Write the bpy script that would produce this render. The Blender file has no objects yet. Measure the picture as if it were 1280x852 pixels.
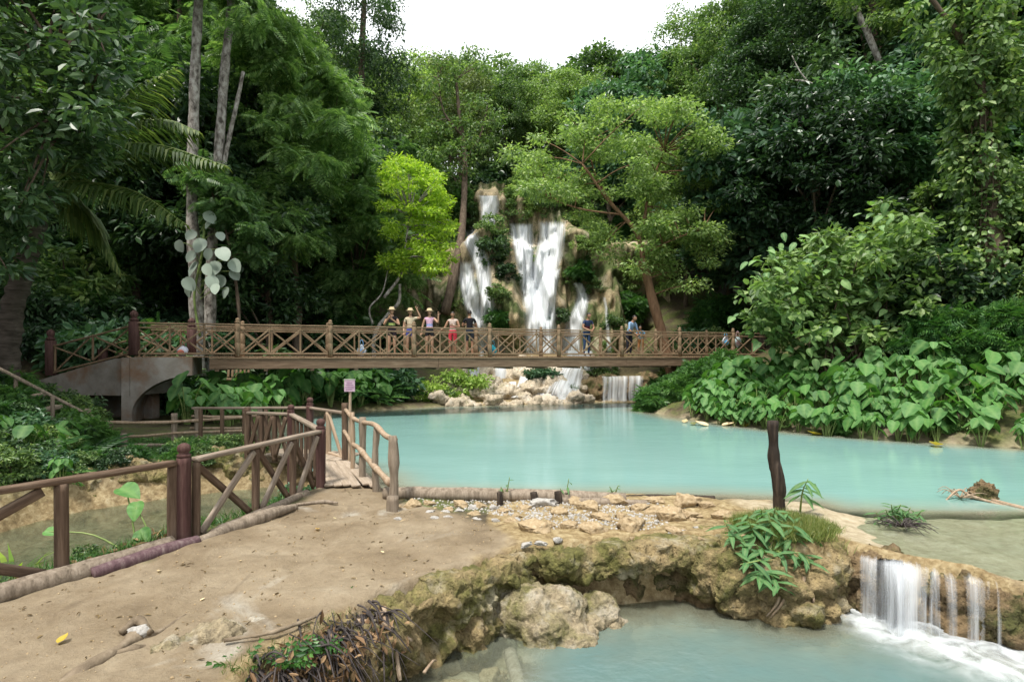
import bpy, bmesh, math, random
import numpy as np
from mathutils import Vector, Matrix, Quaternion

# ------------------------------------------------------------------ camera, sky, sun
sc = bpy.context.scene
col = sc.collection
F = 711.0            # focal length in photograph pixels (20 mm on 36 mm)
CZ = 2.05            # camera height over the pool's water level
cam_d = bpy.data.cameras.new('camera'); cam = bpy.data.objects.new('camera', cam_d); col.objects.link(cam)
cam.location = (0, 0, CZ); cam.rotation_euler = (math.radians(90), 0, 0)
cam_d.sensor_width = 36; cam_d.lens = 20.0; cam_d.shift_y = 18 / 1280; cam_d.clip_end = 2000; cam_d.clip_start = .05
sc.camera = cam
SUN_EL, SUN_AZ = 66, 214          # azimuth: clockwise from +Y; the light comes high from behind the camera's left
w = bpy.data.worlds.new('World'); sc.world = w; w.use_nodes = True
nt = w.node_tree; nt.nodes.clear()
wo = nt.nodes.new('ShaderNodeOutputWorld'); bg = nt.nodes.new('ShaderNodeBackground')
sky = nt.nodes.new('ShaderNodeTexSky'); sky.sky_type = 'NISHITA'; sky.sun_disc = False
sky.sun_elevation = math.radians(SUN_EL); sky.sun_rotation = math.radians(SUN_AZ)
sky.air_density = 1.2; sky.dust_density = 2.5
mixc = nt.nodes.new('ShaderNodeMix'); mixc.data_type = 'RGBA'
tcw = nt.nodes.new('ShaderNodeTexCoord'); nzw = nt.nodes.new('ShaderNodeTexNoise'); nzw.inputs['Scale'].default_value = 2.2
nzw.inputs['Detail'].default_value = 6
rmw = nt.nodes.new('ShaderNodeMapRange'); rmw.inputs[1].default_value = .35; rmw.inputs[2].default_value = .62
rmw.inputs[3].default_value = .72; rmw.inputs[4].default_value = 1.0
nt.links.new(tcw.outputs['Generated'], nzw.inputs['Vector']); nt.links.new(nzw.outputs['Fac'], rmw.inputs['Value'])
nt.links.new(rmw.outputs['Result'], mixc.inputs['Factor'])
nt.links.new(sky.outputs['Color'], mixc.inputs[6]); mixc.inputs[7].default_value = (9.6, 9.9, 10.2, 1)   # thin bright cloud deck
nt.links.new(mixc.outputs[2], bg.inputs['Color']); bg.inputs['Strength'].default_value = .105
nt.links.new(bg.outputs[0], wo.inputs[0])
sun_d = bpy.data.lights.new('sun', 'SUN'); sun_d.energy = 3.0; sun_d.angle = math.radians(9); sun_d.color = (1, .95, .87)
sun = bpy.data.objects.new('sun', sun_d); col.objects.link(sun)
az, el = math.radians(SUN_AZ), math.radians(SUN_EL)
sdir = Vector((math.sin(az) * math.cos(el), math.cos(az) * math.cos(el), math.sin(el)))
sun.rotation_euler = sdir.to_track_quat('Z', 'Y').to_euler(); sun.location = (0, -10, 40)
vs = sc.view_settings
vs.view_transform = 'Standard'; vs.look = 'None'; vs.exposure = .84; vs.gamma = 1
sc.render.engine = 'CYCLES'
sc.cycles.use_denoising = True
sc.cycles.max_bounces = 8; sc.cycles.diffuse_bounces = 4; sc.cycles.glossy_bounces = 3; sc.cycles.transmission_bounces = 4
sc.cycles.transparent_max_bounces = 12; sc.cycles.caustics_reflective = False; sc.cycles.caustics_refractive = False

rng = np.random.default_rng(7)
rnd = random.Random(11)

# ------------------------------------------------------------------ helpers
def P(u, v, Y): return np.array([(u - 640) / F * Y, Y, CZ - (v - 444) / F * Y])
def G(u, v, z=0.0):
    Y = (CZ - z) * F / (v - 444); return np.array([(u - 640) / F * Y, Y, z])
def sstep(a, b, x):
    t = np.clip((x - a) / (b - a), 0, 1); return t * t * (3 - 2 * t)
def _hash(ix, iy, iz, s):
    h = (ix.astype(np.int64) * 374761393 + iy.astype(np.int64) * 668265263 + iz.astype(np.int64) * 2147483647 // 7 * 3 + s * 974634777) & 0x7fffffff
    h = ((h ^ (h >> 13)) * 1274126177) & 0x7fffffff
    h = (h ^ (h >> 16)) & 0x7fffffff
    return (h % 100003) / 100003.0
def vnoise(p, s=0):
    p = np.asarray(p, float); i = np.floor(p); f = p - i; f = f * f * (3 - 2 * f)
    ix, iy, iz = i[:, 0], i[:, 1], i[:, 2]; fx, fy, fz = f[:, 0], f[:, 1], f[:, 2]
    r = 0
    for dx in (0, 1):
        for dy in (0, 1):
            for dz in (0, 1):
                wgt = (fx if dx else 1 - fx) * (fy if dy else 1 - fy) * (fz if dz else 1 - fz)
                r = r + wgt * _hash(ix + dx, iy + dy, iz + dz, s)
    return r * 2 - 1
def fbm(p, o=4, s=0, g=.5):
    p = np.asarray(p, float); a = 1; r = 0
    for k in range(o):
        r = r + a * vnoise(p * (2.03 ** k) + k * 17.3, s + k); a *= g
    return r
def fbm2(x, y, sc_=1., o=4, s=0, g=.5):
    x = np.asarray(x, float); sh = x.shape
    return fbm(np.stack([x.ravel() * sc_, np.asarray(y, float).ravel() * sc_, np.full(x.size, .37)], 1), o, s, g).reshape(sh)
def sdf(poly, x, y):
    poly = np.asarray(poly, float); x = np.asarray(x, float); y = np.asarray(y, float)
    d = np.full(x.shape, 1e9); inside = np.zeros(x.shape, bool); n = len(poly)
    for i in range(n):
        ax, ay = poly[i]; bx, by = poly[(i + 1) % n]; ex, ey = bx - ax, by - ay
        t = np.clip(((x - ax) * ex + (y - ay) * ey) / (ex * ex + ey * ey + 1e-12), 0, 1)
        d = np.minimum(d, np.hypot(x - ax - t * ex, y - ay - t * ey))
        c = ((ay > y) != (by > y)); xi = ax + (y - ay) * ex / (ey if abs(ey) > 1e-12 else 1e-12)
        inside ^= (c & (x < xi))
    return np.where(inside, -d, d)

class MB:
    def __init__(s): s.V = []; s.Fc = []; s.n = 0; s.att = {}
    def add(s, V, Fa, mi=0):
        V = np.asarray(V, float).reshape(-1, 3)
        groups = {}
        if isinstance(Fa, np.ndarray): groups[Fa.shape[1]] = Fa
        else:
            for f in Fa: groups.setdefault(len(f), []).append(f)
        for k, fs in groups.items():
            s.Fc.append((np.asarray(fs, np.int64) + s.n, mi))
        s.V.append(V); s.n += len(V); return s
    def mesh(s, name, mats, smooth=True):
        me = bpy.data.meshes.new(name)
        V = np.concatenate(s.V); loops = np.concatenate([f.ravel() for f, _ in s.Fc])
        tot = np.concatenate([np.full(len(f), f.shape[1]) for f, _ in s.Fc])
        mi = np.concatenate([np.full(len(f), m) for f, m in s.Fc])
        st = np.concatenate([[0], np.cumsum(tot)[:-1]])
        me.vertices.add(len(V)); me.vertices.foreach_set('co', V.astype(np.float32).ravel())
        me.loops.add(len(loops)); me.loops.foreach_set('vertex_index', loops.astype(np.int32))
        me.polygons.add(len(tot)); me.polygons.foreach_set('loop_start', st.astype(np.int32))
        me.polygons.foreach_set('loop_total', tot.astype(np.int32)); me.polygons.foreach_set('material_index', mi.astype(np.int32))
        me.polygons.foreach_set('use_smooth', np.full(len(tot), bool(smooth)))
        for m in (mats if isinstance(mats, (list, tuple)) else [mats]): me.materials.append(m)
        me.update(calc_edges=True); me.validate()
        return me
    def build(s, name, mats, parent=None, smooth=True, loc=None):
        return obj(name, s.mesh(name, mats, smooth), parent, loc)
def obj(name, me, parent=None, loc=None):
    o = bpy.data.objects.new(name, me); col.objects.link(o)
    if parent is not None: o.parent = parent
    if loc is not None: o.location = loc
    return o
def world_part(name, me, parent):         # a mesh in world coordinates under a thing that stands at parent.location (unrotated)
    o = obj(name, me, parent); o.matrix_parent_inverse = Matrix.Translation(-Vector(parent.location)); return o
def tag(o, label=None, cat=None, group=None, kind=None):
    if label: o['label'] = label
    if cat: o['category'] = cat
    if group: o['group'] = group
    if kind: o['kind'] = kind
    return o
def thing(name, label, cat, loc=(0, 0, 0), group=None):
    o = bpy.data.objects.new(name, None); col.objects.link(o); o.location = loc; o.empty_display_size = .2
    return tag(o, label, cat, group)
def copy_tree(o, parent=None):
    c = o.copy(); col.objects.link(c); c.parent = parent
    for ch in list(o.children): copy_tree(ch, c)
    return c
def attr(me, name, vals):
    a = me.attributes.new(name, 'FLOAT', 'POINT'); a.data.foreach_set('value', np.asarray(vals, np.float32))

def spline(pts, n):                        # Catmull-Rom through pts
    p = np.asarray(pts, float); p = np.vstack([2 * p[0] - p[1], p, 2 * p[-1] - p[-2]]); m = len(p) - 3
    t = np.linspace(0, m - 1e-9, n); i = t.astype(int); f = (t - i)[:, None]
    a, b, c, d = p[i], p[i + 1], p[i + 2], p[i + 3]
    return .5 * (2 * b + (c - a) * f + (2 * a - 5 * b + 4 * c - d) * f ** 2 + (3 * b - a - 3 * c + d) * f ** 3)
def tube(pts, rad, seg=8, bump=0, bs=3., seed=0, cap=True):
    p = np.asarray(pts, float); n = len(p); r = np.broadcast_to(np.asarray(rad, float), (n,)) if np.ndim(rad) else np.full(n, rad)
    tg = np.gradient(p, axis=0); tg /= np.linalg.norm(tg, axis=1)[:, None] + 1e-9
    ref = np.array([0, 0, 1.]) if abs(tg[0][2]) < .9 else np.array([1., 0, 0])
    u = np.cross(tg[0], ref); u /= np.linalg.norm(u); V = []
    an = np.arange(seg) / seg * 2 * np.pi
    for i in range(n):
        u = u - tg[i] * np.dot(u, tg[i]); u /= np.linalg.norm(u) + 1e-9; b = np.cross(tg[i], u)
        V.append(p[i] + r[i] * (np.cos(an)[:, None] * u + np.sin(an)[:, None] * b))
    V = np.array(V)
    if bump:
        q = V.reshape(-1, 3); dn = fbm(q * bs + seed * 3.7, 3, seed)
        q2 = q + (q - np.repeat(p, seg, 0)) * (dn * bump)[:, None]; V = q2.reshape(n, seg, 3)
    i, j = np.meshgrid(np.arange(n - 1), np.arange(seg), indexing='ij'); j2 = (j + 1) % seg
    Fq = np.stack([i * seg + j, i * seg + j2, (i + 1) * seg + j2, (i + 1) * seg + j], -1).reshape(-1, 4)
    V = V.reshape(-1, 3); Fl = [tuple(f) for f in Fq]
    if cap: Fl += [tuple(range(seg))[::-1], tuple(range((n - 1) * seg, n * seg))]
    return V, Fl
def lathe(prof, seg=16):                    # prof: (r, z) pairs
    prof = np.asarray(prof, float); n = len(prof); an = np.arange(seg) / seg * 2 * np.pi
    V = np.stack([prof[:, 0][:, None] * np.cos(an), prof[:, 0][:, None] * np.sin(an), np.repeat(prof[:, 1][:, None], seg, 1)], -1).reshape(-1, 3)
    Fl = [(i * seg + j, i * seg + (j + 1) % seg, (i + 1) * seg + (j + 1) % seg, (i + 1) * seg + j) for i in range(n - 1) for j in range(seg)]
    return V, Fl + [tuple(range(seg))[::-1], tuple(range((n - 1) * seg, n * seg))]
def box(sx, sy, sz, bev=.0, z0=0.0):        # chamfered box, base centre at origin, length along z
    x, y, b = sx / 2, sy / 2, min(bev, sx / 3, sy / 3)
    if b <= 0:
        V = [(-x, -y, z0), (x, -y, z0), (x, y, z0), (-x, y, z0)]; V += [(a, c, z0 + sz) for a, c, _ in V]
        return np.array(V), [(3, 2, 1, 0), (4, 5, 6, 7)] + [(i, (i + 1) % 4, 4 + (i + 1) % 4, 4 + i) for i in range(4)]
    ring = [(-x + b, -y), (x - b, -y), (x, -y + b), (x, y - b), (x - b, y), (-x + b, y), (-x, y - b), (-x, -y + b)]
    k = 1 - b / max(x, y)
    V = [(a * k, c * k, z0) for a, c in ring] + [(a, c, z0 + b) for a, c in ring] + [(a, c, z0 + sz - b) for a, c in ring] + [(a * k, c * k, z0 + sz) for a, c in ring]
    Fl = [tuple(range(8))[::-1], tuple(range(24, 32))]
    for q in range(3): Fl += [(q * 8 + i, q * 8 + (i + 1) % 8, q * 8 + 8 + (i + 1) % 8, q * 8 + 8 + i) for i in range(8)]
    return np.array(V), Fl
_bc = {}
def beam(name, p0, p1, sx, sy, mat, parent, bev=.008, up=(0, 0, 1), rough=0., seed=0):   # squared timber from p0 to p1; sx across, sy along 'up'
    p0 = Vector(p0); p1 = Vector(p1); d = p1 - p0; L = d.length; z = d.normalized()
    y = Vector(up); y = y - z * y.dot(z)
    if y.length < 1e-3: y = Vector((0, 1, 0)) - z * z.y
    y.normalize(); x = y.cross(z)
    key = (round(L, 2), sx, sy, mat.name, bev, rough, seed)
    if key not in _bc:
        if rough:
            n = max(6, int(L / .06)); V, Fl = [], []
            cx, cy = sx / 2, sy / 2; b = min(sx, sy) * .18
            ring = np.array([(-cx + b, -cy), (0, -cy), (cx - b, -cy), (cx, -cy + b), (cx, 0), (cx, cy - b), (cx - b, cy), (0, cy), (-cx + b, cy), (-cx, cy - b), (-cx, 0), (-cx, -cy + b)])
            zs = np.linspace(0, L, n); Vv = np.array([[(a, c, t) for a, c in ring] for t in zs]).reshape(-1, 3)
            nz = fbm(Vv * [9, 9, 2.2] + seed * 5.1, 3, seed); Vv[:, :2] *= (1 + rough * nz[:, None]); bend = fbm(np.c_[Vv[:, 2] * .8, Vv[:, 2] * 0 + seed, Vv[:, 2] * 0], 2, seed)
            Vv[:, 0] += bend * rough * .06
            m = 12; Fl = [(i * m + j, i * m + (j + 1) % m, (i + 1) * m + (j + 1) % m, (i + 1) * m + j) for i in range(n - 1) for j in range(m)]
            Fl += [tuple(range(m))[::-1], tuple(range((n - 1) * m, n * m))]; V = Vv
        else: V, Fl = box(sx, sy, L, bev)
        _bc[key] = MB().add(V, Fl).mesh(name, mat, smooth=bool(rough))
    o = obj(name, _bc[key], parent)
    M = Matrix((x, y, z)).transposed().to_4x4(); M.translation = p0
    loc = Vector(parent.location) if parent is not None and parent.parent is None else Vector((0, 0, 0))
    o.matrix_basis = Matrix.Translation(-loc) @ M
    return o

# ------------------------------------------------------------------ materials
def newmat(name):
    m = bpy.data.materials.new(name); m.use_nodes = True; n = m.node_tree; n.nodes.clear()
    out = n.nodes.new('ShaderNodeOutputMaterial'); return m, n, out
def ramp(n, fac, stops):
    r = n.nodes.new('ShaderNodeValToRGB'); e = r.color_ramp.elements
    while len(e) < len(stops): e.new(.5)
    for i, (p, c) in enumerate(stops): e[i].position = p; e[i].color = (*c, 1)
    n.links.new(fac, r.inputs[0]); return r.outputs[0]
def noise_node(n, scale, detail=6, rough=.6, stretch=None, coord='Object', dist=0.):
    tc = n.nodes.new('ShaderNodeTexCoord'); nz = n.nodes.new('ShaderNodeTexNoise')
    nz.inputs['Scale'].default_value = scale; nz.inputs['Detail'].default_value = detail; nz.inputs['Roughness'].default_value = rough
    nz.inputs['Distortion'].default_value = dist
    if coord == 'World':
        g = n.nodes.new('ShaderNodeNewGeometry'); src = g.outputs['Position']
    else: src = tc.outputs[coord]
    if stretch:
        mp = n.nodes.new('ShaderNodeMapping'); mp.inputs['Scale'].default_value = stretch; n.links.new(src, mp.inputs[0]); src = mp.outputs[0]
    n.links.new(src, nz.inputs['Vector']); return nz.outputs['Fac']
def mixrgb(n, fac, a, b, mode='MIX'):
    m = n.nodes.new('ShaderNodeMix'); m.data_type = 'RGBA'; m.blend_type = mode
    for i, s in ((0, fac), (6, a), (7, b)):
        if hasattr(s, 'links'): n.links.new(s, m.inputs[i])
        else: m.inputs[i].default_value = s if i == 0 else (*s, 1)
    return m.outputs[2]
def maprange(n, v, a, b, c, d):
    m = n.nodes.new('ShaderNodeMapRange')
    for i, x in enumerate((a, b, c, d)): m.inputs[i + 1].default_value = x
    n.links.new(v, m.inputs[0]); return m.outputs[0]
def bump(n, h, strength, dist=.02):
    b = n.nodes.new('ShaderNodeBump'); b.inputs['Strength'].default_value = strength; b.inputs['Distance'].default_value = dist
    n.links.new(h, b.inputs['Height']); return b.outputs[0]
def principled(n, out, colr, rough=.7, spec=.3, normal=None):
    p = n.nodes.new('ShaderNodeBsdfPrincipled')
    if hasattr(colr, 'links'): n.links.new(colr, p.inputs['Base Color'])
    else: p.inputs['Base Color'].default_value = (*colr, 1)
    if hasattr(rough, 'links'): n.links.new(rough, p.inputs['Roughness'])
    else: p.inputs['Roughness'].default_value = rough
    p.inputs['Specular IOR Level'].default_value = spec
    if normal is not None: n.links.new(normal, p.inputs['Normal'])
    if out is not None: n.links.new(p.outputs[0], out.inputs[0])
    return p
def surf(name, stops, scale=4, rough=.75, spec=.3, bs=.4, bscale=None, stretch=None, coord='Object', bd=.02, detail=7, tint=None):
    m, n, out = newmat(name)
    f = noise_node(n, scale, detail, .62, stretch, coord, .3); c = ramp(n, f, stops)
    if tint:                                     # a second, larger patchy colour
        f2 = noise_node(n, tint[0], 5, .6, None, coord); c = mixrgb(n, maprange(n, f2, tint[2], tint[3], 0, 1), c, tint[1])
    f3 = noise_node(n, bscale or scale * 3, 6, .65, stretch, coord)
    principled(n, out, c, rough, spec, bump(n, f3, bs, bd)); return m
def leafmat(name, stops, trans=.3, rough=.42, spec=.4, tcol=None, vary=.35):
    m, n, out = newmat(name)
    g = n.nodes.new('ShaderNodeNewGeometry'); oi = n.nodes.new('ShaderNodeObjectInfo')
    c = ramp(n, g.outputs['Random Per Island'], stops)
    hs = n.nodes.new('ShaderNodeHueSaturation'); n.links.new(c, hs.inputs['Color'])
    n.links.new(maprange(n, oi.outputs['Random'], 0, 1, 1 - vary, 1 + vary), hs.inputs['Value'])
    n.links.new(maprange(n, oi.outputs['Random'], 0, 1, .515, .485), hs.inputs['Hue'])
    p = principled(n, None, hs.outputs[0], rough, spec)
    t = n.nodes.new('ShaderNodeBsdfTranslucent')
    tc = mixrgb(n, 1.0, hs.outputs[0], tcol or (1.35, 1.5, .7), 'MULTIPLY'); n.links.new(tc, t.inputs[0])
    mx = n.nodes.new('ShaderNodeMixShader'); mx.inputs[0].default_value = trans
    n.links.new(p.outputs[0], mx.inputs[1]); n.links.new(t.outputs[0], mx.inputs[2]); n.links.new(mx.outputs[0], out.inputs[0]); return m

M = {}
M['mid'] = leafmat('leaf mid green', [(0, (.05, .1, .034)), (.5, (.105, .185, .058)), (.85, (.18, .28, .09)), (1, (.29, .37, .14))], .34)
M['light'] = leafmat('leaf light green', [(0, (.1, .17, .055)), (.5, (.2, .3, .095)), (.9, (.31, .43, .15)), (1, (.44, .52, .22))], .38)
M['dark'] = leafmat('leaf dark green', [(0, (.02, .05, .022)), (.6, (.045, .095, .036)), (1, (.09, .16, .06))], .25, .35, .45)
M['bluegreen'] = leafmat('leaf blue green', [(0, (.04, .1, .05)), (.6, (.075, .165, .08)), (1, (.13, .24, .115))], .28, .38, .45)
M['lime'] = leafmat('leaf lime', [(0, (.17, .29, .03)), (.5, (.3, .45, .04)), (1, (.45, .57, .08))], .42)
M['feather'] = leafmat('leaf feathery', [(0, (.055, .125, .04)), (.6, (.115, .215, .07)), (1, (.21, .32, .12))], .38)
M['olive'] = leafmat('leaf olive', [(0, (.09, .125, .045)), (.6, (.16, .21, .075)), (1, (.26, .3, .12))], .32)
M['fern'] = leafmat('fern green', [(0, (.03, .095, .025)), (.6, (.065, .165, .04)), (1, (.12, .25, .06))], .32)
M['palm'] = leafmat('palm green', [(0, (.05, .09, .025)), (.6, (.105, .16, .045)), (1, (.22, .26, .09))], .3, .5, .25)
M['grass'] = leafmat('grass blades', [(0, (.09, .13, .03)), (.6, (.15, .2, .05)), (1, (.3, .28, .11))], .3)
M['litter'] = leafmat('dry litter', [(0, (.1, .06, .03)), (.6, (.2, .13, .07)), (1, (.32, .22, .12))], .1, .8, .1)
M['yellowleaf'] = leafmat('yellow leaf', [(0, (.55, .33, .04)), (1, (.7, .5, .08))], .2)
M['paleleaf'] = leafmat('pale dry leaf', [(0, (.5, .4, .22)), (1, (.62, .5, .3))], .15)
M['silver'] = leafmat('silver leaf', [(0, (.16, .22, .17)), (.5, (.3, .36, .3)), (1, (.2, .27, .2))], .2, .5, .3, (.9, 1, .7), .5)
M['darkroot'] = surf('dark roots', [(.3, (.03, .025, .025)), (.7, (.09, .075, .07))], 9, .85, .2, .6)

def veined(name, c0, c1, vein):
    m, n, out = newmat(name)
    oi = n.nodes.new('ShaderNodeObjectInfo'); at = n.nodes.new('ShaderNodeAttribute'); at.attribute_name = 'vein'
    c = mixrgb(n, oi.outputs['Random'], c0, c1); nz = noise_node(n, 7, 4, .6)
    c = mixrgb(n, maprange(n, nz, .35, .75, 0, .45), c, tuple(x * .55 for x in c0))
    c = mixrgb(n, maprange(n, at.outputs['Fac'], 0, 1, 0, .5), c, vein)
    p = principled(n, None, c, .52, .25, bump(n, at.outputs['Fac'], .5, .01))
    t = n.nodes.new('ShaderNodeBsdfTranslucent'); n.links.new(mixrgb(n, 1., c, (1.4, 1.7, .6), 'MULTIPLY'), t.inputs[0])
    mx = n.nodes.new('ShaderNodeMixShader'); mx.inputs[0].default_value = .28
    n.links.new(p.outputs[0], mx.inputs[1]); n.links.new(t.outputs[0], mx.inputs[2]); n.links.new(mx.outputs[0], out.inputs[0]); return m
M['taro'] = veined('taro leaf', (.04, .125, .035), (.12, .29, .07), (.22, .36, .12))
M['taro_yellow'] = veined('yellowing taro leaf', (.42, .4, .05), (.6, .4, .06), (.55, .5, .2))
M['shrubleaf'] = veined('large shrub leaf', (.1, .22, .09), (.26, .42, .14), (.34, .46, .2))
M['saplingleaf'] = veined('sapling leaf', (.05, .15, .055), (.1, .23, .08), (.25, .35, .15))
M['stalk'] = surf('green stalk', [(.3, (.12, .2, .05)), (.7, (.25, .3, .1))], 6, .5, .3, .1)

wood = lambda name, a, b, c, **k: surf(name, [(.25, a), (.5, b), (.78, c)], 7, .8, .2, .8, 22, (3.2, 3.2, .3), 'Object', .012, **k)
M['railwood'] = wood('brown rail timber', (.05, .031, .021), (.115, .075, .05), (.22, .16, .115))
M['greyrail'] = wood('weathered rail top', (.13, .095, .07), (.24, .19, .145), (.4, .33, .26))
M['bridgewood'] = wood('bridge timber', (.1, .066, .04), (.21, .145, .088), (.34, .25, .16))
M['redpost'] = wood('red brown post', (.04, .02, .018), (.08, .04, .035), (.14, .085, .07))
M['girder'] = wood('bridge girder', (.085, .055, .034), (.16, .105, .068), (.26, .18, .12))
M['plank'] = wood('pale plank', (.22, .17, .12), (.36, .29, .22), (.5, .43, .35))
M['oldlog'] = wood('old grey log', (.09, .07, .05), (.22, .175, .13), (.36, .3, .235))
M['purplelog'] = wood('purple painted pole', (.06, .034, .038), (.12, .072, .078), (.24, .185, .17))
M['blackwood'] = wood('charred wood', (.012, .01, .009), (.035, .026, .02), (.1, .075, .055))
M['branchrail'] = wood('peeled branch', (.2, .13, .08), (.34, .25, .17), (.47, .38, .29))
M['bark'] = surf('tree bark', [(.3, (.05, .035, .025)), (.55, (.12, .09, .065)), (.8, (.22, .17, .13))], 3, .9, .15, .8, 9, (3, 3, .7))
M['palebark'] = surf('pale bark', [(.34, (.06, .05, .042)), (.48, (.24, .215, .19)), (.6, (.4, .375, .34)), (.78, (.5, .48, .45))], 3.4, .85, .15, .6, 9, (2, 2, 1.2))
M['redbark'] = surf('red brown bark', [(.3, (.11, .06, .035)), (.55, (.22, .13, .075)), (.8, (.32, .2, .12))], 3, .85, .2, .7, 9, (3, 3, .6))
M['palmbark'] = surf('palm bark', [(.3, (.04, .032, .026)), (.6, (.11, .09, .075)), (.8, (.2, .17, .14))], 6, .9, .15, .9, 7, (.6, .6, 3))
M['concrete'] = surf('stained concrete', [(.25, (.13, .11, .09)), (.5, (.24, .215, .185)), (.75, (.34, .32, .29))], 1.6, .85, .25, .35, 14, None, 'World', .01, 8, (1.1, (.2, .11, .06), .47, .66))
M['stone'] = surf('tan stone', [(.25, (.2, .14, .075)), (.5, (.36, .27, .16)), (.8, (.5, .41, .28))], 4, .85, .2, .6, 16, None, 'Object', .02)
M['greystone'] = surf('grey stone', [(.25, (.2, .19, .17)), (.5, (.36, .34, .31)), (.8, (.52, .5, .47))], 5, .8, .25, .5, 18, None, 'Object', .015)
# ------------------------------------------------------------------ terrain
WL_LOW, WL_CH = -.55, -.38
MAIN = [(-1.7, 8.3), (0, 8.12), (1.6, 8.05), (3.0, 7.95), (3.9, 7.75), (4.2, 7.2), (6.2, 6.95), (12, 7.2), (15, 10), (14, 11.6), (11.3, 12.7), (9.2, 14), (7.7, 15.3),
        (6.3, 17.2), (5.5, 18.9), (4.9, 21.3), (5.8, 23.6), (6.0, 25.0), (3.6, 25.1), (3.2, 24.7), (1.6, 24.1), (0, 23.7), (-2.6, 23), (-4, 22.2), (-5, 21.4), (-6.2, 20.8), (-7, 19.2),
        (-7.2, 17), (-6.4, 14.5), (-5.5, 12.9), (-4.6, 11.9), (-3.6, 10.8), (-2.6, 9.6), (-2.2, 8.8)]
LOWER = [(-1.6, 3.1), (-1.56, 3.6), (-1.27, 4.26), (-.9, 4.8), (-.52, 5.16), (-.1, 5.56), (.3, 5.8), (1.0, 6.0), (1.7, 6.15), (2.2, 6.1), (2.6, 5.8), (2.9, 5.72), (3.45, 5.86), (3.68, 5.7),
         (4.2, 5.36), (4.55, 5.02), (6, 4.25), (9, 3.5), (9, 1.2), (1, 1.4), (-.8, 2.2)]
CHAN = [(-2.9, 9.9), (-3.15, 8.3), (-3.75, 6.3), (-4.5, 5.0), (-5.2, 3.4), (-5.6, 0), (-9, 0), (-8, 4), (-7.5, 6), (-7.2, 7.6), (-6.9, 8.8), (-6, 9.8), (-5.2, 10.3), (-4.4, 10.7), (-3.6, 10.5)]
SHELF = [(2.85, 7.95), (3.1, 6.95), (3.42, 6.4), (3.58, 5.9), (4.25, 5.5), (4.6, 5.14), (6, 4.45), (9, 3.75), (13, 5), (13, 8), (6.2, 7.4), (4.3, 7.4), (3.95, 7.9)]
PATH = [(-7, -2), (-5.3, 2.6), (-4.55, 3.9), (-3.8, 4.95), (-3.2, 5.95), (-2.72, 7.4), (-2.85, 8.6), (-1.95, 8.55), (-1.7, 8.05), (-1.2, 7.35), (-.6, 6.95), (.0, 6.3), (.1, 5.68), (-.32, 5.3),
        (-.72, 4.98), (-1.05, 4.62), (-1.42, 4.2), (-1.72, 3.6), (-1.75, 3.0), (-.8, 2), (1.2, 1.0), (2, -2)]
_zc = np.array([(0, .0), (24, 0), (25.5, .05), (26.2, .7), (28, 1.0), (32, 1.7), (35.6, 2.2), (37.8, 9.0), (41.3, 9.8), (43.2, 13.2), (47, 14.5), (60, 18.5), (90, 20), (140, 20)])
def H(x, y):
    x = np.asarray(x, float); y = np.asarray(y, float)
    wob = fbm2(x, y, 1.7, 3, 5) * .10 + fbm2(x, y, 6., 2, 9) * .035
    dm, dl, dc, ds = sdf(MAIN, x, y), sdf(LOWER, x, y), sdf(CHAN, x, y), sdf(SHELF, x, y)
    z = .12 + fbm2(x, y, .9, 3, 1) * .03 + fbm2(x, y, 5, 3, 2) * .016 + fbm2(x, y, 9.5, 2, 12) * .008
    # hills round the basin
    a = np.abs(x - 1.5); wc = sstep(4.5, 9.5, a)
    side = np.interp(y, [0, 25.5, 40, 52, 62, 90, 300], [.25, .25, 7.2, 14.5, 18, 20, 20])
    ctr = np.interp(y, _zc[:, 0], _zc[:, 1])
    back = np.where(y > 19, ctr * (1 - wc) + side * wc, 0)
    sr = np.interp(y, [7, 10, 12.7, 15.3, 18.9, 21.3, 24], [12.5, 14, 11.3, 7.7, 5.5, 4.9, 5.6])
    dr = np.maximum(0, x - sr)
    right = np.where(dr > 0, .38 * np.minimum(dr, 5) + .62 * np.clip(dr - 5, 0, 16), 0) * sstep(6, 11, y) * (1 - sstep(24, 27, y) * .35)
    lf = np.maximum(0, np.interp(y, [0, 11, 13, 15, 18.5, 20, 24], [-8.2, -8.2, -9.5, -12.6, -12.6, -11, -9.5]) - x + .25 * np.maximum(0, 10 - y))
    left = (.36 * np.minimum(lf, 5) + .6 * np.clip(lf - 5, 0, 16)) * sstep(-3, 3, y + 0 * x)
    z = z + np.maximum(np.maximum(back, right), left) + np.minimum(np.minimum(back, right + left), 3) * .3 + fbm2(x, y, .35, 3, 21) * .5 * sstep(26, 34, y)
    # behind the camera and far to the sides the forest floor goes on
    t = sstep(-.18, .3, dm + wob); z = z * t + (-.06 - 1.25 * sstep(0, 2.2, -dm)) * (1 - t)
    shallow = sstep(.2, 1.6, -dl)
    lowf = -.72 - .55 * sstep(.1, 1.0, -dl) - .25 * shallow - .12 * fbm2(x, y, 3, 3, 7)
    sh_ = sstep(.75, -.55, x + .3 * fbm2(x, y, 1.3, 2, 6)) * (y > 3); lowf = lowf * (1 - sh_) + (-.68 - .09 * fbm2(x, y, 4, 3, 8)) * sh_
    t = sstep(-.12, .1, dl + wob * .6); z = z * t + lowf * (1 - t)
    t = sstep(-.4, .35, dc + wob); z = z * t + (-.62 + .08 * fbm2(x, y, 2, 3, 3)) * (1 - t)
    t = sstep(-.25, .25, ds + wob * .5) ; shz = -.035 + fbm2(x, y, 2.2, 3, 4) * .03 + .11 * sstep(4.75, 3.5, x - .25 * (y - 6.6))
    k = (1 - t) * sstep(-1.5, -.05, dm) * (dl > .04); z = z * (1 - k) + shz * k
    return z
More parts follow.
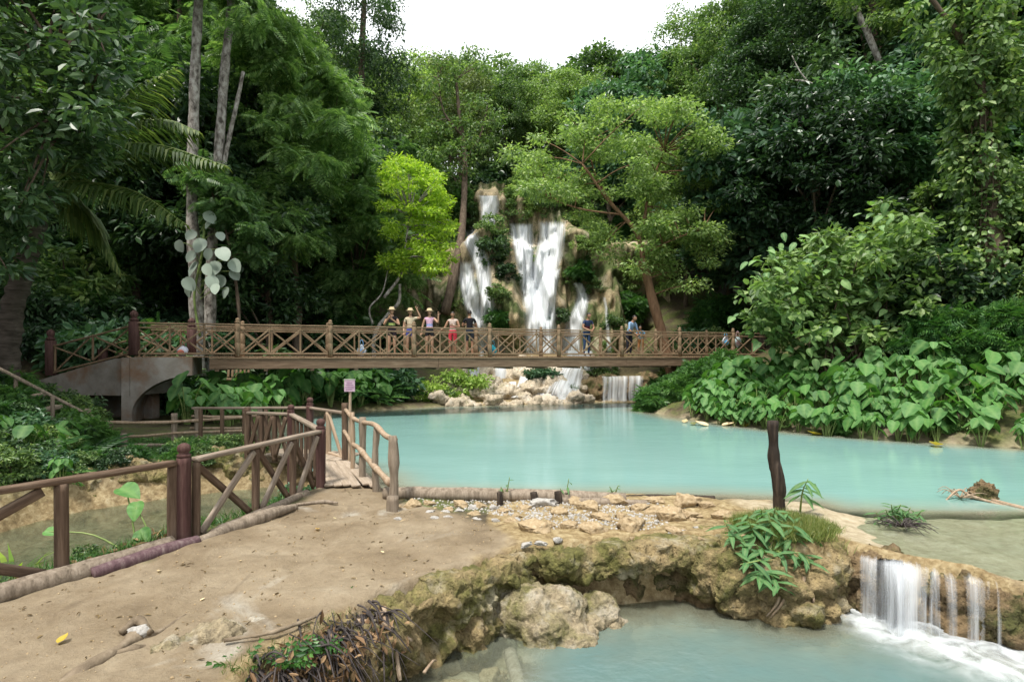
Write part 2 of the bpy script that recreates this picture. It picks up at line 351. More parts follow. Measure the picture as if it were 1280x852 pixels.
def Hs(x, y): return float(H(np.array([x]), np.array([y]))[0])

# ground materials
def ground_mat():
    m, n, out = newmat('ground')
    def A(nm):
        a = n.nodes.new('ShaderNodeAttribute'); a.attribute_name = nm; return a.outputs['Fac']
    n1 = noise_node(n, 1.3, 8, .62, None, 'World', .4); n2 = noise_node(n, 9, 8, .7, None, 'World'); n3 = noise_node(n, 42, 5, .7, None, 'World')
    mud = ramp(n, n1, [(.28, (.135, .098, .057)), (.43, (.215, .162, .098)), (.6, (.28, .222, .145)), (.78, (.35, .295, .21))])
    n4 = noise_node(n, .85, 6, .6, None, 'World', .8)
    mud = mixrgb(n, maprange(n, n4, .58, .68, 0, .8), mud, (.4, .365, .3))       # pale dried patches
    n5 = noise_node(n, 2.6, 6, .65, (1, .35, 1), 'World', .5)
    mud = mixrgb(n, maprange(n, n5, .6, .75, 0, .7), mud, (.1, .07, .043))        # damp streaks
    mud = mixrgb(n, maprange(n, n2, .36, .6, .3, 0), mud, (.12, .085, .052))
    mud = mixrgb(n, maprange(n, n3, .56, .7, 0, .35), mud, (.32, .275, .2)); mud = mixrgb(n, maprange(n, n3, .3, .4, .3, 0), mud, (.1, .072, .045))
    soil = ramp(n, n2, [(.3, (.035, .026, .015)), (.55, (.08, .06, .034)), (.75, (.15, .12, .065))])
    moss = ramp(n, n2, [(.3, (.035, .05, .012)), (.55, (.1, .115, .03)), (.75, (.22, .2, .07))])
    soil = mixrgb(n, maprange(n, n1, .42, .6, 0, 1), soil, moss)
    tufa = ramp(n, n2, [(.28, (.09, .06, .03)), (.45, (.22, .155, .07)), (.6, (.36, .28, .15)), (.78, (.5, .43, .3))])
    c = mixrgb(n, A('tufa'), soil, tufa); c = mixrgb(n, A('mud'), c, mud)
    bed = ramp(n, n2, [(.3, (.25, .195, .12)), (.5, (.39, .325, .215)), (.72, (.52, .455, .34))]); c = mixrgb(n, A('bed'), c, bed)
    ad = n.nodes.new('ShaderNodeMath'); ad.operation = 'MULTIPLY_ADD'; ad.inputs[1].default_value = .35; n.links.new(n3, ad.inputs[0]); n.links.new(n2, ad.inputs[2])
    rg = maprange(n, n1, .35, .7, .55, .85)
    principled(n, out, c, rg, .35, bump(n, ad.outputs[0], .8, .045)); return m
M['ground'] = ground_mat()

def grid(x0, x1, y0, y1, st):
    nx, ny = int(round((x1 - x0) / st)) + 1, int(round((y1 - y0) / st)) + 1
    X, Y = np.meshgrid(np.linspace(x0, x1, nx), np.linspace(y0, y1, ny)); return X, Y
def gfaces(X, mask=None):
    ny, nx = X.shape; i, j = np.meshgrid(np.arange(ny - 1), np.arange(nx - 1), indexing='ij')
    f = np.stack([i * nx + j, i * nx + j + 1, (i + 1) * nx + j + 1, (i + 1) * nx + j], -1)
    return f.reshape(-1, 4) if mask is None else f[mask]
def sheet(name, V, Fq, mat, atts):
    use = np.unique(Fq); rm = np.full(len(V), -1); rm[use] = np.arange(len(use))
    mb = MB().add(V[use], rm[Fq]); me = mb.mesh(name, mat)
    for k, a in atts.items(): attr(me, k, a[use])
    return obj(name, me)
X, Y = grid(-9, 9, .4, 13.2, .045); Z = H(X, Y); V = np.stack([X, Y, Z], -1).reshape(-1, 3)
dm, dl, dc, ds, dp = [sdf(p, X, Y) for p in (MAIN, LOWER, CHAN, SHELF, PATH)]
mudn = fbm2(X, Y, 2.4, 4, 31) * .16
mud = sstep(.12, -.12, dp + mudn)
bed = np.maximum(sstep(.12, -.1, dm), sstep(.05, -.3, ds + mudn)) ; bed = np.maximum(bed, sstep(-.02, -.2, dl) * sstep(-.45, -.6, Z))
tuf = np.maximum(np.maximum(sstep(.45, .1, dl) * sstep(-.9, -.2, Z), sstep(.6, .2, dc + .2) * sstep(.15, 0.05, Z)), ((X > -.3) & (dl > -.3) & (Y < 8.4) & (Y > 4)) * 1.)
atts = {'mud': mud.ravel(), 'bed': bed.ravel(), 'tufa': np.clip(tuf, 0, 1).ravel()}
fc = lambda a: (a[:-1, :-1] + a[1:, 1:] + a[1:, :-1] + a[:-1, 1:]) / 4
isp = fc(dp) < 0; isb = (~isp) & ((fc(dm) < -.1) | (fc(dl) < -.2))
tag(sheet('path', V, gfaces(X, isp), M['ground'], atts), 'bare tan mud footpath leading to the small boardwalk', kind='structure')
tag(sheet('pool_bed', V, gfaces(X, isb), M['ground'], atts), 'pale submerged travertine bed of the pools', kind='structure')
tag(sheet('riverbank', V, gfaces(X, ~isp & ~isb), M['ground'], atts), 'mossy soil and travertine bank around the pools', kind='structure')
# the wide sheet: finer near, out to the far hills
xs = np.concatenate([np.arange(-140, -40, 8), np.arange(-40, -22, 2), np.arange(-22, 26, .5), np.arange(26, 44, 2), np.arange(44, 150, 8)])
ys = np.concatenate([np.arange(-60, -8, 6), np.arange(-8, 46, .5), np.arange(46, 60, 2), np.arange(60, 170, 8)])
X, Y = np.meshgrid(xs, ys); Z = H(X, Y)
inn = sstep(.0, .8, np.minimum(np.minimum(X + 9, 9 - X), np.minimum(Y - .4, 13.2 - Y)))
Z = Z - .5 * inn; V = np.stack([X, Y, Z], -1).reshape(-1, 3)
dm = sdf(MAIN, X, Y)
atts = {'mud': np.zeros(X.size), 'bed': sstep(.1, -.3, dm).ravel(), 'tufa': (sstep(5.5, 3, np.abs(X - 2)) * (Y > 23) * (Y < 33)).ravel()}
tag(sheet('ground', V, gfaces(X), M['ground'], atts), 'dark forest floor rising into hills around the pool', kind='structure')

# ------------------------------------------------------------------ water
def water_mat(name, deep, shallow, dens, ripple, streak=(1, 1, 1), gloss=.03):
    m, n, out = newmat(name)
    a = n.nodes.new('ShaderNodeAttribute'); a.attribute_name = 'depth'
    ex = n.nodes.new('ShaderNodeMath'); ex.operation = 'MULTIPLY'; ex.inputs[1].default_value = -dens; n.links.new(a.outputs['Fac'], ex.inputs[0])
    ee = n.nodes.new('ShaderNodeMath'); ee.operation = 'EXPONENT'; n.links.new(ex.outputs[0], ee.inputs[0])
    op = n.nodes.new('ShaderNodeMath'); op.operation = 'SUBTRACT'; op.inputs[0].default_value = 1; n.links.new(ee.outputs[0], op.inputs[1])
    nz = noise_node(n, .5, 4, .5, streak, 'World')
    c = mixrgb(n, maprange(n, op.outputs[0], .45, .97, 0, 1), shallow, deep); c = mixrgb(n, maprange(n, nz, .35, .7, 0, .35), c, tuple(min(1, x * 1.2 + .03) for x in deep))
    h1 = noise_node(n, 3.2, 3, .55, streak, 'World', .4); h2 = noise_node(n, 11, 3, .5, streak, 'World', .2)
    hh = n.nodes.new('ShaderNodeMath'); hh.operation = 'MULTIPLY_ADD'; hh.inputs[1].default_value = .4; n.links.new(h2, hh.inputs[0]); n.links.new(h1, hh.inputs[2])
    nm = bump(n, hh.outputs[0], ripple, .05)
    d = n.nodes.new('ShaderNodeBsdfDiffuse'); n.links.new(c, d.inputs[0])
    tr = n.nodes.new('ShaderNodeBsdfTransparent'); tr.inputs[0].default_value = (.86, .95, .93, 1)
    m1 = n.nodes.new('ShaderNodeMixShader'); n.links.new(op.outputs[0], m1.inputs[0]); n.links.new(tr.outputs[0], m1.inputs[1]); n.links.new(d.outputs[0], m1.inputs[2])
    gl = n.nodes.new('ShaderNodeBsdfGlossy'); gl.inputs['Roughness'].default_value = gloss; n.links.new(nm, gl.inputs['Normal'])
    fr = n.nodes.new('ShaderNodeFresnel'); fr.inputs[0].default_value = 1.33; n.links.new(nm, fr.inputs['Normal'])
    m2 = n.nodes.new('ShaderNodeMixShader'); n.links.new(fr.outputs[0], m2.inputs[0]); n.links.new(m1.outputs[0], m2.inputs[1]); n.links.new(gl.outputs[0], m2.inputs[2])
    n.links.new(m2.outputs[0], out.inputs[0]); return m
M['water'] = water_mat('milky turquoise water', (.185, .335, .308), (.46, .43, .3), 4.2, .09, (1, 2.4, 1), .02)
M['lowwater'] = water_mat('lower pool water', (.066, .155, .162), (.27, .27, .19), 2.0, .4, (1, 1.4, 1), .03)
M['chwater'] = water_mat('channel water', (.05, .08, .06), (.1, .12, .08), 2.2, .1)
def water(name, x0, x1, y0, y1, st, z, keep, mat, label):
    X, Y = grid(x0, x1, y0, y1, st); Zb = H(X, Y); k = keep(X, Y, Zb)
    f = (k[:-1, :-1] + k[1:, 1:] + k[1:, :-1] + k[:-1, 1:]) > 0
    V = np.stack([X, Y, np.full(X.shape, z)], -1).reshape(-1, 3)
    return tag(sheet(name, V, gfaces(X, f), mat, {'depth': np.clip(z - Zb, 0, 3).ravel()}), label, kind='structure')
water('main_pool_water', -8.5, 16, 4, 26, .1, 0., lambda x, y, z: (z < .02) & ((sdf(MAIN, x, y) < .35) | ((sdf(SHELF, x, y) < .15) & (sdf(LOWER, x, y) > .26))), M['water'], 'wide milky turquoise pool below the waterfall')
water('lower_pool_water', -2, 9, 1, 6.6, .06, WL_LOW, lambda x, y, z: (z < WL_LOW + .05) & (sdf(LOWER, x, y) < .3), M['lowwater'], 'blue green lower pool under the travertine ledge')
water('channel_water', -9, -2.6, 0, 11, .1, WL_CH, lambda x, y, z: (z < WL_CH + .05) & (sdf(CHAN, x, y) < .5), M['chwater'], 'dull green water of the side channel behind the fence')

# ------------------------------------------------------------------ rocks
def tufa_mat(name, base, moss, pale, mosspos=(.46, .62), palepos=(.6, .72), sc_=2.2, pit=1.):
    m, n, out = newmat(name)
    n1 = noise_node(n, sc_, 8, .62, None, 'World', .5); n2 = noise_node(n, 14, 8, .72, None, 'World'); n3 = noise_node(n, 55, 4, .7, None, 'World')
    c = ramp(n, n2, [(.25, tuple(x * .3 for x in base)), (.5, base), (.78, tuple(min(1, x * 1.6) for x in base))])
    mo = ramp(n, n2, [(.28, tuple(x * .35 for x in moss)), (.55, moss), (.78, tuple(min(1, x * 1.9) for x in moss))])
    c = mixrgb(n, maprange(n, n1, mosspos[0], mosspos[1], 1, 0), c, mo)
    n4 = noise_node(n, sc_ * 1.4, 6, .6, None, 'World', .3); c = mixrgb(n, maprange(n, n4, palepos[0], palepos[1], 0, .8), c, pale)
    vo = n.nodes.new('ShaderNodeTexVoronoi'); vo.inputs['Scale'].default_value = 26 * pit; gq = n.nodes.new('ShaderNodeNewGeometry'); n.links.new(gq.outputs['Position'], vo.inputs['Vector'])
    pt = maprange(n, vo.outputs['Distance'], .0, .45, 0, 1); c = mixrgb(n, maprange(n, vo.outputs['Distance'], .05, .3, .55, 0), c, tuple(x * .25 for x in base))     # pits and pores
    ad = n.nodes.new('ShaderNodeMath'); ad.operation = 'MULTIPLY_ADD'; ad.inputs[1].default_value = .4; n.links.new(n3, ad.inputs[0]); n.links.new(n2, ad.inputs[2])
    ad2 = n.nodes.new('ShaderNodeMath'); ad2.operation = 'MULTIPLY_ADD'; ad2.inputs[1].default_value = .35; n.links.new(pt, ad2.inputs[0]); n.links.new(ad.outputs[0], ad2.inputs[2])
    principled(n, out, c, .85, .25, bump(n, ad2.outputs[0], 1.0, .05)); return m
M['tufa'] = tufa_mat('mossy tufa', (.31, .235, .12), (.165, .155, .05), (.47, .41, .29), (.42, .58), (.54, .68))
M['paletufa'] = tufa_mat('pale tufa boulder', (.38, .31, .2), (.19, .175, .07), (.56, .51, .42), (.38, .52), (.5, .64), pit=.7)
M['wettufa'] = tufa_mat('wet brown tufa', (.2, .14, .075), (.1, .1, .035), (.32, .25, .16), (.4, .52))
M['travertine'] = tufa_mat('cream travertine', (.52, .44, .33), (.38, .34, .2), (.68, .63, .55), (.3, .44), (.5, .66), 1.1, .25)
M['cliff'] = tufa_mat('cliff travertine', (.37, .295, .18), (.08, .105, .032), (.54, .46, .34), (.44, .56), (.56, .72), .42, .16)

def ico(sub):
    b = bmesh.new(); bmesh.ops.create_icosphere(b, subdivisions=sub, radius=1); V = np.array([v.co[:] for v in b.verts]); Fl = np.array([[v.index for v in f.verts] for f in b.faces]); b.free(); return V, Fl
ICO = {k: ico(k) for k in (1, 2, 3, 4)}
def blobs_mesh(name, blobs, voxel, mat, disp=.12, ds_=2.5, fine=.03, seed=0, vstretch=1., top=None):
    """union of ellipsoids (centre, radii) -> remeshed, displaced rock"""
    mb = MB()
    for c, r in blobs:
        V, Fl = ICO[3]; mb.add(V * np.asarray(r) + np.asarray(c), Fl)
    o = mb.build('rock_tmp', mat); md = o.modifiers.new('r', 'REMESH'); md.mode = 'VOXEL'; md.voxel_size = voxel
    bpy.context.view_layer.update(); dg = bpy.context.evaluated_depsgraph_get(); me = bpy.data.meshes.new_from_object(o.evaluated_get(dg))
    old = o.data; bpy.data.objects.remove(o); bpy.data.meshes.remove(old)
    n = len(me.vertices); co = np.empty(n * 3, np.float32); me.vertices.foreach_get('co', co); co = co.reshape(-1, 3).astype(float)
    no = np.empty(n * 3, np.float32); me.vertex_normals.foreach_get('vector', no); no = no.reshape(-1, 3)
    q = co * [1, 1, vstretch]
    d = disp * (fbm(q * ds_, 4, seed) * .7 + np.abs(fbm(q * ds_ * 1.7 + 9, 3, seed + 3)) * .8 - .3) + fine * fbm(q * ds_ * 9, 4, seed + 5, .65)
    co = co + no * d[:, None]
    if top is not None: co[:, 2] = np.where(co[:, 2] > top, top + (co[:, 2] - top) * .22, co[:, 2])
    me.vertices.foreach_set('co', co.astype(np.float32).ravel())
    me.polygons.foreach_set('use_smooth', np.ones(len(me.polygons), bool)); me.name = name; me.update()
    if not me.materials: me.materials.append(mat)
    return me
def rock(name, label, cat, blobs, voxel, mat, group=None, **k):
    me = blobs_mesh(name, blobs, voxel, M[mat], **k); return tag(obj(name, me), label, cat, group)
R_ = random.Random(5)
def row(pts, n, r, jit=.06, seed=0):        # blobs strung along a line
    q = spline(pts, n); rr = random.Random(seed)
    return [((p[0] + rr.uniform(-jit, jit), p[1] + rr.uniform(-jit, jit), p[2] + rr.uniform(-jit, jit)), tuple(x * rr.uniform(.75, 1.25) for x in r)) for p in q]
# the mossy bank face under the path edge
b = row([(-1.52, 3.8, -.32), (-1.28, 4.36, -.3), (-.95, 4.82, -.28), (-.58, 5.18, -.25), (-.16, 5.56, -.22), (.06, 5.76, -.15)], 24, (.22, .22, .26), .08, 3)
b += row([(-1.25, 4.15, -.08), (-.9, 4.72, -.06), (-.5, 5.14, -.05), (-.05, 5.55, -.03)], 18, (.22, .22, .13), .05, 4)
b += row([(-.95, 4.7, -.45), (-.56, 5.05, -.45), (-.22, 5.35, -.42)], 7, (.18, .17, .22), .06, 5)
rock('tufa_bank', 'lumpy mossy tufa bank dropping from the mud path to the lower pool', 'rock', b, .022, 'tufa', disp=.15, ds_=2.9, fine=.026, seed=1, top=.08)
b = row([(.12, 5.85, -.0), (.6, 5.86, -.03), (1.1, 5.92, -.04), (1.6, 6.02, .0), (2.05, 6.1, .02)], 18, (.2, .24, .13), .04, 7) + row([(.2, 5.76, -.1), (.7, 5.74, -.11), (1.2, 5.82, -.1), (1.65, 5.94, -.07)], 13, (.16, .13, .11), .04, 8)
rock('tufa_ledge', 'overhanging mossy tufa ledge holding back the stones of the dam', 'rock', b, .022, 'tufa', disp=.11, ds_=3.0, fine=.026, seed=2, top=.1)
b = [((.13, 5.42, -.42), (.32, .27, .31)), ((.44, 5.48, -.43), (.3, .24, .27)), ((.3, 5.24, -.5), (.27, .22, .22)), ((.56, 5.26, -.57), (.28, .24, .15)), ((.3, 5.1, -.62), (.3, .2, .1))]
rock('tufa_boulder', 'pale rounded tufa boulder in the lower pool below the ledge', 'rock', b, .02, 'paletufa', disp=.05, ds_=2.2, fine=.018, seed=3)
b = [((.86, 5.62, -.48), (.2, .17, .19)), ((.74, 5.52, -.54), (.17, .15, .14)), ((1.0, 5.55, -.62), (.16, .14, .12))]
rock('tufa_boulder', 'small brown rounded tufa boulder beside the big pale boulder', 'rock', b, .02, 'paletufa', disp=.04, ds_=2.4, fine=.016, seed=4)
b = row([(.9, 6.2, -.45), (1.4, 6.3, -.42), (1.9, 6.25, -.42), (2.3, 6.05, -.4)], 12, (.24, .2, .26), .06, 10)
rock('tufa_undercut', 'dark brown tufa wall in the hollow under the ledge', 'rock', b, .03, 'wettufa', disp=.12, ds_=3, fine=.02, seed=6)  # hollow wall in the darker tufa material
b = row([(2.0, 5.98, -.12), (2.3, 5.85, -.2), (2.65, 5.75, -.22), (3.0, 5.8, -.22), (3.35, 5.95, -.22)], 18, (.24, .26, .24), .06, 12) + row([(2.3, 6.3, -.02), (2.8, 6.3, .0), (3.2, 6.4, -.04)], 9, (.28, .3, .16), .04, 13) + row([(2.35, 5.7, -.45), (2.8, 5.62, -.48), (3.25, 5.8, -.48)], 8, (.2, .17, .2), .05, 14)
rock('tufa_mound', 'tufa mound under the leafy bush beside the little fall', 'rock', b, .024, 'tufa', disp=.13, ds_=2.8, fine=.028, seed=7, top=.12)
b = row([(3.5, 5.98, -.2), (3.75, 5.82, -.22), (4.1, 5.6, -.24), (4.5, 5.27, -.24), (5.2, 4.85, -.24), (6.2, 4.35, -.25)], 26, (.2, .2, .18), .05, 15) + row([(3.6, 5.82, -.5), (4.1, 5.5, -.5), (4.6, 5.12, -.5), (6, 4.4, -.5)], 20, (.17, .16, .2), .05, 16)
rock('tufa_weir', 'wet brown tufa lip that the little fall pours over', 'rock', b, .024, 'wettufa', disp=.1, ds_=3.6, fine=.022, seed=8)
# channel bank
b = row([(-7.3, 8.9, -.12), (-6.5, 9.8, -.1), (-5.6, 10.45, -.05), (-4.7, 10.95, -.1)], 22, (.3, .26, .3), .08, 18)
rock('tufa_bank', 'yellowish tufa bank on the far side of the narrow channel', 'rock', b, .035, 'tufa', disp=.15, ds_=2.4, fine=.03, seed=9)
# low rocks of the far shore and the steps of the lower cascade
b = row([(-3.2, 23.2, .1), (-1.5, 23.6, .12), (.3, 24.1, .12), (2.2, 24.5, .1), (3.2, 24.8, .1)], 34, (.36, .34, .22), .3, 20)
rock('travertine_shore', 'low cream travertine rocks along the pool shore below the falls', 'rock', b, .05, 'travertine', disp=.2, ds_=1.6, fine=.04, seed=10)
b = row([(.6, 25.3, .35), (1.8, 25.7, .5), (2.9, 25.6, .4)], 12, (.7, .6, .42), .15, 22) + row([(.2, 27.2, .75), (1.6, 27.6, .95), (3, 27.4, 1.0)], 12, (.8, .7, .5), .15, 23) + row([(-2.4, 25.8, .5), (-1, 26.3, .6)], 8, (.6, .6, .45), .15, 25)
rock('travertine_terrace', 'cream stepped travertine terrace under the middle of the bridge', 'rock', b, .07, 'travertine', disp=.3, ds_=1.1, fine=.06, seed=11)
b = row([(3.7, 25.6, .45), (4.6, 25.7, .5), (5.6, 25.6, .5), (6.3, 25.9, .55)], 12, (.5, .5, .55), .08, 24)
rock('travertine_step', 'dark streaked travertine step with a low curtain of falling water', 'rock', b, .05, 'wettufa', disp=.18, ds_=1.8, fine=.026, seed=12)
b = row([(-1.9, 28.4, .9), (-.4, 28.8, 1.1), (1, 29, 1.2), (2.6, 28.8, 1.4), (4.5, 28.6, 1.3)], 18, (.9, .7, .6), .2, 26)
rock('travertine_terrace', 'upper cream travertine terrace hidden partly by the bridge', 'rock', b, .08, 'travertine', disp=.3, ds_=1., fine=.06, seed=13)

# ------------------------------------------------------------------ the cliff and the falls
def cliff_y(x, z):
    """distance of the cliff face for a place across (x) and a height (z)"""
    x = np.asarray(x, float); z = np.asarray(z, float)
    y = 33.6 + .13 * z + 3.4 * sstep(8.9, 10.3, z + .5 * np.sin(x * 1.1)) + 1.2 * sstep(12.4, 13.6, z)
    y = y + .035 * (x - 1.5) ** 2 * sstep(2, 8, np.abs(x - 1.5))
    p = np.stack([x.ravel() * .55, z.ravel() * .22, x.ravel() * 0 + 3.3], 1)
    y = y - (fbm(p, 4, 40) * 1.3).reshape(x.shape)
    p2 = np.stack([x.ravel() * 1.9, z.ravel() * .38, x.ravel() * 0], 1)
    y = y - (np.abs(fbm(p2, 3, 44)) * .75).reshape(x.shape)
    # bulging tongues: between the falls, and buttresses
    for cx, cz, rx, rz, a in ((-.6, 5.0, 1.1, 2.2, 1.5), (-3.9, 3.5, 1.2, 3.2, 1.2), (2.4, 5.2, .8, 2.0, 1.1), (4.6, 2.6, 1.4, 2.4, 1.6), (.2, 3.9, .5, 1.0, .9), (6.5, 2.5, 1.5, 2.2, 1.2)):
        y = y - a * np.exp(-((x - cx) / rx) ** 2 - ((z - cz) / rz) ** 2)
    for cx, cz, rx, rz, a in ((-1.0, 2.4, .9, 1.6, 1.4), (3.2, 1.9, .7, 1.5, 1.1)):     # hollows
        y = y + a * np.exp(-((x - cx) / rx) ** 2 - ((z - cz) / rz) ** 2)
    return y
X, Zc = np.meshgrid(np.linspace(-7.5, 10, 200), np.linspace(-.2, 13.9, 180)); Yc = cliff_y(X, Zc)
fz = fbm(np.stack([X.ravel() * 4, Zc.ravel() * 1.6, X.ravel() * 0], 1), 3, 48).reshape(X.shape) * .14
V = np.stack([X, Yc - fz, Zc], -1).reshape(-1, 3); me = MB().add(V, gfaces(X)).mesh('waterfall_cliff', M['cliff'])
tag(obj('waterfall_cliff', me), 'tall mossy travertine cliff behind the bridge that the waterfall runs down', 'cliff')

def fall_mat(name, dens, su, sv, colr=(.86, .89, .92), mx=.96):
    MX = mx
    m, n, out = newmat(name)
    a = n.nodes.new('ShaderNodeAttribute'); a.attribute_name = 'fu'; b_ = n.nodes.new('ShaderNodeAttribute'); b_.attribute_name = 'fv'; e = n.nodes.new('ShaderNodeAttribute'); e.attribute_name = 'edge'
    cx = n.nodes.new('ShaderNodeCombineXYZ'); n.links.new(a.outputs['Fac'], cx.inputs[0]); n.links.new(b_.outputs['Fac'], cx.inputs[1])
    mp = n.nodes.new('ShaderNodeMapping'); mp.inputs['Scale'].default_value = (su, sv, 1); n.links.new(cx.outputs[0], mp.inputs[0])
    nz = n.nodes.new('ShaderNodeTexNoise'); nz.inputs['Scale'].default_value = 1; nz.inputs['Detail'].default_value = 5; nz.inputs['Roughness'].default_value = .6; n.links.new(mp.outputs[0], nz.inputs['Vector'])
    ea = n.nodes.new('ShaderNodeMath'); ea.operation = 'MULTIPLY_ADD'; ea.inputs[1].default_value = .42; n.links.new(e.outputs['Fac'], ea.inputs[0]); n.links.new(nz.outputs['Fac'], ea.inputs[2])
    mu = n.nodes.new('ShaderNodeMapRange')
    for i_, x_ in enumerate((1.02 - dens * .5, 1.24 - dens * .36, 0, MX)): mu.inputs[i_ + 1].default_value = x_
    n.links.new(ea.outputs[0], mu.inputs[0])
    p = principled(n, None, colr, .55, .3); t = n.nodes.new('ShaderNodeBsdfTransparent')
    tl = n.nodes.new('ShaderNodeBsdfTranslucent'); tl.inputs[0].default_value = (.85, .9, .95, 1)
    m0 = n.nodes.new('ShaderNodeMixShader'); m0.inputs[0].default_value = .3; n.links.new(p.outputs[0], m0.inputs[1]); n.links.new(tl.outputs[0], m0.inputs[2])
    mx = n.nodes.new('ShaderNodeMixShader'); n.links.new(mu.outputs[0], mx.inputs[0]); n.links.new(t.outputs[0], mx.inputs[1]); n.links.new(m0.outputs[0], mx.inputs[2]); n.links.new(mx.outputs[0], out.inputs[0]); return m
M['fall'] = fall_mat('falling water', .86, 4, .6)
M['fallthin'] = fall_mat('thin falling water', .66, 5, .7)
M['curtain'] = fall_mat('water curtain', .5, 4.5, .5)
M['smallfall'] = fall_mat('small fall water', .58, 9, .5, mx=.62)
M['smallthin'] = fall_mat('thin small fall water', .52, 11, .45, mx=.45)
def ribbon(name, L, R, nu, nv, mat, parent, place, fu=1., fv=1., soft=.12):
    """water sheet between a left and a right edge (lists of points), laid on a surface by place()"""
    l, r = spline(L, nv), spline(R, nv); t = np.linspace(0, 1, nu)[None, :, None]
    Q = l[:, None, :] * (1 - t) + r[:, None, :] * t; V = place(Q.reshape(-1, 3))
    U, W = np.meshgrid(np.linspace(0, 1, nu), np.linspace(0, 1, nv)); wd = np.linalg.norm(np.asarray(r) - l, axis=1).mean(); ln = np.linalg.norm(np.diff(l, axis=0), axis=1).sum()
    me = MB().add(V, gfaces(U)).mesh(name, M[mat]); attr(me, 'fu', (U * wd * fu).ravel()); attr(me, 'fv', (W * ln * fv).ravel())
    e = np.minimum(np.minimum(sstep(0, soft * 2, U), sstep(0, soft * 2, 1 - U)), np.minimum(sstep(0, .12, W), .55 + .45 * sstep(0, .15, 1 - W))); attr(me, 'edge', e.ravel())
    return world_part(name, me, parent)
def on_cliff(off):
    def f(Q):          # Q rows hold (u, v) photo directions: walk the ray to the cliff face
        u, v = Q[:, 0], Q[:, 1]; Yr = np.full(len(u), 34.)
        for _ in range(40):
            yc = cliff_y((u - 640) / F * Yr, CZ - (v - 444) / F * Yr); Yr = Yr * .6 + yc * .4
        Yr = Yr - off - .12 * fbm(np.stack([u * .25, v * .03, u * 0], 1), 3, 60)
        return np.stack([(u - 640) / F * Yr, Yr, CZ - (v - 444) / F * Yr], 1)
    return f
wf = thing('waterfall', 'tall white waterfall in several strands down the mossy cliff', 'waterfall', (1.5, 33, 1.5))
def strand(pts, mat, off=.25, soft=.15):
    L = [(a, v, 0) for a, b, v in pts]; Rr = [(b, v, 0) for a, b, v in pts]
    ribbon('water_strand', L, Rr, 40, 90, mat, wf, on_cliff(off), 1, .45 / 20, soft)
# (left, right, v) in photo directions
for s_ in wf.children: pass
strand([(594, 626, 243), (597, 627, 258), (598, 624, 280)], 'fall', .35)
strand([(634, 670, 276), (635, 670, 296), (640, 674, 325), (646, 680, 352), (652, 684, 385)], 'fall', .3)
strand([(668, 712, 272), (669, 711, 292), (664, 708, 318), (656, 700, 345), (652, 696, 375), (652, 696, 415), (650, 700, 448)], 'fall', .4)
strand([(676, 706, 330), (670, 702, 360), (668, 700, 400), (664, 704, 448)], 'fallthin', .55)
strand([(562, 594, 281), (572, 606, 300), (582, 614, 318), (590, 618, 340), (594, 620, 365), (598, 624, 395), (602, 636, 440)], 'fall', .3, .2)
strand([(570, 594, 322), (570, 598, 350), (574, 606, 375), (584, 618, 405), (594, 634, 446)], 'fall', .4, .2)
strand([(714, 728, 350), (718, 738, 368), (712, 738, 385), (702, 734, 405), (694, 730, 446)], 'fall', .35, .2)
strand([(750, 760, 368), (753, 764, 395), (754, 770, 446)], 'fallthin', .3, .3)
lc = thing('cascade', 'low white cascades stepping down the cream terraces under the bridge', 'cascade', (2, 25.5, .3))
def lay(pl): return lambda Q: Q + np.stack([Q[:, 0] * 0, -.05 * fbm(Q * [6, 1, 1], 2, 3), Q[:, 2] * 0], 1)
ribbon('water_strand', [(3.7, 25.6, 1.14), (3.7, 25.1, .98), (3.65, 24.9, .3), (3.65, 24.8, -.02)], [(6.2, 25.6, 1.17), (6.1, 25.1, 1.02), (6.0, 24.9, .3), (6.0, 24.75, -.02)], 60, 30, 'curtain', lc, lay(0), 1, .3)
ribbon('water_strand', [(-.85, 27.9, 1.7), (-.9, 27.2, 1.45), (-.95, 26.9, .8), (-.9, 26.7, .5)], [(-.2, 27.9, 1.7), (-.2, 27.2, 1.45), (-.15, 26.9, .8), (-.1, 26.7, .5)], 24, 24, 'fall', lc, lay(0), 1, .3)
ribbon('water_strand', [(.3, 28, 1.9), (.3, 27, 1.4), (.2, 26.2, .8), (0, 25.3, .45), (-.1, 24.3, .25)], [(1.2, 28, 1.9), (1.2, 27, 1.45), (1.0, 26.2, .9), (.8, 25.2, .6), (.5, 24.2, .25)], 30, 40, 'fall', lc, lay(0), 1, .3)
ribbon('water_strand', [(2.2, 28.2, 2.0), (2.1, 27.2, 1.5), (1.9, 26.6, 1.3), (1.6, 25.2, .95), (1.2, 24.5, .3)], [(3.6, 28.2, 2.0), (3.6, 26.9, 1.55), (3.5, 26.5, 1.3), (3.2, 25, .85), (3.0, 24.4, .25)], 40, 40, 'fallthin', lc, lay(0), 1, .3)
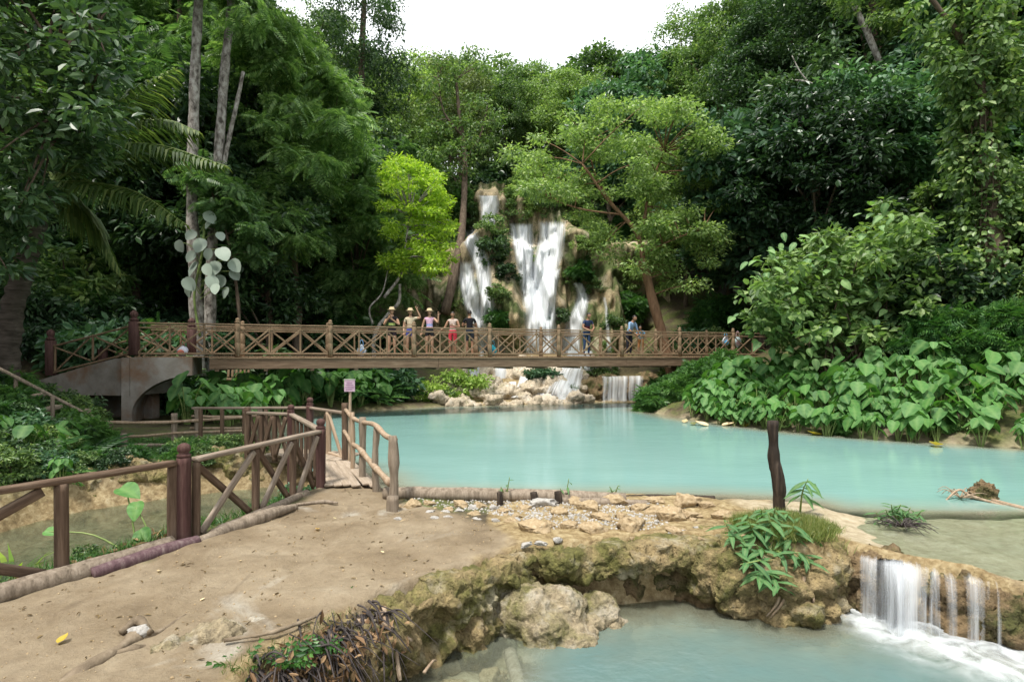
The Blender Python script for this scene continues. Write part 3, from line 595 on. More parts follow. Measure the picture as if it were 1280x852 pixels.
for (x0, x1, y0, z0_, y1, z1_, m_) in ((-2.2, -1.5, 28.3, 1.75, 26.6, .5, 'fall'), (-.2, .25, 26.4, .85, 24.6, .25, 'fall'), (.9, 1.5, 26.2, 1.0, 24.5, .2, 'fallthin'), (1.9, 2.8, 25.4, .95, 24.5, .1, 'fall'), (2.6, 4.3, 29.3, 2.3, 27.6, 1.3, 'fall'), (-1.4, -.6, 25.9, .75, 24.2, .2, 'fallthin')):
    ribbon('water_strand', [(x0, y0, z0_), (x0 - .05, y0 * .7 + y1 * .3, z0_ - .1), (x0 - .1, y0 * .3 + y1 * .7, z0_ * .3 + z1_ * .7), (x0 - .1, y1, z1_)], [(x1, y0, z0_), (x1, y0 * .7 + y1 * .3, z0_ - .1), (x1 + .05, y0 * .3 + y1 * .7, z0_ * .3 + z1_ * .7), (x1 + .1, y1, z1_)], 24, 24, m_, lc, lay(0), 1, .3)
b = row([(-3.4, 24.6, .3), (-2.2, 24.9, .35), (-.9, 25.0, .35), (.4, 25.1, .3)], 14, (.5, .45, .35), .14, 61)
rock('travertine_shore', 'middle row of cream travertine rocks between the shore shrubs', 'rock', b, .06, 'travertine', disp=.25, ds_=1.5, fine=.05, seed=14)
# the near little fall over the weir
nf = thing('small_waterfall', 'little white fall spilling over the brown tufa lip into the lower pool', 'waterfall', (4.1, 5.4, -.5))
lipL = [(3.42, 5.95), (3.62, 5.72), (3.9, 5.52), (4.2, 5.27), (4.5, 5.0), (4.85, 4.78), (5.4, 4.5), (6.2, 4.05)]
lipB = spline([(a, b_, 0) for a, b_ in lipL], 120)
def weir(i0, i1, out_, mat, soft, drop=.6, seed=0, z0=.02):
    seg = lipB[i0:i1]; n = len(seg); nv = 26; nrm = np.array([-.55, -.83, 0]); rows = []
    jit = fbm(np.c_[seg[:, :2] * 5, seg[:, 0] * 0 + seed], 3, seed)
    for k in range(nv):
        t = k / (nv - 1); s = (t - .25) / .75
        fwd = -.28 + 1.12 * t * .28 / .25 * .25 if t < .25 else 0
        f_ = (-.3 + t / .25 * .3) if t < .25 else out_ * (1 - (1 - s) ** 2) ** .7 * 1.0
        z = z0 if t < .25 else z0 - drop * s ** 1.6
        rows.append(seg + nrm * (f_ * (1 + .5 * jit[:, None]) + .05 * jit[:, None] + .03) + np.array([0, 0, 1]) * (z + (.02 * jit[:, None] if t >= .2 else 0)))
    V = np.array(rows).reshape(-1, 3); U, W = np.meshgrid(np.linspace(0, 1, n), np.linspace(0, 1, nv))
    me = MB().add(V, gfaces(U)).mesh('water_strand', M[mat]); ln = np.linalg.norm(seg[-1] - seg[0]); attr(me, 'fu', (U * ln).ravel()); attr(me, 'fv', (W * .9).ravel())
    attr(me, 'edge', (sstep(0, soft, U) * sstep(0, soft, 1 - U) * sstep(.0, .1, W) * (.45 + .55 * sstep(.12, .3, W))).ravel()); world_part('water_strand', me, nf)
for k in range(34):
    c = R_.choice([R_.uniform(14, 42)] * 3 + [R_.uniform(42, 70)] * 2 + [R_.uniform(70, 114)] * 3); hw = R_.uniform(2.5, 7) if c < 44 else R_.uniform(1.5, 5)
    i0, i1 = int(max(4, c - hw)), int(min(119, c + hw + 1))
    weir(i0, max(i1, i0 + 5), R_.uniform(.08, .32) if c < 44 else R_.uniform(.04, .2), R_.choice(['smallfall', 'smallthin', 'smallthin']), .5, R_.uniform(.5, .6), 1 + k, R_.uniform(-.015, .03))
weir(10, 46, .26, 'smallthin', .3, .58, 60)
# churned foam where it lands: soft mounds of white water
def foam_mat():
    m, n, out = newmat('foam')
    e = n.nodes.new('ShaderNodeAttribute'); e.attribute_name = 'edge'; f = maprange(n, noise_node(n, 5, 4, .5, None, 'World', .5), .25, .75, 0, .95)
    mu = n.nodes.new('ShaderNodeMath'); mu.operation = 'MULTIPLY'; n.links.new(f, mu.inputs[0]); n.links.new(e.outputs['Fac'], mu.inputs[1])
    p = principled(n, None, (.82, .87, .89), .6, .3); t = n.nodes.new('ShaderNodeBsdfTransparent'); mx = n.nodes.new('ShaderNodeMixShader')
    n.links.new(mu.outputs[0], mx.inputs[0]); n.links.new(t.outputs[0], mx.inputs[1]); n.links.new(p.outputs[0], mx.inputs[2]); n.links.new(mx.outputs[0], out.inputs[0]); return m
M['foam'] = foam_mat()
X, Y = grid(2.6, 7.5, 3.2, 5.95, .04); dlip = sdf([(p[0] - .1, p[1] - .15) for p in lipL] + [(8, 3.4), (8, 8), (3, 8)], X, Y)
fo = sstep(1.0, .0, dlip) * (dlip > -.35) * (.35 + .65 * np.exp(-((X - 3.85) / .55) ** 2)) * sstep(3.0, 3.35, X)
Zf = WL_LOW + .012 + fo * (.03 + .02 * fbm2(X, Y, 4, 2, 3)); kf = fc(fo) > .01
ft = sheet('foam', np.stack([X, Y, Zf], -1).reshape(-1, 3), gfaces(X, kf), M['foam'], {'edge': np.clip(fo * 1.3, 0, 1).ravel()})
ft.parent = nf; ft.matrix_parent_inverse = Matrix.Translation(-Vector(nf.location))
# ------------------------------------------------------------------ the long footbridge
BD = np.array([2.668, 1, 0]) / 2.849; BN = np.array([-1, 2.668, 0]) / 2.849; B0 = np.array([-8.346, 17.30, 0]); DZ = 2.02; SP = 2.69; BW = 1.65
def B(s, w_=0, z=0): return B0 + BD * s + BN * w_ + np.array([0, 0, DZ + z])
def s_of(u, w_=0):          # place along the bridge that is seen at photo column u, at distance w_ behind the near rail
    o = B0 + BN * w_; t = (u - 640) / F; return (o[1] * t - o[0]) / (BD[0] - BD[1] * t)
br = thing('footbridge', 'long wooden footbridge with crossed railings over the turquoise pool', 'bridge', tuple(B(8, .8, -.4)))
bl = Vector(br.location)
post_me = MB().add(*lathe([(.078, -.02), (.078, .38), (.07, .40), (.07, .43), (.078, .45), (.078, .72), (.07, .74), (.07, .77), (.078, .79), (.078, .99), (.06, 1.0), (.06, 1.02), (.085, 1.03), (.085, 1.05), (.05, 1.07), (.06, 1.10), (.055, 1.14), (.02, 1.17)], 14)).mesh('post', M['bridgewood'])
def bridge_post(me, pos, name='post'):
    o = obj(name, me, br); o.location = Vector(pos) - bl; return o
rail_cells = []
S_END = 20.9
for side, wv in ((0, 0.), (1, BW)):
    for k in range(8):
        bridge_post(post_me, B(k * SP, wv))
    ends = [-SP] + [k * SP for k in range(8)] + [S_END]
    for a, b_ in zip(ends[:-1], ends[1:]):
        g = .07
        beam('top_rail', B(a + g, wv, .965), B(b_ - g, wv, .965), .075, .045, M['bridgewood'], br)
        beam('middle_rail', B(a + g, wv, .83), B(b_ - g, wv, .83), .05, .045, M['bridgewood'], br)
        beam('bottom_rail', B(a + g, wv, .08), B(b_ - g, wv, .08), .05, .06, M['bridgewood'], br)
        n = 3 if b_ - a > 2.3 else 2; cw = (b_ - a) / n
        for j in range(n):
            l, r = a + j * cw + (.09 if j == 0 else .035), a + (j + 1) * cw - (.09 if j == n - 1 else .035)
            if j: beam('baluster', B(a + j * cw, wv, .10), B(a + j * cw, wv, .945), .05, .05, M['bridgewood'], br)
            beam('cross_brace', B(l, wv - .014, .115), B(r, wv - .014, .80), .05, .026, M['bridgewood'], br, up=BN)
            beam('cross_brace', B(l, wv + .014, .80), B(r, wv + .014, .115), .05, .026, M['bridgewood'], br, up=BN)
for wv in (-.06, BW + .06):
    for a, b_ in ((-.75, 6.2), (6.2, 13.6), (13.6, S_END + .5)):
        beam('girder', B(a + .004, wv, -.235), B(b_ - .004, wv, -.235), .12, .3, M['girder'], br)
    beam('edge_board', B(-.75, wv, -.058), B(S_END + .5, wv, -.058), .17, .04, M['bridgewood'], br)
for s in np.arange(-.55, S_END, 2.69 / 2):
    beam('cross_beam', B(s, -.1, -.42), B(s, BW + .1, -.42), .12, .07, M['girder'], br)
pn = int((S_END + SP) / .2)
for i in range(pn): beam('deck_plank', B(-SP + .1 + i * .2, -.02, -.014), B(-SP + .1 + i * .2, BW + .02, -.014), .19, .04, M['bridgewood'], br)
# left approach: concrete abutment with ramp, arch and red posts
ab = thing('bridge_abutment', 'stained grey concrete ramp and arched pier carrying the end of the footbridge', 'abutment', tuple(B(-2.5, .8, -2.0)))
al = Vector(ab.location)
RD = np.array([-1, .18, 0]) / 1.016; RN = np.array([.18, 1, 0]) / 1.016
def extr(name, prof, org, d, n_, depth, bev=None):            # profile (s, z) extruded along n_
    a = np.array([org + d * s + np.array([0, 0, z]) for s, z in prof]); c = a + n_ * depth; k = len(prof)
    V = np.vstack([a, c]) ; Fl = [tuple(range(k)), tuple(range(k, 2 * k))[::-1]] + [(i, k + i, k + (i + 1) % k, (i + 1) % k) for i in range(k)]
    me = MB().add(V, Fl).mesh(name, M['concrete'], smooth=False); bm = bmesh.new(); bm.from_mesh(me); bmesh.ops.recalc_face_normals(bm, faces=bm.faces); bm.to_mesh(me); bm.free()
    return world_part(name, me, ab)
s0, s1, s2 = s_of(153), s_of(166), s_of(241)
arch = []
for i in range(13):
    t = i / 12 * math.pi / 2; arch.append((s1 + (s2 - s1) * (1 - math.cos(t)), .42 + (1.46 - .42) * math.sin(t) ** 1.15))
prof = [(s0, -.45), (s0, DZ - .03), (s2, DZ - .03)] + [(s2, 1.52)] + arch[::-1][0:] + [(s1, -.45)]
extr('pier', prof, B0 + BN * -.1, BD, BN, BW + .2)
rp = B(-SP - .12, -.1)[:2]; ro = np.array([rp[0], rp[1], 0]) + np.array([.06, 0, 0])
extr('ramp', [(0, DZ - .035), (.5, DZ - .06), (1.4, DZ - .26), (2.95, DZ - .66), (4.6, DZ - 1.0), (4.6, .2), (3.2, .2), (2.3, .9), (0, .9)], ro, RD, RN, BW + .2)
extr('back_wall', [(.4, -.4), (.4, .9), (2.6, .9), (2.6, -.4)], ro + RN * 1.2, RD, RN, .3)
rpm = MB().add(*box(.21, .21, 1.0, .015, -.5)).add(*[(lambda VF: (VF[0] + [0, 0, 0], VF[1]))(lathe([(.09, .5), (.12, .53), (.12, .56), (.07, .59), (.085, .62), (.105, .68), (.1, .74), (.06, .79), (.025, .82)], 14))][0]).mesh('post', M['redpost'])
def red_post(p, h):
    o = obj('red_post', rpm, br); o.location = Vector(p) - bl + Vector((0, 0, h * .43)); o.scale = (1, 1, h / 1.25); return o
q0 = B(-SP, 0); q0f = B(-SP, BW)
def RP(s, w_): z = np.interp(s, [0, .5, 1.4, 2.95, 4.6], [DZ, DZ - .03, DZ - .23, DZ - .63, DZ - .97]); return np.array([q0[0], q0[1], 0]) + RD * s + RN * w_ + np.array([0, 0, z])
red_post(q0, 1.22); red_post(RP(2.85, 0), 1.3); red_post(RP(.0, BW) + [.45, 0, 0], 1.12); red_post(RP(2.75, BW), 1.05)
for wv in (0, BW):
    for hz, a in ((.88, 'top_rail'), (.1, 'bottom_rail')):
        beam(a, RP(.12, wv) + [0, 0, hz], RP(2.75, wv) + [0, 0, hz], .06, .05, M['bridgewood'], br)
    for j in range(2):
        l, r = .14 + j * 1.31, .14 + (j + 1) * 1.31 - .06
        beam('baluster', RP(r, wv) + [0, 0, .12], RP(r, wv) + [0, 0, .86], .05, .05, M['bridgewood'], br)
        beam('cross_brace', RP(l, wv - .014) + [0, 0, .12], RP(r, wv - .014) + [0, 0, .84], .05, .026, M['bridgewood'], br, up=RN)
        beam('cross_brace', RP(l, wv + .014) + [0, 0, .84], RP(r, wv + .014) + [0, 0, .12], .05, .026, M['bridgewood'], br, up=RN)
# right bank footing
ex = thing('bridge_footing', 'low concrete footing under the bridge end among the leaves', 'footing', tuple(B(S_END + .3, .8, -1)))
V, Fl = box(2.2, 1.3, 1.3, .02); V = np.array([B(S_END + .55, BW / 2, -1.75)] * len(V)) + V[:, :1] * BN + V[:, 1:2] * BD + V[:, 2:3] * np.array([0, 0, 1])
world_part('block', MB().add(V, Fl).mesh('block', M['concrete'], False), ex)

# ------------------------------------------------------------------ fences and boardwalk of the near path
KNOB = lathe([(.055, 0), (.068, .015), (.068, .035), (.045, .05), (.06, .07), (.066, .1), (.055, .135), (.02, .155)], 14)
def knob_post(parent, x, y, z0, z1, wd=.12, mat='redpost', seed=0):
    o = beam('post', (x, y, z0), (x, y, z1), wd, wd, M[mat], parent, rough=.05, seed=seed)
    me = MB().add(KNOB[0] * (wd / .12), KNOB[1]).mesh('knob', M[mat]); k = obj('knob', me, o); k.matrix_basis = Matrix.Translation((0, 0, z1 - z0 - .004)); return o
RZ = .955
fa = thing('fence', 'brown timber path fence with crossed braces and a knobbed post beside the mud path', 'fence', (-3.4, 5.9, .1))
fpts = [(-4.55, 3.75), (-3.92, 4.92), (-3.38, 5.86), (-2.79, 8.3)]
knob_post(fa, -3.38, 5.86, -.15, 1.0, .118, 'redpost', 1)
knob_post(fa, -2.79, 8.3, -.15, .98, .12, 'redpost', 2)
zb = .1
beam('post', (-3.47, 5.83, -.1), (-3.47, 5.83, RZ - .03), .1, .085, M['railwood'], fa, rough=.05, seed=3)
beam('post', (-3.33, 6.0, -.1), (-3.33, 6.0, RZ - .03), .07, .07, M['railwood'], fa, rough=.05, seed=4)
beam('post', (-3.92, 4.95, -.1), (-3.92, 4.95, RZ - .02), .095, .085, M['railwood'], fa, rough=.05, seed=5)
beam('post', (-4.75, 3.55, -.1), (-4.75, 3.55, RZ - .02), .095, .085, M['railwood'], fa, rough=.05, seed=6)
beam('top_rail', (-4.85, 3.35, RZ + .01), (-3.44, 5.8, RZ), .1, .055, M['railwood'], fa, rough=.04, seed=7)
beam('top_rail', (-3.34, 5.98, RZ), (-2.8, 8.27, RZ - .01), .1, .05, M['greyrail'], fa, rough=.04, seed=8)
beam('cross_brace', (-4.0, 4.84, RZ - .06), (-4.7, 3.66, .25), .05, .085, M['railwood'], fa, rough=.04, seed=9)
beam('cross_brace', (-4.0, 4.86, .18), (-4.68, 3.66, RZ - .1), .05, .085, M['railwood'], fa, rough=.04, seed=10)
def F2(t, z): return (-3.36 + .55 * t, 6.0 + 2.25 * t, z)
for t, s in ((.42, 11), (.74, 12)): beam('post', F2(t, -.1), F2(t, RZ - .04), .075, .085, M['railwood'], fa, rough=.05, seed=s)
for a, b_, s in ((.03, .39, 13), (.45, .71, 15), (.77, .97, 17)):
    A1, A2 = Vector(F2(a, .16)), Vector(F2(b_, RZ - .07)); C1, C2 = Vector(F2(a, RZ - .07)), Vector(F2(b_, .16)); off = Vector((.03, -.008, 0))
    beam('cross_brace', A1 + off, A2 + off, .045, .075, M['greyrail'], fa, rough=.05, seed=s); beam('cross_brace', C1 - off, C2 - off, .045, .075, M['railwood'], fa, rough=.05, seed=s + 1)
# boardwalk fences: inner (left side) and outer (pool side)
fb = thing('fence', 'brown timber fence turning the corner along the inner side of the boardwalk', 'fence', (-3.9, 10.4, .1))
knob_post(fb, -4.02, 10.35, -.5, 1.02, .11, 'redpost', 21)
beam('post', (-4.95, 10.65, -.3), (-4.95, 10.65, 1.08), .1, .1, M['railwood'], fb, rough=.05, seed=22)
beam('top_rail', (-2.86, 8.4, .96), (-3.98, 10.28, .98), .1, .05, M['greyrail'], fb, rough=.03, seed=23)
beam('top_rail', (-4.05, 10.37, .98), (-5.0, 10.66, .98), .09, .05, M['greyrail'], fb, rough=.03, seed=24)
for i in range(6):
    t = (i + .6) / 6.2; beam('baluster', (-2.86 - 1.12 * t, 8.4 + 1.88 * t, .18), (-2.86 - 1.12 * t, 8.4 + 1.88 * t, .94), .045, .06, M['railwood'], fb, rough=.05, seed=25 + i % 3)
for i in range(3):
    a, b_ = i / 3 + .04, (i + 1) / 3 - .04; W_ = lambda t, z, o=0: (-4.08 - .88 * t, 10.38 + .28 * t + o, z)
    beam('cross_brace', W_(a, .2, .03), W_(b_, .93, .03), .045, .07, M['railwood'], fb, rough=.05, seed=28); beam('cross_brace', W_(a, .93, -.03), W_(b_, .2, -.03), .045, .07, M['railwood'], fb, rough=.05, seed=29)
    beam('post', W_((i + 1) / 3 * .98, .1), W_((i + 1) / 3 * .98, .95), .08, .08, M['railwood'], fb, rough=.05, seed=30)
fo_ = thing('fence', 'pale timber fence with a knobbed post on the pool side of the boardwalk corner', 'fence', (-3.4, 10.9, .1))
knob_post(fo_, -4.05, 11.4, -.8, 1.06, .12, 'redpost', 33)
beam('post', (-2.98, 10.15, -.9), (-2.98, 10.15, 1.2), .1, .1, M['railwood'], fo_, rough=.05, seed=34)
beam('top_rail', (-3.0, 10.18, 1.02), (-4.02, 11.36, 1.0), .07, .05, M['greyrail'], fo_, rough=.04, seed=35)
beam('top_rail', (-4.1, 11.42, 1.0), (-6.6, 11.75, .96), .07, .05, M['greyrail'], fo_, rough=.04, seed=36)
beam('post', (-3.45, 10.7, -.8), (-3.45, 10.7, .99), .09, .09, M['branchrail'], fo_, rough=.05, seed=37)
beam('brace', (-3.44, 10.68, .95), (-3.04, 10.24, .15), .05, .06, M['branchrail'], fo_, rough=.05, seed=38)
beam('brace', (-3.5, 10.75, .95), (-3.95, 11.28, .15), .05, .06, M['railwood'], fo_, rough=.05, seed=39)
beam('bottom_rail', (-3.02, 10.2, .2), (-4.0, 11.34, .2), .07, .09, M['branchrail'], fo_, rough=.05, seed=40)
for i in range(5): beam('post', (-4.5 - .48 * i, 11.47 + .064 * i, -.2), (-4.5 - .48 * i, 11.47 + .064 * i, .96), .07, .07, M['railwood'], fo_, rough=.05, seed=41 + i % 2)
# rustic branch railing on the right of the boardwalk
rr = thing('branch_railing', 'rustic railing of crooked grey branches beside the boardwalk planks', 'railing', (-1.6, 7.5, 0))
def pole(name, pts, r, mat, parent, n=14, seg=9, bp=.22, seed=0, bs=5):
    q = spline(pts, n); rad = np.linspace(r[0], r[1], n) if isinstance(r, tuple) else np.full(n, r)
    return world_part(name, MB().add(*tube(q, rad, seg, bp, bs, seed)).mesh(name, M[mat]), parent)
pole('post', [(-1.55, 7.42, -.2), (-1.54, 7.43, .4), (-1.56, 7.44, 1.0)], (.07, .062), 'oldlog', rr, seed=1)
pole('post', [(-1.93, 8.1, -.4), (-1.95, 8.1, .5), (-1.93, 8.12, 1.04)], (.05, .045), 'oldlog', rr, seed=2)
pole('post', [(-2.32, 8.72, -.6), (-2.3, 8.75, .5), (-2.3, 8.76, 1.1)], (.055, .05), 'oldlog', rr, seed=3)
pole('post', [(-2.62, 9.3, -.7), (-2.6, 9.3, .5), (-2.62, 9.32, 1.12)], (.04, .035), 'branchrail', rr, seed=4)
pole('rail', [(-2.95, 10.1, 1.08), (-2.62, 9.36, 1.02), (-2.3, 8.78, 1.02), (-1.95, 8.1, 1.06), (-1.72, 7.75, .96), (-1.53, 7.42, .95)], (.035, .04), 'branchrail', rr, 26, 8, .2, 5)
pole('rail', [(-2.95, 10.0, .72), (-2.62, 9.35, .6), (-2.33, 8.7, .62), (-1.95, 8.05, .48), (-1.6, 7.5, .36)], (.03, .045), 'branchrail', rr, 26, 8, .25, 6)
pole('bottom_rail', [(-2.6, 9.25, .06), (-2.2, 8.6, .1), (-1.7, 8.05, .1)], .03, 'oldlog', rr, 12, 8, .2, 7)
# sign on a thin pole
sg = thing('sign', 'small faded purple board with worn lettering on a thin pole by the boardwalk', 'sign', (-2.8, 9.9, .1))
pole('pole', [(-2.86, 9.95, -.6), (-2.84, 9.95, .6), (-2.83, 9.95, 1.5)], (.028, .022), 'branchrail', sg, 12, 8, .15, 8)
def signface():
    m, n, out = newmat('sign face'); a = noise_node(n, 14, 5, .6); c = ramp(n, a, [(.3, (.36, .24, .33)), (.6, (.47, .35, .43)), (.8, (.55, .47, .5))]); principled(n, out, c, .6, .3); return m
M['sign'] = signface(); M['signink'] = surf('faded ink', [(.3, (.2, .12, .2)), (.7, (.3, .2, .28))], 20, .7, .2, .1); M['silverframe'] = surf('pale metal trim', [(.3, (.4, .38, .36)), (.7, (.55, .53, .5))], 8, .5, .4, .1)
V, Fl = box(.185, .02, .2, .002); world_part('board', MB().add(V + [-2.83, 9.915, 1.42], Fl).mesh('board', M['sign'], False), sg)
V, Fl = box(.2, .03, .014, .002); world_part('top_trim', MB().add(V + [-2.83, 9.915, 1.622], Fl).mesh('top_trim', M['silverframe'], False), sg)
for k, (zz, wd, xo) in enumerate(((1.565, .1, .0), (1.53, .13, 0), (1.49, .15, .0), (1.455, .11, -.01))):
    V, Fl = box(wd, .003, .012); world_part('lettering', MB().add(V + [-2.83 + xo, 9.9035, zz], Fl).mesh('lettering', M['signink'], False), sg)
# boardwalk
bw = thing('boardwalk', 'short boardwalk of pale weathered planks at the end of the mud path', 'boardwalk', (-2.4, 9.2, .1))
e0, e1 = np.array([-2.72, 8.28, .16]), np.array([-1.92, 8.32, .16]); f0, f1 = np.array([-3.45, 10.1, .2]), np.array([-2.75, 9.85, .2])
for i in range(6):
    t = (i + .5) / 6; a = e0 * (1 - t) + e1 * t; c = f0 * (1 - t) + f1 * t
    beam('plank', a + [0, rnd.uniform(-.08, .03), rnd.uniform(-.006, .006)], c + [0, rnd.uniform(-.1, .1), rnd.uniform(-.006, .006)], .125, .035, M['plank'], bw, rough=.04, seed=50 + i)
for i in range(8):
    t = i / 8; a = np.array([-3.15, 10.02, .2]) * (1 - t) + np.array([-5.0, 10.9, .15]) * t; d = np.array([.3, .95, 0])
    beam('plank', a, a + d * .78, .2, .035, M['plank'], bw, rough=.03, seed=56 + i % 4)
for a, c in (((-2.7, 8.4, .08), (-3.4, 10.2, .1)), ((-2.0, 8.45, .08), (-2.85, 10.0, .1)), ((-3.2, 10.25, .1), (-5, 11.0, .07)), ((-3.0, 10.8, .1), (-4.8, 11.6, .07))):
    beam('bearer', a, c, .1, .12, M['oldlog'], bw, rough=.05, seed=60)
for x, y in ((-2.75, 9.2), (-2.4, 9.2), (-3.2, 10.4), (-4.2, 10.9)): beam('pile', (x, y, -1.2), (x, y, .06), .1, .1, M['oldlog'], bw, rough=.05, seed=61)
# far pole fences on the left bank below the abutment
ff = thing('pole_fence', 'low grey pole fence on the left bank in front of the concrete pier', 'fence', (-7.2, 12, .1))
fx = [(110, 12.0), (155, 11.4), (218, 12.0), (310, 12.2)]
for i, (u, y) in enumerate(fx):
    x = (u - 640) / F * y; z0 = Hs(x, y); h = (.42 if i == 1 else .75) + (.1 if i == 0 else 0)
    beam('post', (x, y, z0 - .15), (x, y, .08 + h if i != 1 else z0 + .35), .1, .09, M['oldlog'], ff, rough=.06, seed=70 + i)
pole('rail', [P(112, 527, 11.95), P(165, 528, 11.95), P(218, 527, 11.95), P(310, 521, 12.1)], .032, 'branchrail', ff, 24, 8, .25, 11)
pole('rail', [P(112, 543, 11.95), P(170, 545, 11.95), P(220, 541, 11.95), P(310, 538, 12.1)], .027, 'branchrail', ff, 24, 8, .3, 12)
pole('rail', [P(100, 554, 11.9), P(160, 556, 11.5), P(216, 556, 11.9)], .04, 'oldlog', ff, 18, 8, .25, 13)
pole('rail', [P(112, 559, 11.8), P(216, 559, 11.8)], .035, 'oldlog', ff, 18, 8, .25, 14)
pf = thing('pole_fence', 'short double-railed pole fence near the boardwalk under the bridge arch', 'fence', (-5.5, 13, .1))
for u, y in ((246, 13), (325, 13.0)):
    x = (u - 640) / F * y; beam('post', (x, y, Hs(x, y) - .2), (x, y, .85), .09, .09, M['oldlog'], pf, rough=.06, seed=75)
pole('rail', [P(240, 520, 13), P(290, 521, 13), P(345, 518, 13)], .03, 'branchrail', pf, 16, 8, .25, 15)
pole('rail', [P(238, 535, 13), P(300, 535, 13), P(330, 533, 13)], .03, 'branchrail', pf, 16, 8, .25, 16)
# steps and handrail up the left slope
st = thing('log_steps', 'rough log steps with a slanting handrail climbing the left slope', 'steps', (-9.5, 11.5, .2))
pole('handrail', [P(-30, 448, 11.4), P(0, 461, 11.5), P(60, 492, 11.7), P(118, 522, 11.9)], .035, 'oldlog', st, 22, 8, .15, 17)
for i, (u, v) in enumerate(((95, 545), (78, 524), (60, 512), (40, 496))):
    a = P(u - 18, v + 3, 11.5 + .1 * i); c = P(u + 14, v - 4, 12.1 + .1 * i); beam('step', a, c, .16, .09, M['oldlog'], st, rough=.07, seed=80 + i)
beam('side_board', P(78, 544, 11.2), P(102, 559, 11.0), .06, .16, M['oldlog'], st, rough=.06, seed=85)
for i, u in enumerate((20, 66)): c = P(u, 471 + (u - 20) * .52, 11.6); beam('post', (c[0], c[1], Hs(c[0], c[1]) - .1), tuple(c), .06, .06, M['oldlog'], st, rough=.06, seed=86)
for k, (u, v) in enumerate(((290, 464), (276, 468))): pass
# small slatted thing hanging under the bridge end: a wooden bench far behind
bn = thing('slatted_bench', 'small slatted wooden bench under the bridge beside the concrete arch', 'bench', tuple(P(292, 482, 19.5)))
for i in range(8): beam('slat', P(276 + i * 5, 462, 19.5), P(275.5 + i * 5, 471, 19.45), .08, .03, M['bridgewood'], bn, up=(0, 1, 0))
beam('seat_plank', P(272, 473.5, 19.4), P(312, 475.5, 19.4), .1, .1, M['bridgewood'], bn, rough=.03, seed=88); 
for u in (276, 308):
    c = P(u, 478, 19.4); beam('leg', (c[0], c[1], Hs(c[0], c[1]) - .1), tuple(c), .08, .08, M['bridgewood'], bn)

# logs and beams along the path
def log(name, label, pts, r, mat, n=30, seg=12, bp=.18, bs=3., seed=0, group=None):
    q = spline(pts, n); rad = np.interp(np.linspace(0, 1, n), np.linspace(0, 1, len(r)), r) if hasattr(r, '__len__') else np.full(n, r)
    me = MB().add(*tube(q, rad, seg, bp, bs, seed)).mesh(name, M[mat]); return tag(obj(name, me), label, 'log', group)
log('dam_log', 'long straight grey log along the pool edge of the stony dam', [(-1.75, 7.8, .16), (-.6, 7.7, .17), (.4, 7.62, .17), (1.5, 7.5, .16)], (.09, .095, .085, .075), 'oldlog', 50, 12, .15, 3, 1)
log('dam_log', 'dark wet log lying behind the tan stones of the dam', [(1.35, 7.72, .1), (2.0, 7.78, .1), (2.75, 7.72, .1)], (.05, .055, .05), 'blackwood', 30, 10, .2, 4, 2)
log('dam_log', 'pale stripped log beside the dark wet log on the dam', [(.6, 7.5, .13), (1.2, 7.4, .14), (1.75, 7.38, .12)], (.05, .055, .05), 'oldlog', 24, 10, .2, 4, 3)
log('curb_log', 'rough squared grey beam on the ground under the brown path fence', [(-4.72, 3.45, .14), (-3.88, 4.83, .15), (-3.42, 5.72, .16)], (.085, .09, .08), 'oldlog', 40, 8, .18, 4, 4)
log('curb_log', 'smooth purple stained pole lying against the beam at the fence foot', [(-3.68, 4.98, .14), (-3.38, 5.5, .16), (-3.22, 5.82, .15)], (.055, .065, .06), 'purplelog', 24, 12, .08, 4, 5)
log('curb_log', 'gnarled weathered grey log edging the path past the knobbed post', [(-3.24, 5.75, .13), (-3.1, 6.25, .14), (-2.86, 6.7, .18), (-2.72, 7.15, .15)], (.05, .075, .085, .04), 'oldlog', 34, 12, .35, 4, 6)
log('curb_log', 'straight grey beam under the crossed fence braces beside the plants', [(-3.24, 6.15, .12), (-3.0, 7.1, .14), (-2.85, 7.9, .14)], (.06, .06, .06), 'oldlog', 30, 8, .15, 4, 7)
log('curb_log', 'thin grey stick lying flat across the path edge', [(-2.75, 7.25, .15), (-2.45, 7.35, .16), (-2.25, 7.33, .15)], (.02, .025, .015), 'oldlog', 16, 8, .2, 4, 8)
log('stake', 'upright charred black post standing at the end of the dam', [G(976, 642, .0) + [0, 0, -.15], P(973, 600, 7.3), P(968, 570, 7.32), P(966, 526, 7.3)], (.085, .075, .07, .062), 'blackwood', 30, 12, .25, 5, 9)['category'] = 'stake'
for i, (u, v, h, r) in enumerate(((624, 634, .2, .04), (667, 632, .18, .05), (697, 633, .2, .045), (708, 630, .15, .03))):
    g = G(u, v, .08); log('stake', 'short dark wooden stake driven in along the dam log', [g + [0, 0, -.1], g + [.01, 0, h * .5], g + [.0, .01, h]], (r, r, r * .9), 'blackwood', 8, 9, .2, 6, 20 + i, 'stakes along the dam log')['category'] = 'stake'
g = G(491, 640, .1); log('stake', 'stub of a sawn post at the foot of the branch railing', [g + [0, 0, -.15], g + [0, 0, .02], g + [.0, 0, .2]], (.07, .07, .065), 'oldlog', 8, 10, .15, 5, 31)['category'] = 'stake'
gq = G(1228, 622, 0); rock('stump', 'ragged mossy brown stump poking from the turquoise pool', 'stump', [((gq[0], gq[1], -.05), (.17, .16, .2)), ((gq[0] + .04, gq[1], .12), (.15, .14, .13)), ((gq[0] - .08, gq[1], .06), (.12, .12, .12))], .014, 'wettufa', disp=.07, ds_=5, fine=.02, seed=77)
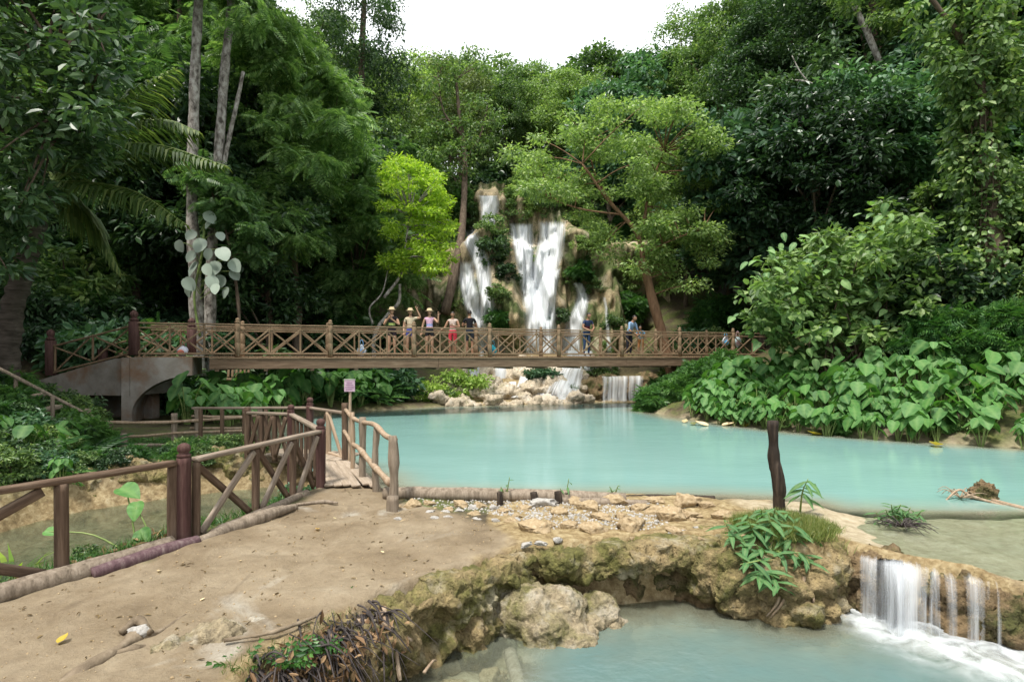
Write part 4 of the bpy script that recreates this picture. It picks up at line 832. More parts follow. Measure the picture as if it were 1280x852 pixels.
log('driftwood', 'crooked pale branch lying in the water beside the mossy stump', [G(1180, 627, -.03), P(1198, 612, 8.15), P(1215, 620, 8.1), G(1262, 634, -.02)], (.01, .018, .022, .015), 'branchrail', 24, 7, .3, 6, 34)['category'] = 'branch'
log('driftwood', 'thin submerged pole reaching from the stump toward the bank', [G(1240, 625, .01), G(1300, 640, -.0), G(1380, 655, -.02)], .03, 'branchrail', 20, 8, .2, 5, 35)['category'] = 'branch'

# ------------------------------------------------------------------ people on the bridge
def flat(name, c, r=.7, s=.2):
    m, n, out = newmat(name); f = noise_node(n, 22, 4, .6); cc = mixrgb(n, maprange(n, f, .3, .7, 0, .3), c, tuple(x * .6 for x in c)); principled(n, out, cc, r, s); return m
CL = {}
def cloth(c):
    if c not in CL: CL[c] = flat('cloth %d' % len(CL), c, .85)
    return CL[c]
SKIN = flat('skin', (.42, .25, .16), .5, .35); SKIN2 = flat('skin tanned', (.33, .18, .11), .5, .35); HAIR = flat('dark hair', (.018, .013, .011), .5, .4); STRAW = flat('straw hat', (.5, .4, .25), .8); SHOE = flat('sandal', (.06, .05, .05), .7)
EYE = flat('eye', (.02, .015, .012), .3, .5)
def person(label, u, w_, h, face, pose, top, bottom, sleeve=.45, leg=.35, hat=None, long_hair=False, skin=SKIN, top2=None, hem=None, lean=0., s_off=0.):
    s = s_of(u, w_) + s_off; base = B(s, w_, .006)
    root = thing('person', label, 'person', tuple(base), 'people on the footbridge'); root.rotation_euler = (0, 0, math.radians(face))
    k = h / 1.70; cl = math.cos(math.radians(lean)); sl = math.sin(math.radians(lean))
    def T(p):                     # lean forward about the hips
        x, y, z = p
        if z > .93: y, z = y * cl + (z - .93) * sl, .93 + (z - .93) * cl - y * sl
        return np.array([x, y, z])
    J = {'pel': (0, 0, .93), 'sp': (0, .0, 1.08), 'ch': (0, .01, 1.27), 'nk': (0, 0, 1.43), 'hd': (0, .02, 1.50)}
    R = {'pel': (.135, .10), 'sp': (.115, .085), 'ch': (.14, .10), 'nk': (.055, .055), 'hd': (.06, .065)}
    for sd, q in (('L', -1), ('R', 1)):
        J.update({'sh' + sd: (q * .165, 0, 1.37), 'hp' + sd: (q * .09, 0, .87), 'kn' + sd: (q * .1, .03, .48), 'an' + sd: (q * .105, -.01, .08), 'to' + sd: (q * .12, .15, .03)})
        J['el' + sd], J['wr' + sd] = pose.get('el' + sd, (q * .24, -.02, 1.1)), pose.get('wr' + sd, (q * .25, .08, .87))
        wv, ev = np.array(J['wr' + sd]), np.array(J['el' + sd]); dv = (wv - ev) / np.linalg.norm(wv - ev); J['pm' + sd] = tuple(wv + dv * .08)
        R.update({'sh' + sd: (.058, .058), 'el' + sd: (.04, .04), 'wr' + sd: (.027, .027), 'pm' + sd: (.03, .02), 'hp' + sd: (.092, .092), 'kn' + sd: (.058, .058), 'an' + sd: (.038, .038), 'to' + sd: (.036, .03)})
    for kk, vv in pose.items():
        J[kk] = vv
    names = list(J); ix = {n_: i for i, n_ in enumerate(names)}
    E = [('pel', 'sp'), ('sp', 'ch'), ('ch', 'nk'), ('nk', 'hd')]
    for sd in 'LR': E += [('ch', 'sh' + sd), ('sh' + sd, 'el' + sd), ('el' + sd, 'wr' + sd), ('wr' + sd, 'pm' + sd), ('pel', 'hp' + sd), ('hp' + sd, 'kn' + sd), ('kn' + sd, 'an' + sd), ('an' + sd, 'to' + sd)]
    me = bpy.data.meshes.new('sk'); co = [tuple(T(J[n_])) for n_ in names]; me.from_pydata(co, [(ix[a], ix[b_]) for a, b_ in E], []); me.update()
    o = bpy.data.objects.new('sk', me); col.objects.link(o); md = o.modifiers.new('s', 'SKIN'); sv = me.skin_vertices[0].data
    for n_, i in ix.items(): sv[i].radius = R[n_]; sv[i].use_root = n_ == 'pel'
    md.use_smooth_shade = True; ss = o.modifiers.new('u', 'SUBSURF'); ss.levels = ss.render_levels = 2
    bpy.context.view_layer.update(); ev = bpy.data.meshes.new_from_object(o.evaluated_get(bpy.context.evaluated_depsgraph_get()))
    Vb = np.array([v.co[:] for v in ev.vertices]); Fb = [tuple(p.vertices) for p in ev.polygons]
    bpy.data.objects.remove(o); bpy.data.meshes.remove(me); bpy.data.meshes.remove(ev)
    cen = np.array([Vb[list(f)].mean(0) for f in Fb]); C3 = np.array(co); best = np.full(len(cen), 1e9); lab = np.zeros(len(cen), int); tp = np.zeros(len(cen))
    for e, (a, b_) in enumerate(E):
        A_, D = C3[ix[a]], C3[ix[b_]] - C3[ix[a]]; t = np.clip(((cen - A_) @ D) / (D @ D), 0, 1); d = np.linalg.norm(cen - A_ - t[:, None] * D, axis=1)
        up = d < best; best[up] = d[up]; lab[up] = e; tp[up] = t[up]
    mats = [skin, cloth(top), cloth(bottom), SHOE, HAIR, cloth(top2) if top2 else cloth(top), EYE]; mi = []
    for l, t, c in zip(lab, tp, cen):
        a, b_ = E[l]; a0 = a[:2]
        if a == 'pel' and b_ == 'sp': m_ = 2 if t < .35 else 1
        elif a in ('sp', 'ch') and b_ in ('ch', 'nk'): m_ = (1 if t < .8 else 0) if b_ == 'nk' else (5 if t < .6 else 1)
        elif a == 'ch': m_ = 1
        elif a0 == 'sh': m_ = 1 if t < sleeve else 0
        elif a == 'pel': m_ = 2
        elif a0 == 'hp': m_ = 2 if t < leg / .5 else 0
        elif a0 == 'kn': m_ = 2 if (leg > .5 and t < (leg - .5) / .5) else 0
        elif a0 == 'an': m_ = 3
        else: m_ = 0
        mi.append(m_)
    mb = MB(); mi = np.array(mi)
    for m_ in range(4): 
        pass
    Vh, Fh = ICO[3]; hc = T((0, .03, 1.585)) if 'hdc' not in pose else np.array(pose['hdc'])
    Vh = Vh * [.073, .092, .115]; Vh[:, 0] *= 1 - .18 * np.clip(-Vh[:, 2] / .115, 0, 1); 
    mb.add(Vb * k, [f for f, m_ in zip(Fb, mi) if m_ == 0], 0)
    for m_ in (1, 2, 3, 5):
        fs = [f for f, x in zip(Fb, mi) if x == m_]
        if fs: mb.Fc.extend([(np.array([f for f in fs if len(f) == q]), m_) for q in (3, 4) if any(len(f) == q for f in fs)])
    mb.add((Vh + hc) * k, Fh, 0)
    for sx in (-1, 1):
        mb.add((ICO[1][0] * [.012, .022, .03] + hc + [sx * .073, 0, -.005]) * k, ICO[1][1], 0); mb.add((ICO[1][0] * .012 + hc + [sx * .03, .083, .008]) * k, ICO[1][1], 6)
    mb.add((ICO[1][0] * [.013, .02, .022] + hc + [0, .095, -.02]) * k, ICO[1][1], 0); mb.add((ICO[1][0] * [.024, .008, .007] + hc + [0, .084, -.058]) * k, ICO[1][1], 0)
    for sd, q in (('L', -1), ('R', 1)):            # fingers
        wv, pv = T(J['wr' + sd]), T(J['pm' + sd]); dv = (pv - wv) / np.linalg.norm(pv - wv); sdv = np.cross(dv, [0, 1, .2]); sdv /= np.linalg.norm(sdv) + 1e-9; cv = np.cross(sdv, dv)
        for f_, (o_, ln) in enumerate(((-.022, .06), (-.008, .075), (.007, .07), (.021, .055))):
            p0 = pv + sdv * o_ - dv * .005; mb.add(np.array(tube([p0 * k, (p0 + dv * ln * .55 + cv * .006) * k, (p0 + dv * ln + cv * .022) * k], [.009, .008, .006], 6)[0]), tube([(0, 0, 0), (0, 0, 1), (0, 0, 2)], [1, 1, 1], 6)[1], 0)
        p0 = wv + dv * .03 - sdv * .024 * q; mb.add(tube([p0 * k, (p0 - sdv * q * .03 + dv * .03) * k, (p0 - sdv * q * .036 + dv * .06) * k], [.011, .01, .007], 6)[0], tube([(0, 0, 0), (0, 0, 1), (0, 0, 2)], [1, 1, 1], 6)[1], 0)
    body = mb.build('body', mats, root)
    Vc, Fc_ = ICO[3]; cap = Vc * [.082, .1, .105]; keep = [f for f in Fc_ if not (Vc[f].mean(0)[1] > .4 and Vc[f].mean(0)[2] < .3) and Vc[f].mean(0)[2] > (-.75 if long_hair else -.35)]
    hb = MB().add((cap + hc + [0, -.012, .018]) * k, keep, 0)
    if long_hair: hb.add(tube([(hc + [0, -.085, .03]) * k, (hc + [0, -.105, -.1]) * k, (hc + [0, -.11, -.26]) * k], [.05, .065, .02], 8)[0], tube([(0, 0, 0), (0, 0, 1), (0, 0, 2)], [1, 1, 1], 8)[1], 0)
    hb.build('hair', HAIR, root)
    if hat:
        V, Fl = lathe([(.15, -.012), (.155, 0), (.1, .015), (.092, .02), (.088, .075), (.06, .095), (.01, .1)], 18); V = V + hc + [0, 0, .062]; MB().add(V * k, Fl).build('hat', hat, root)
    if hem: 
        V, Fl = lathe([(.2, .58), (.175, .75), (.15, .93), (.14, 1.02)], 16); V[:, 1] *= .75; MB().add(V * k, Fl[:-2]).build('skirt', cloth(hem), root)
    return root
wave = lambda sd, q, z=1.72: {'el' + sd: (q * .36, .1, 1.42), 'wr' + sd: (q * .34, .18, z - .06)}
chest = lambda sd, q, z=1.22: {'el' + sd: (q * .27, .06, 1.1), 'wr' + sd: (q * .06, .22, z)}
person('person in a dark top and sun hat with hands held at the chest', 490, .55, 1.64, 180, {**chest('L', -1, 1.28), **chest('R', 1, 1.36)}, (.015, .014, .016), (.03, .02, .025), .25, .2, STRAW, True, top2=(.3, .38, .12))
person('person in a cream shirt and sun hat raising one arm on the bridge', 513, .5, 1.62, 180, {'elL': (-.38, .05, 1.38), 'wrL': (-.26, .1, 1.66), 'elR': (.24, -.02, 1.1), 'wrR': (.22, .1, .88)}, (.55, .47, .33), (.06, .07, .25), .5, .2, STRAW, True, top2=(.4, .3, .2))
person('person in a pink and white tank top waving from the bridge', 537, .5, 1.63, 180, {'elL': (-.33, .12, 1.2), 'wrL': (-.34, .16, 1.46), 'elR': (.25, 0, 1.1), 'wrR': (.28, .1, .88)}, (.6, .38, .5), (.015, .015, .018), .06, .18, STRAW, True, top2=(.3, .35, .6))
person('person with cropped hair in a white top and red shorts on the bridge', 566, .55, 1.58, 175, {**chest('L', -1, 1.15), 'elR': (.3, .05, 1.08), 'wrR': (.45, .15, .98)}, (.55, .44, .38), (.5, .04, .06), .08, .42, None, False, SKIN2, top2=(.45, .2, .18))
person('person in a black shirt and dark shorts with the back to the pool', 587, .7, 1.66, 5, {**chest('L', -1), **chest('R', 1)}, (.012, .012, .015), (.025, .03, .04), .5, .4, None, False, SKIN2)
person('person in a navy shirt and jeans leaning on the bridge rail', 733, .34, 1.68, 205, {'elL': (-.24, .12, 1.12), 'wrL': (-.04, .34, 1.08), 'elR': (.25, .1, 1.12), 'wrR': (.1, .36, 1.08)}, (.03, .045, .1), (.03, .06, .13), .45, .95, None, False, SKIN2, top2=(.1, .02, .03), lean=14)
person('person in a pale blue shirt and dark trousers bending over the bridge rail', 786, .42, 1.68, 215, {'elL': (-.22, .2, 1.12), 'wrL': (-.08, .42, 1.1), 'elR': (.23, .18, 1.12), 'wrR': (.1, .42, 1.08)}, (.24, .36, .52), (.02, .02, .03), .9, .95, None, False, SKIN2, lean=26)
person('smaller person in a blue top crouched beside the man bending over the rail', 801, .6, 1.25, 160, {**chest('L', -1), **chest('R', 1)}, (.1, .3, .48), (.35, .16, .06), .5, .5, None, False, SKIN2, lean=18)

# bags left on the bridge
def bag(label, u, w_, z, sx, sz, c1, c2, cat='bag'):
    p = B(s_of(u, w_), w_, z); root = thing('bag', label, cat, tuple(p))
    V, Fl = ICO[3]; V = V * [sx / 2, .1, sz / 2]; V[:, 0] *= 1 - .35 * np.clip(V[:, 2] / (sz / 2), 0, 1); V += .02 * fbm(V * 9, 2, int(u))[:, None]; V[:, 2] += sz / 2 - .005
    MB().add(V, Fl).build('pouch', cloth(c1), root)
    Vp = ICO[2][0] * [sx / 3, .04, sz / 4] + [0, -.09, sz * .36]; MB().add(Vp, ICO[2][1]).build('pocket', cloth(c2), root)
    MB().add(*tube(spline([(-sz * .16, 0, sz * .9), (-.03, 0, sz * 1.3), (.03, 0, sz * 1.3), (sz * .16, 0, sz * .9)], 14), .012, 6)).build('handle', cloth(c2), root)
bag('white and blue shopping bag standing on the bridge deck behind the rail', 452, .2, .0, .3, .4, (.6, .65, .72), (.2, .36, .6))
bag('turquoise bag on the bridge deck in front of the falls', 616, .2, .0, .28, .42, (.05, .42, .5), (.02, .2, .3))
bag('white bag with red and blue trim at the concrete end of the bridge', 228, .16, .0, .32, .34, (.55, .56, .64), (.4, .14, .1))
bag('white and bright blue bag hung by the rail near the leafy end of the bridge', 907, .12, .42, .3, .42, (.65, .64, .68), (.1, .4, .7))
bag('pale grey and pink backpack hung by the rail near the leafy end of the bridge', 922, .2, .38, .3, .5, (.4, .5, .52), (.55, .38, .42), 'backpack')
# ------------------------------------------------------------------ foliage
def tmpl_diamond(): return np.array([(0, 0, 0), (.42, .5, .07), (1, 0, -.06), (.42, -.5, .07)]), np.array([(0, 1, 2), (0, 2, 3)])
def tmpl_oval(): return np.array([(0, 0, 0), (.22, .4, .05), (.62, .46, .05), (1, 0, -.1), (.62, -.46, .05), (.22, -.4, .05)]), np.array([(0, 1, 2, 3), (0, 3, 4, 5)])
def tmpl_pinnate(k, droop=.25, wid=.5, lw=.16):
    V, Fl = [], []
    for i in range(k):
        t = (i + .6) / k; y = -droop * t * t; L = wid * (1 - .75 * (t - .35) ** 2 * 2) * (.7 if i == k - 1 else 1)
        for s in (-1, 1):
            b = len(V); V += [(t * .95, 0, y), (t * .95 + lw * .6, s * L * .5, y - .04), (t * .95 + .12, s * L, y - .14), (t * .95 - lw * .25, s * L * .45, y - .05)]; Fl += [(b, b + 1, b + 2), (b, b + 2, b + 3)]
    return np.array(V), np.array(Fl)
def tmpl_blade(): return np.array([(0, -.5, 0), (0, .5, 0), (.55, .35, .05), (.55, -.35, .05), (1, 0, -.12)]), [(0, 1, 2, 3), (3, 2, 4)]
DIA, OVAL, PIN8, PIN5, FERN = tmpl_diamond(), tmpl_oval(), tmpl_pinnate(8), tmpl_pinnate(5, .2, .55, .2), tmpl_pinnate(11, .45, .3, .1)
def unit(a): return a / (np.linalg.norm(a, axis=-1, keepdims=True) + 1e-9)
def place_leaves(mb, pos, ax, nr, L, W, tmpl, mi=0):
    T, Fl = tmpl; n = len(pos); ax = unit(ax); nr = unit(nr - ax * (nr * ax).sum(1, keepdims=True)); sd = np.cross(nr, ax)
    V = pos[:, None] + (ax * L[:, None])[:, None] * T[None, :, :1] + (sd * W[:, None])[:, None] * T[None, :, 1:2] + (nr * L[:, None])[:, None] * T[None, :, 2:3]
    off = (np.arange(n) * len(T))[:, None, None]
    if isinstance(Fl, np.ndarray): mb.add(V.reshape(-1, 3), (Fl[None] + off).reshape(-1, Fl.shape[1]), mi)
    else:
        base = mb.n; mb.V.append(V.reshape(-1, 3)); mb.n += n * len(T)
        for f in Fl: mb.Fc.append((np.asarray(f)[None] + off[:, 0] + base, mi))
def cloud(mb, g, cs, rad, n, L, W, tmpl=DIA, droop=.2, up=.8, flat=.6, mi=0, shell=.45, jit=.35):
    """n leaves per clump: clump centres cs (C,3), clump radii rad (C,)"""
    C = len(cs); cid = np.repeat(np.arange(C), n) if np.ndim(n) == 0 else np.repeat(np.arange(C), n); N = len(cid)
    d = unit(g.normal(size=(N, 3))); rr = g.random(N) ** shell; d[:, 2] *= flat; o = d * rr[:, None] * rad[cid][:, None]
    # ragged clump edges
    o *= (1 + jit * g.normal(size=N).clip(-1.5, 1.5) * .5)[:, None]
    pos = cs[cid] + o; out = unit(o + np.array([0, 0, 1e-3]))
    ax = unit(out * [1, 1, .5] + g.normal(size=(N, 3)) * .55 - np.array([0, 0, droop])); nr = unit(np.array([0, 0, up]) + out * .45 + g.normal(size=(N, 3)) * .45)
    s = g.uniform(.65, 1.25, N); place_leaves(mb, pos, ax, nr, L * s, W * s, tmpl, mi)
def crown_points(g, n, r, h, hollow=.55, lump=.3):
    """clump centres spread through an uneven ellipsoid crown (centre at origin)"""
    d = unit(g.normal(size=(n, 3))); rr = (hollow ** 3 + (1 - hollow ** 3) * g.random(n)) ** (1 / 3); lob = 1 + lump * fbm(d * 1.7 + g.random() * 50, 2, int(g.integers(99)))
    return d * (rr * lob)[:, None] * np.array([r, r, h])
def tree_mesh(seed, height, trunk_r, crown_r, crown_h, n_cl, cl_r, per, L, W, leaf, bark, tmpl=DIA, droop=.2, flat=.55, lean=(0, 0), limbs=9, hollow=.5, up=.8, lump=.35, crown_z=None, gap=0.):
    g = np.random.default_rng(seed); cz = crown_z if crown_z is not None else height - crown_h * .9
    top = np.array([lean[0], lean[1], cz + crown_h * .35]); mid = np.array([lean[0] * .35 + g.normal() * .25, lean[1] * .35 + g.normal() * .25, cz * .5])
    tr = MB(); tp = spline([(0, 0, -.5), (mid * [.4, .4, .3]), mid, top * [.8, .8, .85], top], 26); tr.add(*tube(tp, np.linspace(1, .22, 26) ** .8 * trunk_r, 9, .18, 1.5, seed))
    cs = crown_points(g, n_cl, crown_r, crown_h, hollow, lump) + [lean[0], lean[1], cz]
    idx = g.choice(n_cl, min(limbs, n_cl), replace=False)
    for i in idx:
        e = cs[i]; k = int(np.clip(8 + 16 * (e[2] - cz * .55) / (height - cz * .55) * .8, 9, 23)); b = tp[k]; m_ = b * .45 + e * .55 + np.array([0, 0, .12 * np.linalg.norm(e - b)])
        tr.add(*tube(spline([b, m_, e], 10), np.linspace(trunk_r * .32, trunk_r * .06, 10), 6, .15, 2, seed))
    rad = g.uniform(.6, 1.35, n_cl) * cl_r; cnt = (per * (rad / cl_r) ** 1.6 * g.uniform(.6, 1.3, n_cl)).astype(int) + 3
    lm = MB(); cloud(lm, g, cs, rad, cnt, L, W, tmpl, droop, up, flat)
    return tr.mesh('trunk', M[bark]), lm.mesh('crown', M[leaf], smooth=False)
def tree_thing(name, label, cat, meshes, loc, rz=0., sc_=1., group=None):
    t = thing(name, label, cat, loc, group); t.rotation_euler = (0, 0, rz); t.scale = (sc_,) * 3 if np.ndim(sc_) == 0 else sc_
    obj('trunk', meshes[0], t); obj('crown', meshes[1], t); return t

# prototypes (height, crown) of the forest kinds
PROTO = {
    'broad':  [tree_mesh(s, 11, .2, 3.3, 3.6, 95, .85, 170, .30, .15, 'mid', 'bark', OVAL, .25, .5) for s in (101, 102, 103)],
    'light':  [tree_mesh(s, 11, .17, 3.4, 3.4, 100, .8, 150, .26, .13, 'light', 'bark', DIA, .2, .45, hollow=.45) for s in (111, 112, 113)],
    'dark':   [tree_mesh(s, 11, .22, 3.2, 4.0, 95, .9, 170, .3, .14, 'dark', 'bark', OVAL, .35, .6) for s in (121, 122)],
    'feather': [tree_mesh(s, 11, .18, 3.3, 4.2, 80, .95, 36, .75, .62, 'feather', 'bark', PIN8, .45, .5, up=1.1) for s in (131, 132, 133)],
    'blue':   [tree_mesh(s, 10, .2, 3.2, 3.6, 90, .85, 120, .36, .18, 'bluegreen', 'bark', OVAL, .3, .5) for s in (141, 142)],
    'olive':  [tree_mesh(s, 11, .18, 3.0, 3.4, 85, .8, 130, .26, .12, 'olive', 'bark', DIA, .25, .5) for s in (151, 152)],
    'tall':   [tree_mesh(s, 14, .2, 2.1, 5.4, 105, .72, 130, .26, .12, 'mid', 'bark', DIA, .5, .7, hollow=.35) for s in (161, 162)],
    'sparse': [tree_mesh(s, 13, .2, 2.4, 3.8, 50, .7, 95, .25, .12, 'mid', 'bark', DIA, .4, .6, hollow=.3, limbs=22) for s in (171, 172)],
}
PROTO['giant'] = [tree_mesh(s, 24, .36, 4.3, 9.5, 230, .95, 150, .27, .135, 'mid', 'bark', OVAL, .35, .5, hollow=.4) for s in (181, 182)]
PROTO['gfeather'] = [tree_mesh(s, 24, .3, 4.4, 9.5, 210, 1.0, 36, .72, .6, 'feather', 'bark', PIN8, .5, .45, hollow=.4, up=1.1) for s in (191, 192)]
PROTO['gdark'] = [tree_mesh(195, 24, .36, 4.3, 9.5, 230, .95, 150, .27, .135, 'dark', 'bark', OVAL, .35, .5, hollow=.4)]  # same build as the giant, with shade put into its leaf colour
PH = {'giant': 24.5, 'gfeather': 24.5, 'gdark': 24.5, 'broad': 11, 'light': 11, 'dark': 11, 'feather': 11, 'blue': 10, 'olive': 11, 'tall': 14.5, 'sparse': 13.5}
PR = {'giant': 5.2, 'gfeather': 5.4, 'gdark': 5.2, 'broad': 4.2, 'light': 4.2, 'dark': 4.2, 'feather': 4.3, 'blue': 4.2, 'olive': 3.9, 'tall': 3, 'sparse': 3.2}
LOOK = {'giant': 'towering green broadleaf tree', 'gfeather': 'towering feathery tree', 'gdark': 'towering shade-darkened green tree', 'broad': 'mid green broadleaf tree', 'light': 'light green small-leaved tree', 'dark': 'dark dense evergreen tree', 'feather': 'feathery green tree with drooping fronds', 'blue': 'blue green large-leaved tree',
        'olive': 'olive green thin-leaved tree', 'tall': 'tall narrow green tree', 'sparse': 'thin crowned tree with bare limbs'}
# skyline of the gorge: photo row of the tree tops for each photo column
SKY = np.array([(-400, -900), (300, -600), (335, -300), (350, -20), (362, 25), (394, 40), (408, 6), (420, -40), (490, -30), (502, 50), (525, 80), (548, 66), (575, 52), (605, 66), (622, 90), (640, 72), (662, 60), (690, 66), (705, 96), (722, 60), (745, 40), (775, 22), (805, 14), (835, 24), (865, 16), (884, 4), (896, -30), (906, -120), (930, -350), (1000, -800), (1800, -900)])
def where(u, x, y):
    band = 'on the far ridge' if y > 54 else 'high' if y > 43 else 'midway up' if y > 33 else 'low'
    if abs(x - 1.5) < 8: return band + (' above the waterfall cliff' if y > 54 else ' on the hill above the waterfall cliff')
    side = 'right' if x > 0 else 'left'
    return band + (' %s of the falls' % side if y > 54 else ' on the slope %s of the falls' % side)
forest_n = {}
def forest_tree(kind, u, Y, hmul=1., smin=.35, smax=1.6, zoff=0.):
    x = (u - 640) / F * Y; z = Hs(x, Y); zt = CZ + (444 - np.interp(u, SKY[:, 0], SKY[:, 1])) * Y / F
    h = PH[kind] * hmul; r_u = PR[kind] * hmul / Y * F
    for du in ((-.8, -.4, .4, .8) if kind[0] == 'g' else (-.6, -.3, .3, .6)): zt = min(zt, CZ + (444 - np.interp(u + du * r_u, SKY[:, 0], SKY[:, 1]) + 14) * Y / F)
    s = min(hmul, (zt - z) / PH[kind])
    if s < smin * .6: return None
    i = rnd.randrange(len(PROTO[kind])); lab = '%s %s' % (LOOK[kind], where(u, x, Y))
    forest_n[lab] = forest_n.get(lab, 0) + 1
    f = rnd.uniform(.9, 1.12)
    return tree_thing('forest_tree', lab, 'tree', PROTO[kind][i], (x, Y, z - .15), rnd.uniform(0, 6.28), (s * f, s * f, s), 'forest ' + LOOK[kind] + 's ' + where(u, x, Y))
mix_left = ['feather', 'broad', 'dark', 'feather', 'blue', 'light', 'dark']
mix_mid = ['broad', 'light', 'tall', 'broad', 'olive', 'light', 'sparse']
mix_right = ['light', 'broad', 'blue', 'olive', 'blue', 'dark', 'broad']  # few light kinds, so leaf colour carries part of this side's shade
# far rows above the cliff and to both sides
for Y, us in ((62, range(330, 960, 44)), (52, range(300, 1000, 50)), (45.5, range(280, 1060, 56))):
    for u in us:
        uu = u + rnd.uniform(-16, 16)
        if Y < 50 and 575 < uu < 690: continue
        forest_tree(rnd.choice(mix_mid if 480 < uu < 760 else (mix_left if uu <= 480 else mix_right)), uu, Y + rnd.uniform(-2.5, 2.5), rnd.uniform(1.0, 1.5))
# nearer rows flanking the gorge
for Y, us in ((39, list(range(60, 535, 62)) + list(range(770, 1250, 60))), (34, list(range(-40, 500, 70)) + list(range(850, 1350, 68))), (29, list(range(-120, 450, 80)) + list(range(930, 1450, 80))), (25, list(range(-200, 400, 90)) + list(range(1010, 1500, 88)))):
    for u in us:
        uu = u + rnd.uniform(-18, 18)
        kinds = mix_left if uu < 640 else mix_right
        if uu > 980 and Y < 36: kinds = ['dark', 'broad', 'blue', 'dark', 'dark']  # mostly dark leaves, toning the right slope's shade into the colour
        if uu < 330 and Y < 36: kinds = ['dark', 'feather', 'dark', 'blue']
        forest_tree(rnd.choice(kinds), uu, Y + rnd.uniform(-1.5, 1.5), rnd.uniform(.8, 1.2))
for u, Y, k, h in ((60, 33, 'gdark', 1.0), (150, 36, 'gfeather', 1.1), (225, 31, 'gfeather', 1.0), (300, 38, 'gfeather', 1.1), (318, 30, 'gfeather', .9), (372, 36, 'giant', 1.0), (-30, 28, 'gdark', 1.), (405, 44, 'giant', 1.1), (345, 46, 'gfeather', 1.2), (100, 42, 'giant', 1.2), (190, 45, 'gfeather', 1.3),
                   (905, 40, 'giant', 1.1), (960, 34, 'gdark', 1.0), (1030, 38, 'gdark', 1.1), (1090, 32, 'gdark', 1.0), (1160, 36, 'gdark', 1.1), (1240, 30, 'gdark', 1.0), (1320, 28, 'gdark', 1.), (930, 46, 'giant', 1.2), (1010, 46, 'giant', 1.2), (1100, 45, 'gdark', 1.3), (1200, 44, 'giant', 1.3), (860, 44, 'giant', 1.0)):  # darkened copies paint the shade of the right slope
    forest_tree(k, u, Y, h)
for u, Y, h in ((512, 56, 1.1), (540, 60, 1.2), (585, 64, 1.3), (612, 58, 1.1), (655, 62, 1.3), (688, 60, 1.3), (735, 58, 1.2), (770, 60, 1.3), (820, 55, 1.2), (365, 52, 1.4), (398, 50, 1.3)):
    forest_tree('sparse', u, Y, h)
# trees beyond the frame that shade the clearing's sides (the forest goes on round the camera)
for x, y, k, s in ((-17, 9, 'dark', 1.3), (-16, 3, 'broad', 1.2), (-13, -3, 'dark', 1.2), (-9, -8, 'broad', 1.1), (-21, 15, 'dark', 1.3), (20, 8, 'broad', 1.2), (19, 2, 'dark', 1.1), (22, 14, 'dark', 1.2), (13, -7, 'broad', 1.)):
    tree_thing('forest_tree', LOOK[k] + ' beside the clearing', 'tree', PROTO[k][0], (x, y, Hs(x, y) - .15), rnd.uniform(0, 6), s, 'trees beside the clearing')

# individual trees -------------------------------------------------------------------------
def custom_tree(name, label, trunk_pts, r0, r1, limbs, clumps, cl_r, per, L, W, leaf, bark, tmpl=DIA, droop=.2, flat=.5, up=.8, seed=0, twigs=0):
    base = np.asarray(trunk_pts[0], float); t = thing(name, label, 'tree', tuple(base)); g = np.random.default_rng(seed)
    tp = spline(trunk_pts, 34); world_part('trunk', MB().add(*tube(tp, np.linspace(r0, r1, 34), 10, .2, 2.2, seed)).mesh('trunk', M[bark]), t)
    for pts, ra, rb in limbs: world_part('limb', MB().add(*tube(spline(pts, 20), np.linspace(ra, rb, 20), 8, .18, 3, seed + 1)).mesh('limb', M[bark]), t)
    cs = np.asarray(clumps, float); n = len(cs); rad = g.uniform(.65, 1.3, n) * cl_r; cnt = (per * (rad / cl_r) ** 1.6 * g.uniform(.6, 1.3, n)).astype(int) + 2
    mb = MB(); cloud(mb, g, cs, rad, cnt, L, W, tmpl, droop, up, flat); world_part('crown', mb.mesh('crown', M[leaf], False), t)
    if twigs:
        tb = MB(); tips = np.concatenate([tp[14:]] + [spline(pts, 12)[4:] for pts, _, _ in limbs])
        for c in cs[g.choice(n, min(twigs, n), replace=False)]:
            b_ = tips[np.argmin(np.linalg.norm(tips - c, axis=1))]; tb.add(*tube(spline([b_, (b_ + c) / 2 + [0, 0, .12], c], 6), np.linspace(.035, .01, 6), 5))
        world_part('twigs', tb.mesh('twigs', M[bark]), t)['kind'] = 'stuff'
    return t
def px_clumps(g, poly_uv, Y, spread, n):     # clump centres filling an outline seen at distance Y, with depth
    poly = np.asarray(poly_uv, float); lo, hi = poly.min(0), poly.max(0); out = []
    while len(out) < n:
        q = g.uniform(lo, hi)
        if sdf(poly, np.array([q[0]]), np.array([q[1]]))[0] < 0: out.append(P(q[0], q[1], Y + g.normal() * spread))
    return np.array(out)
g = np.random.default_rng(77)
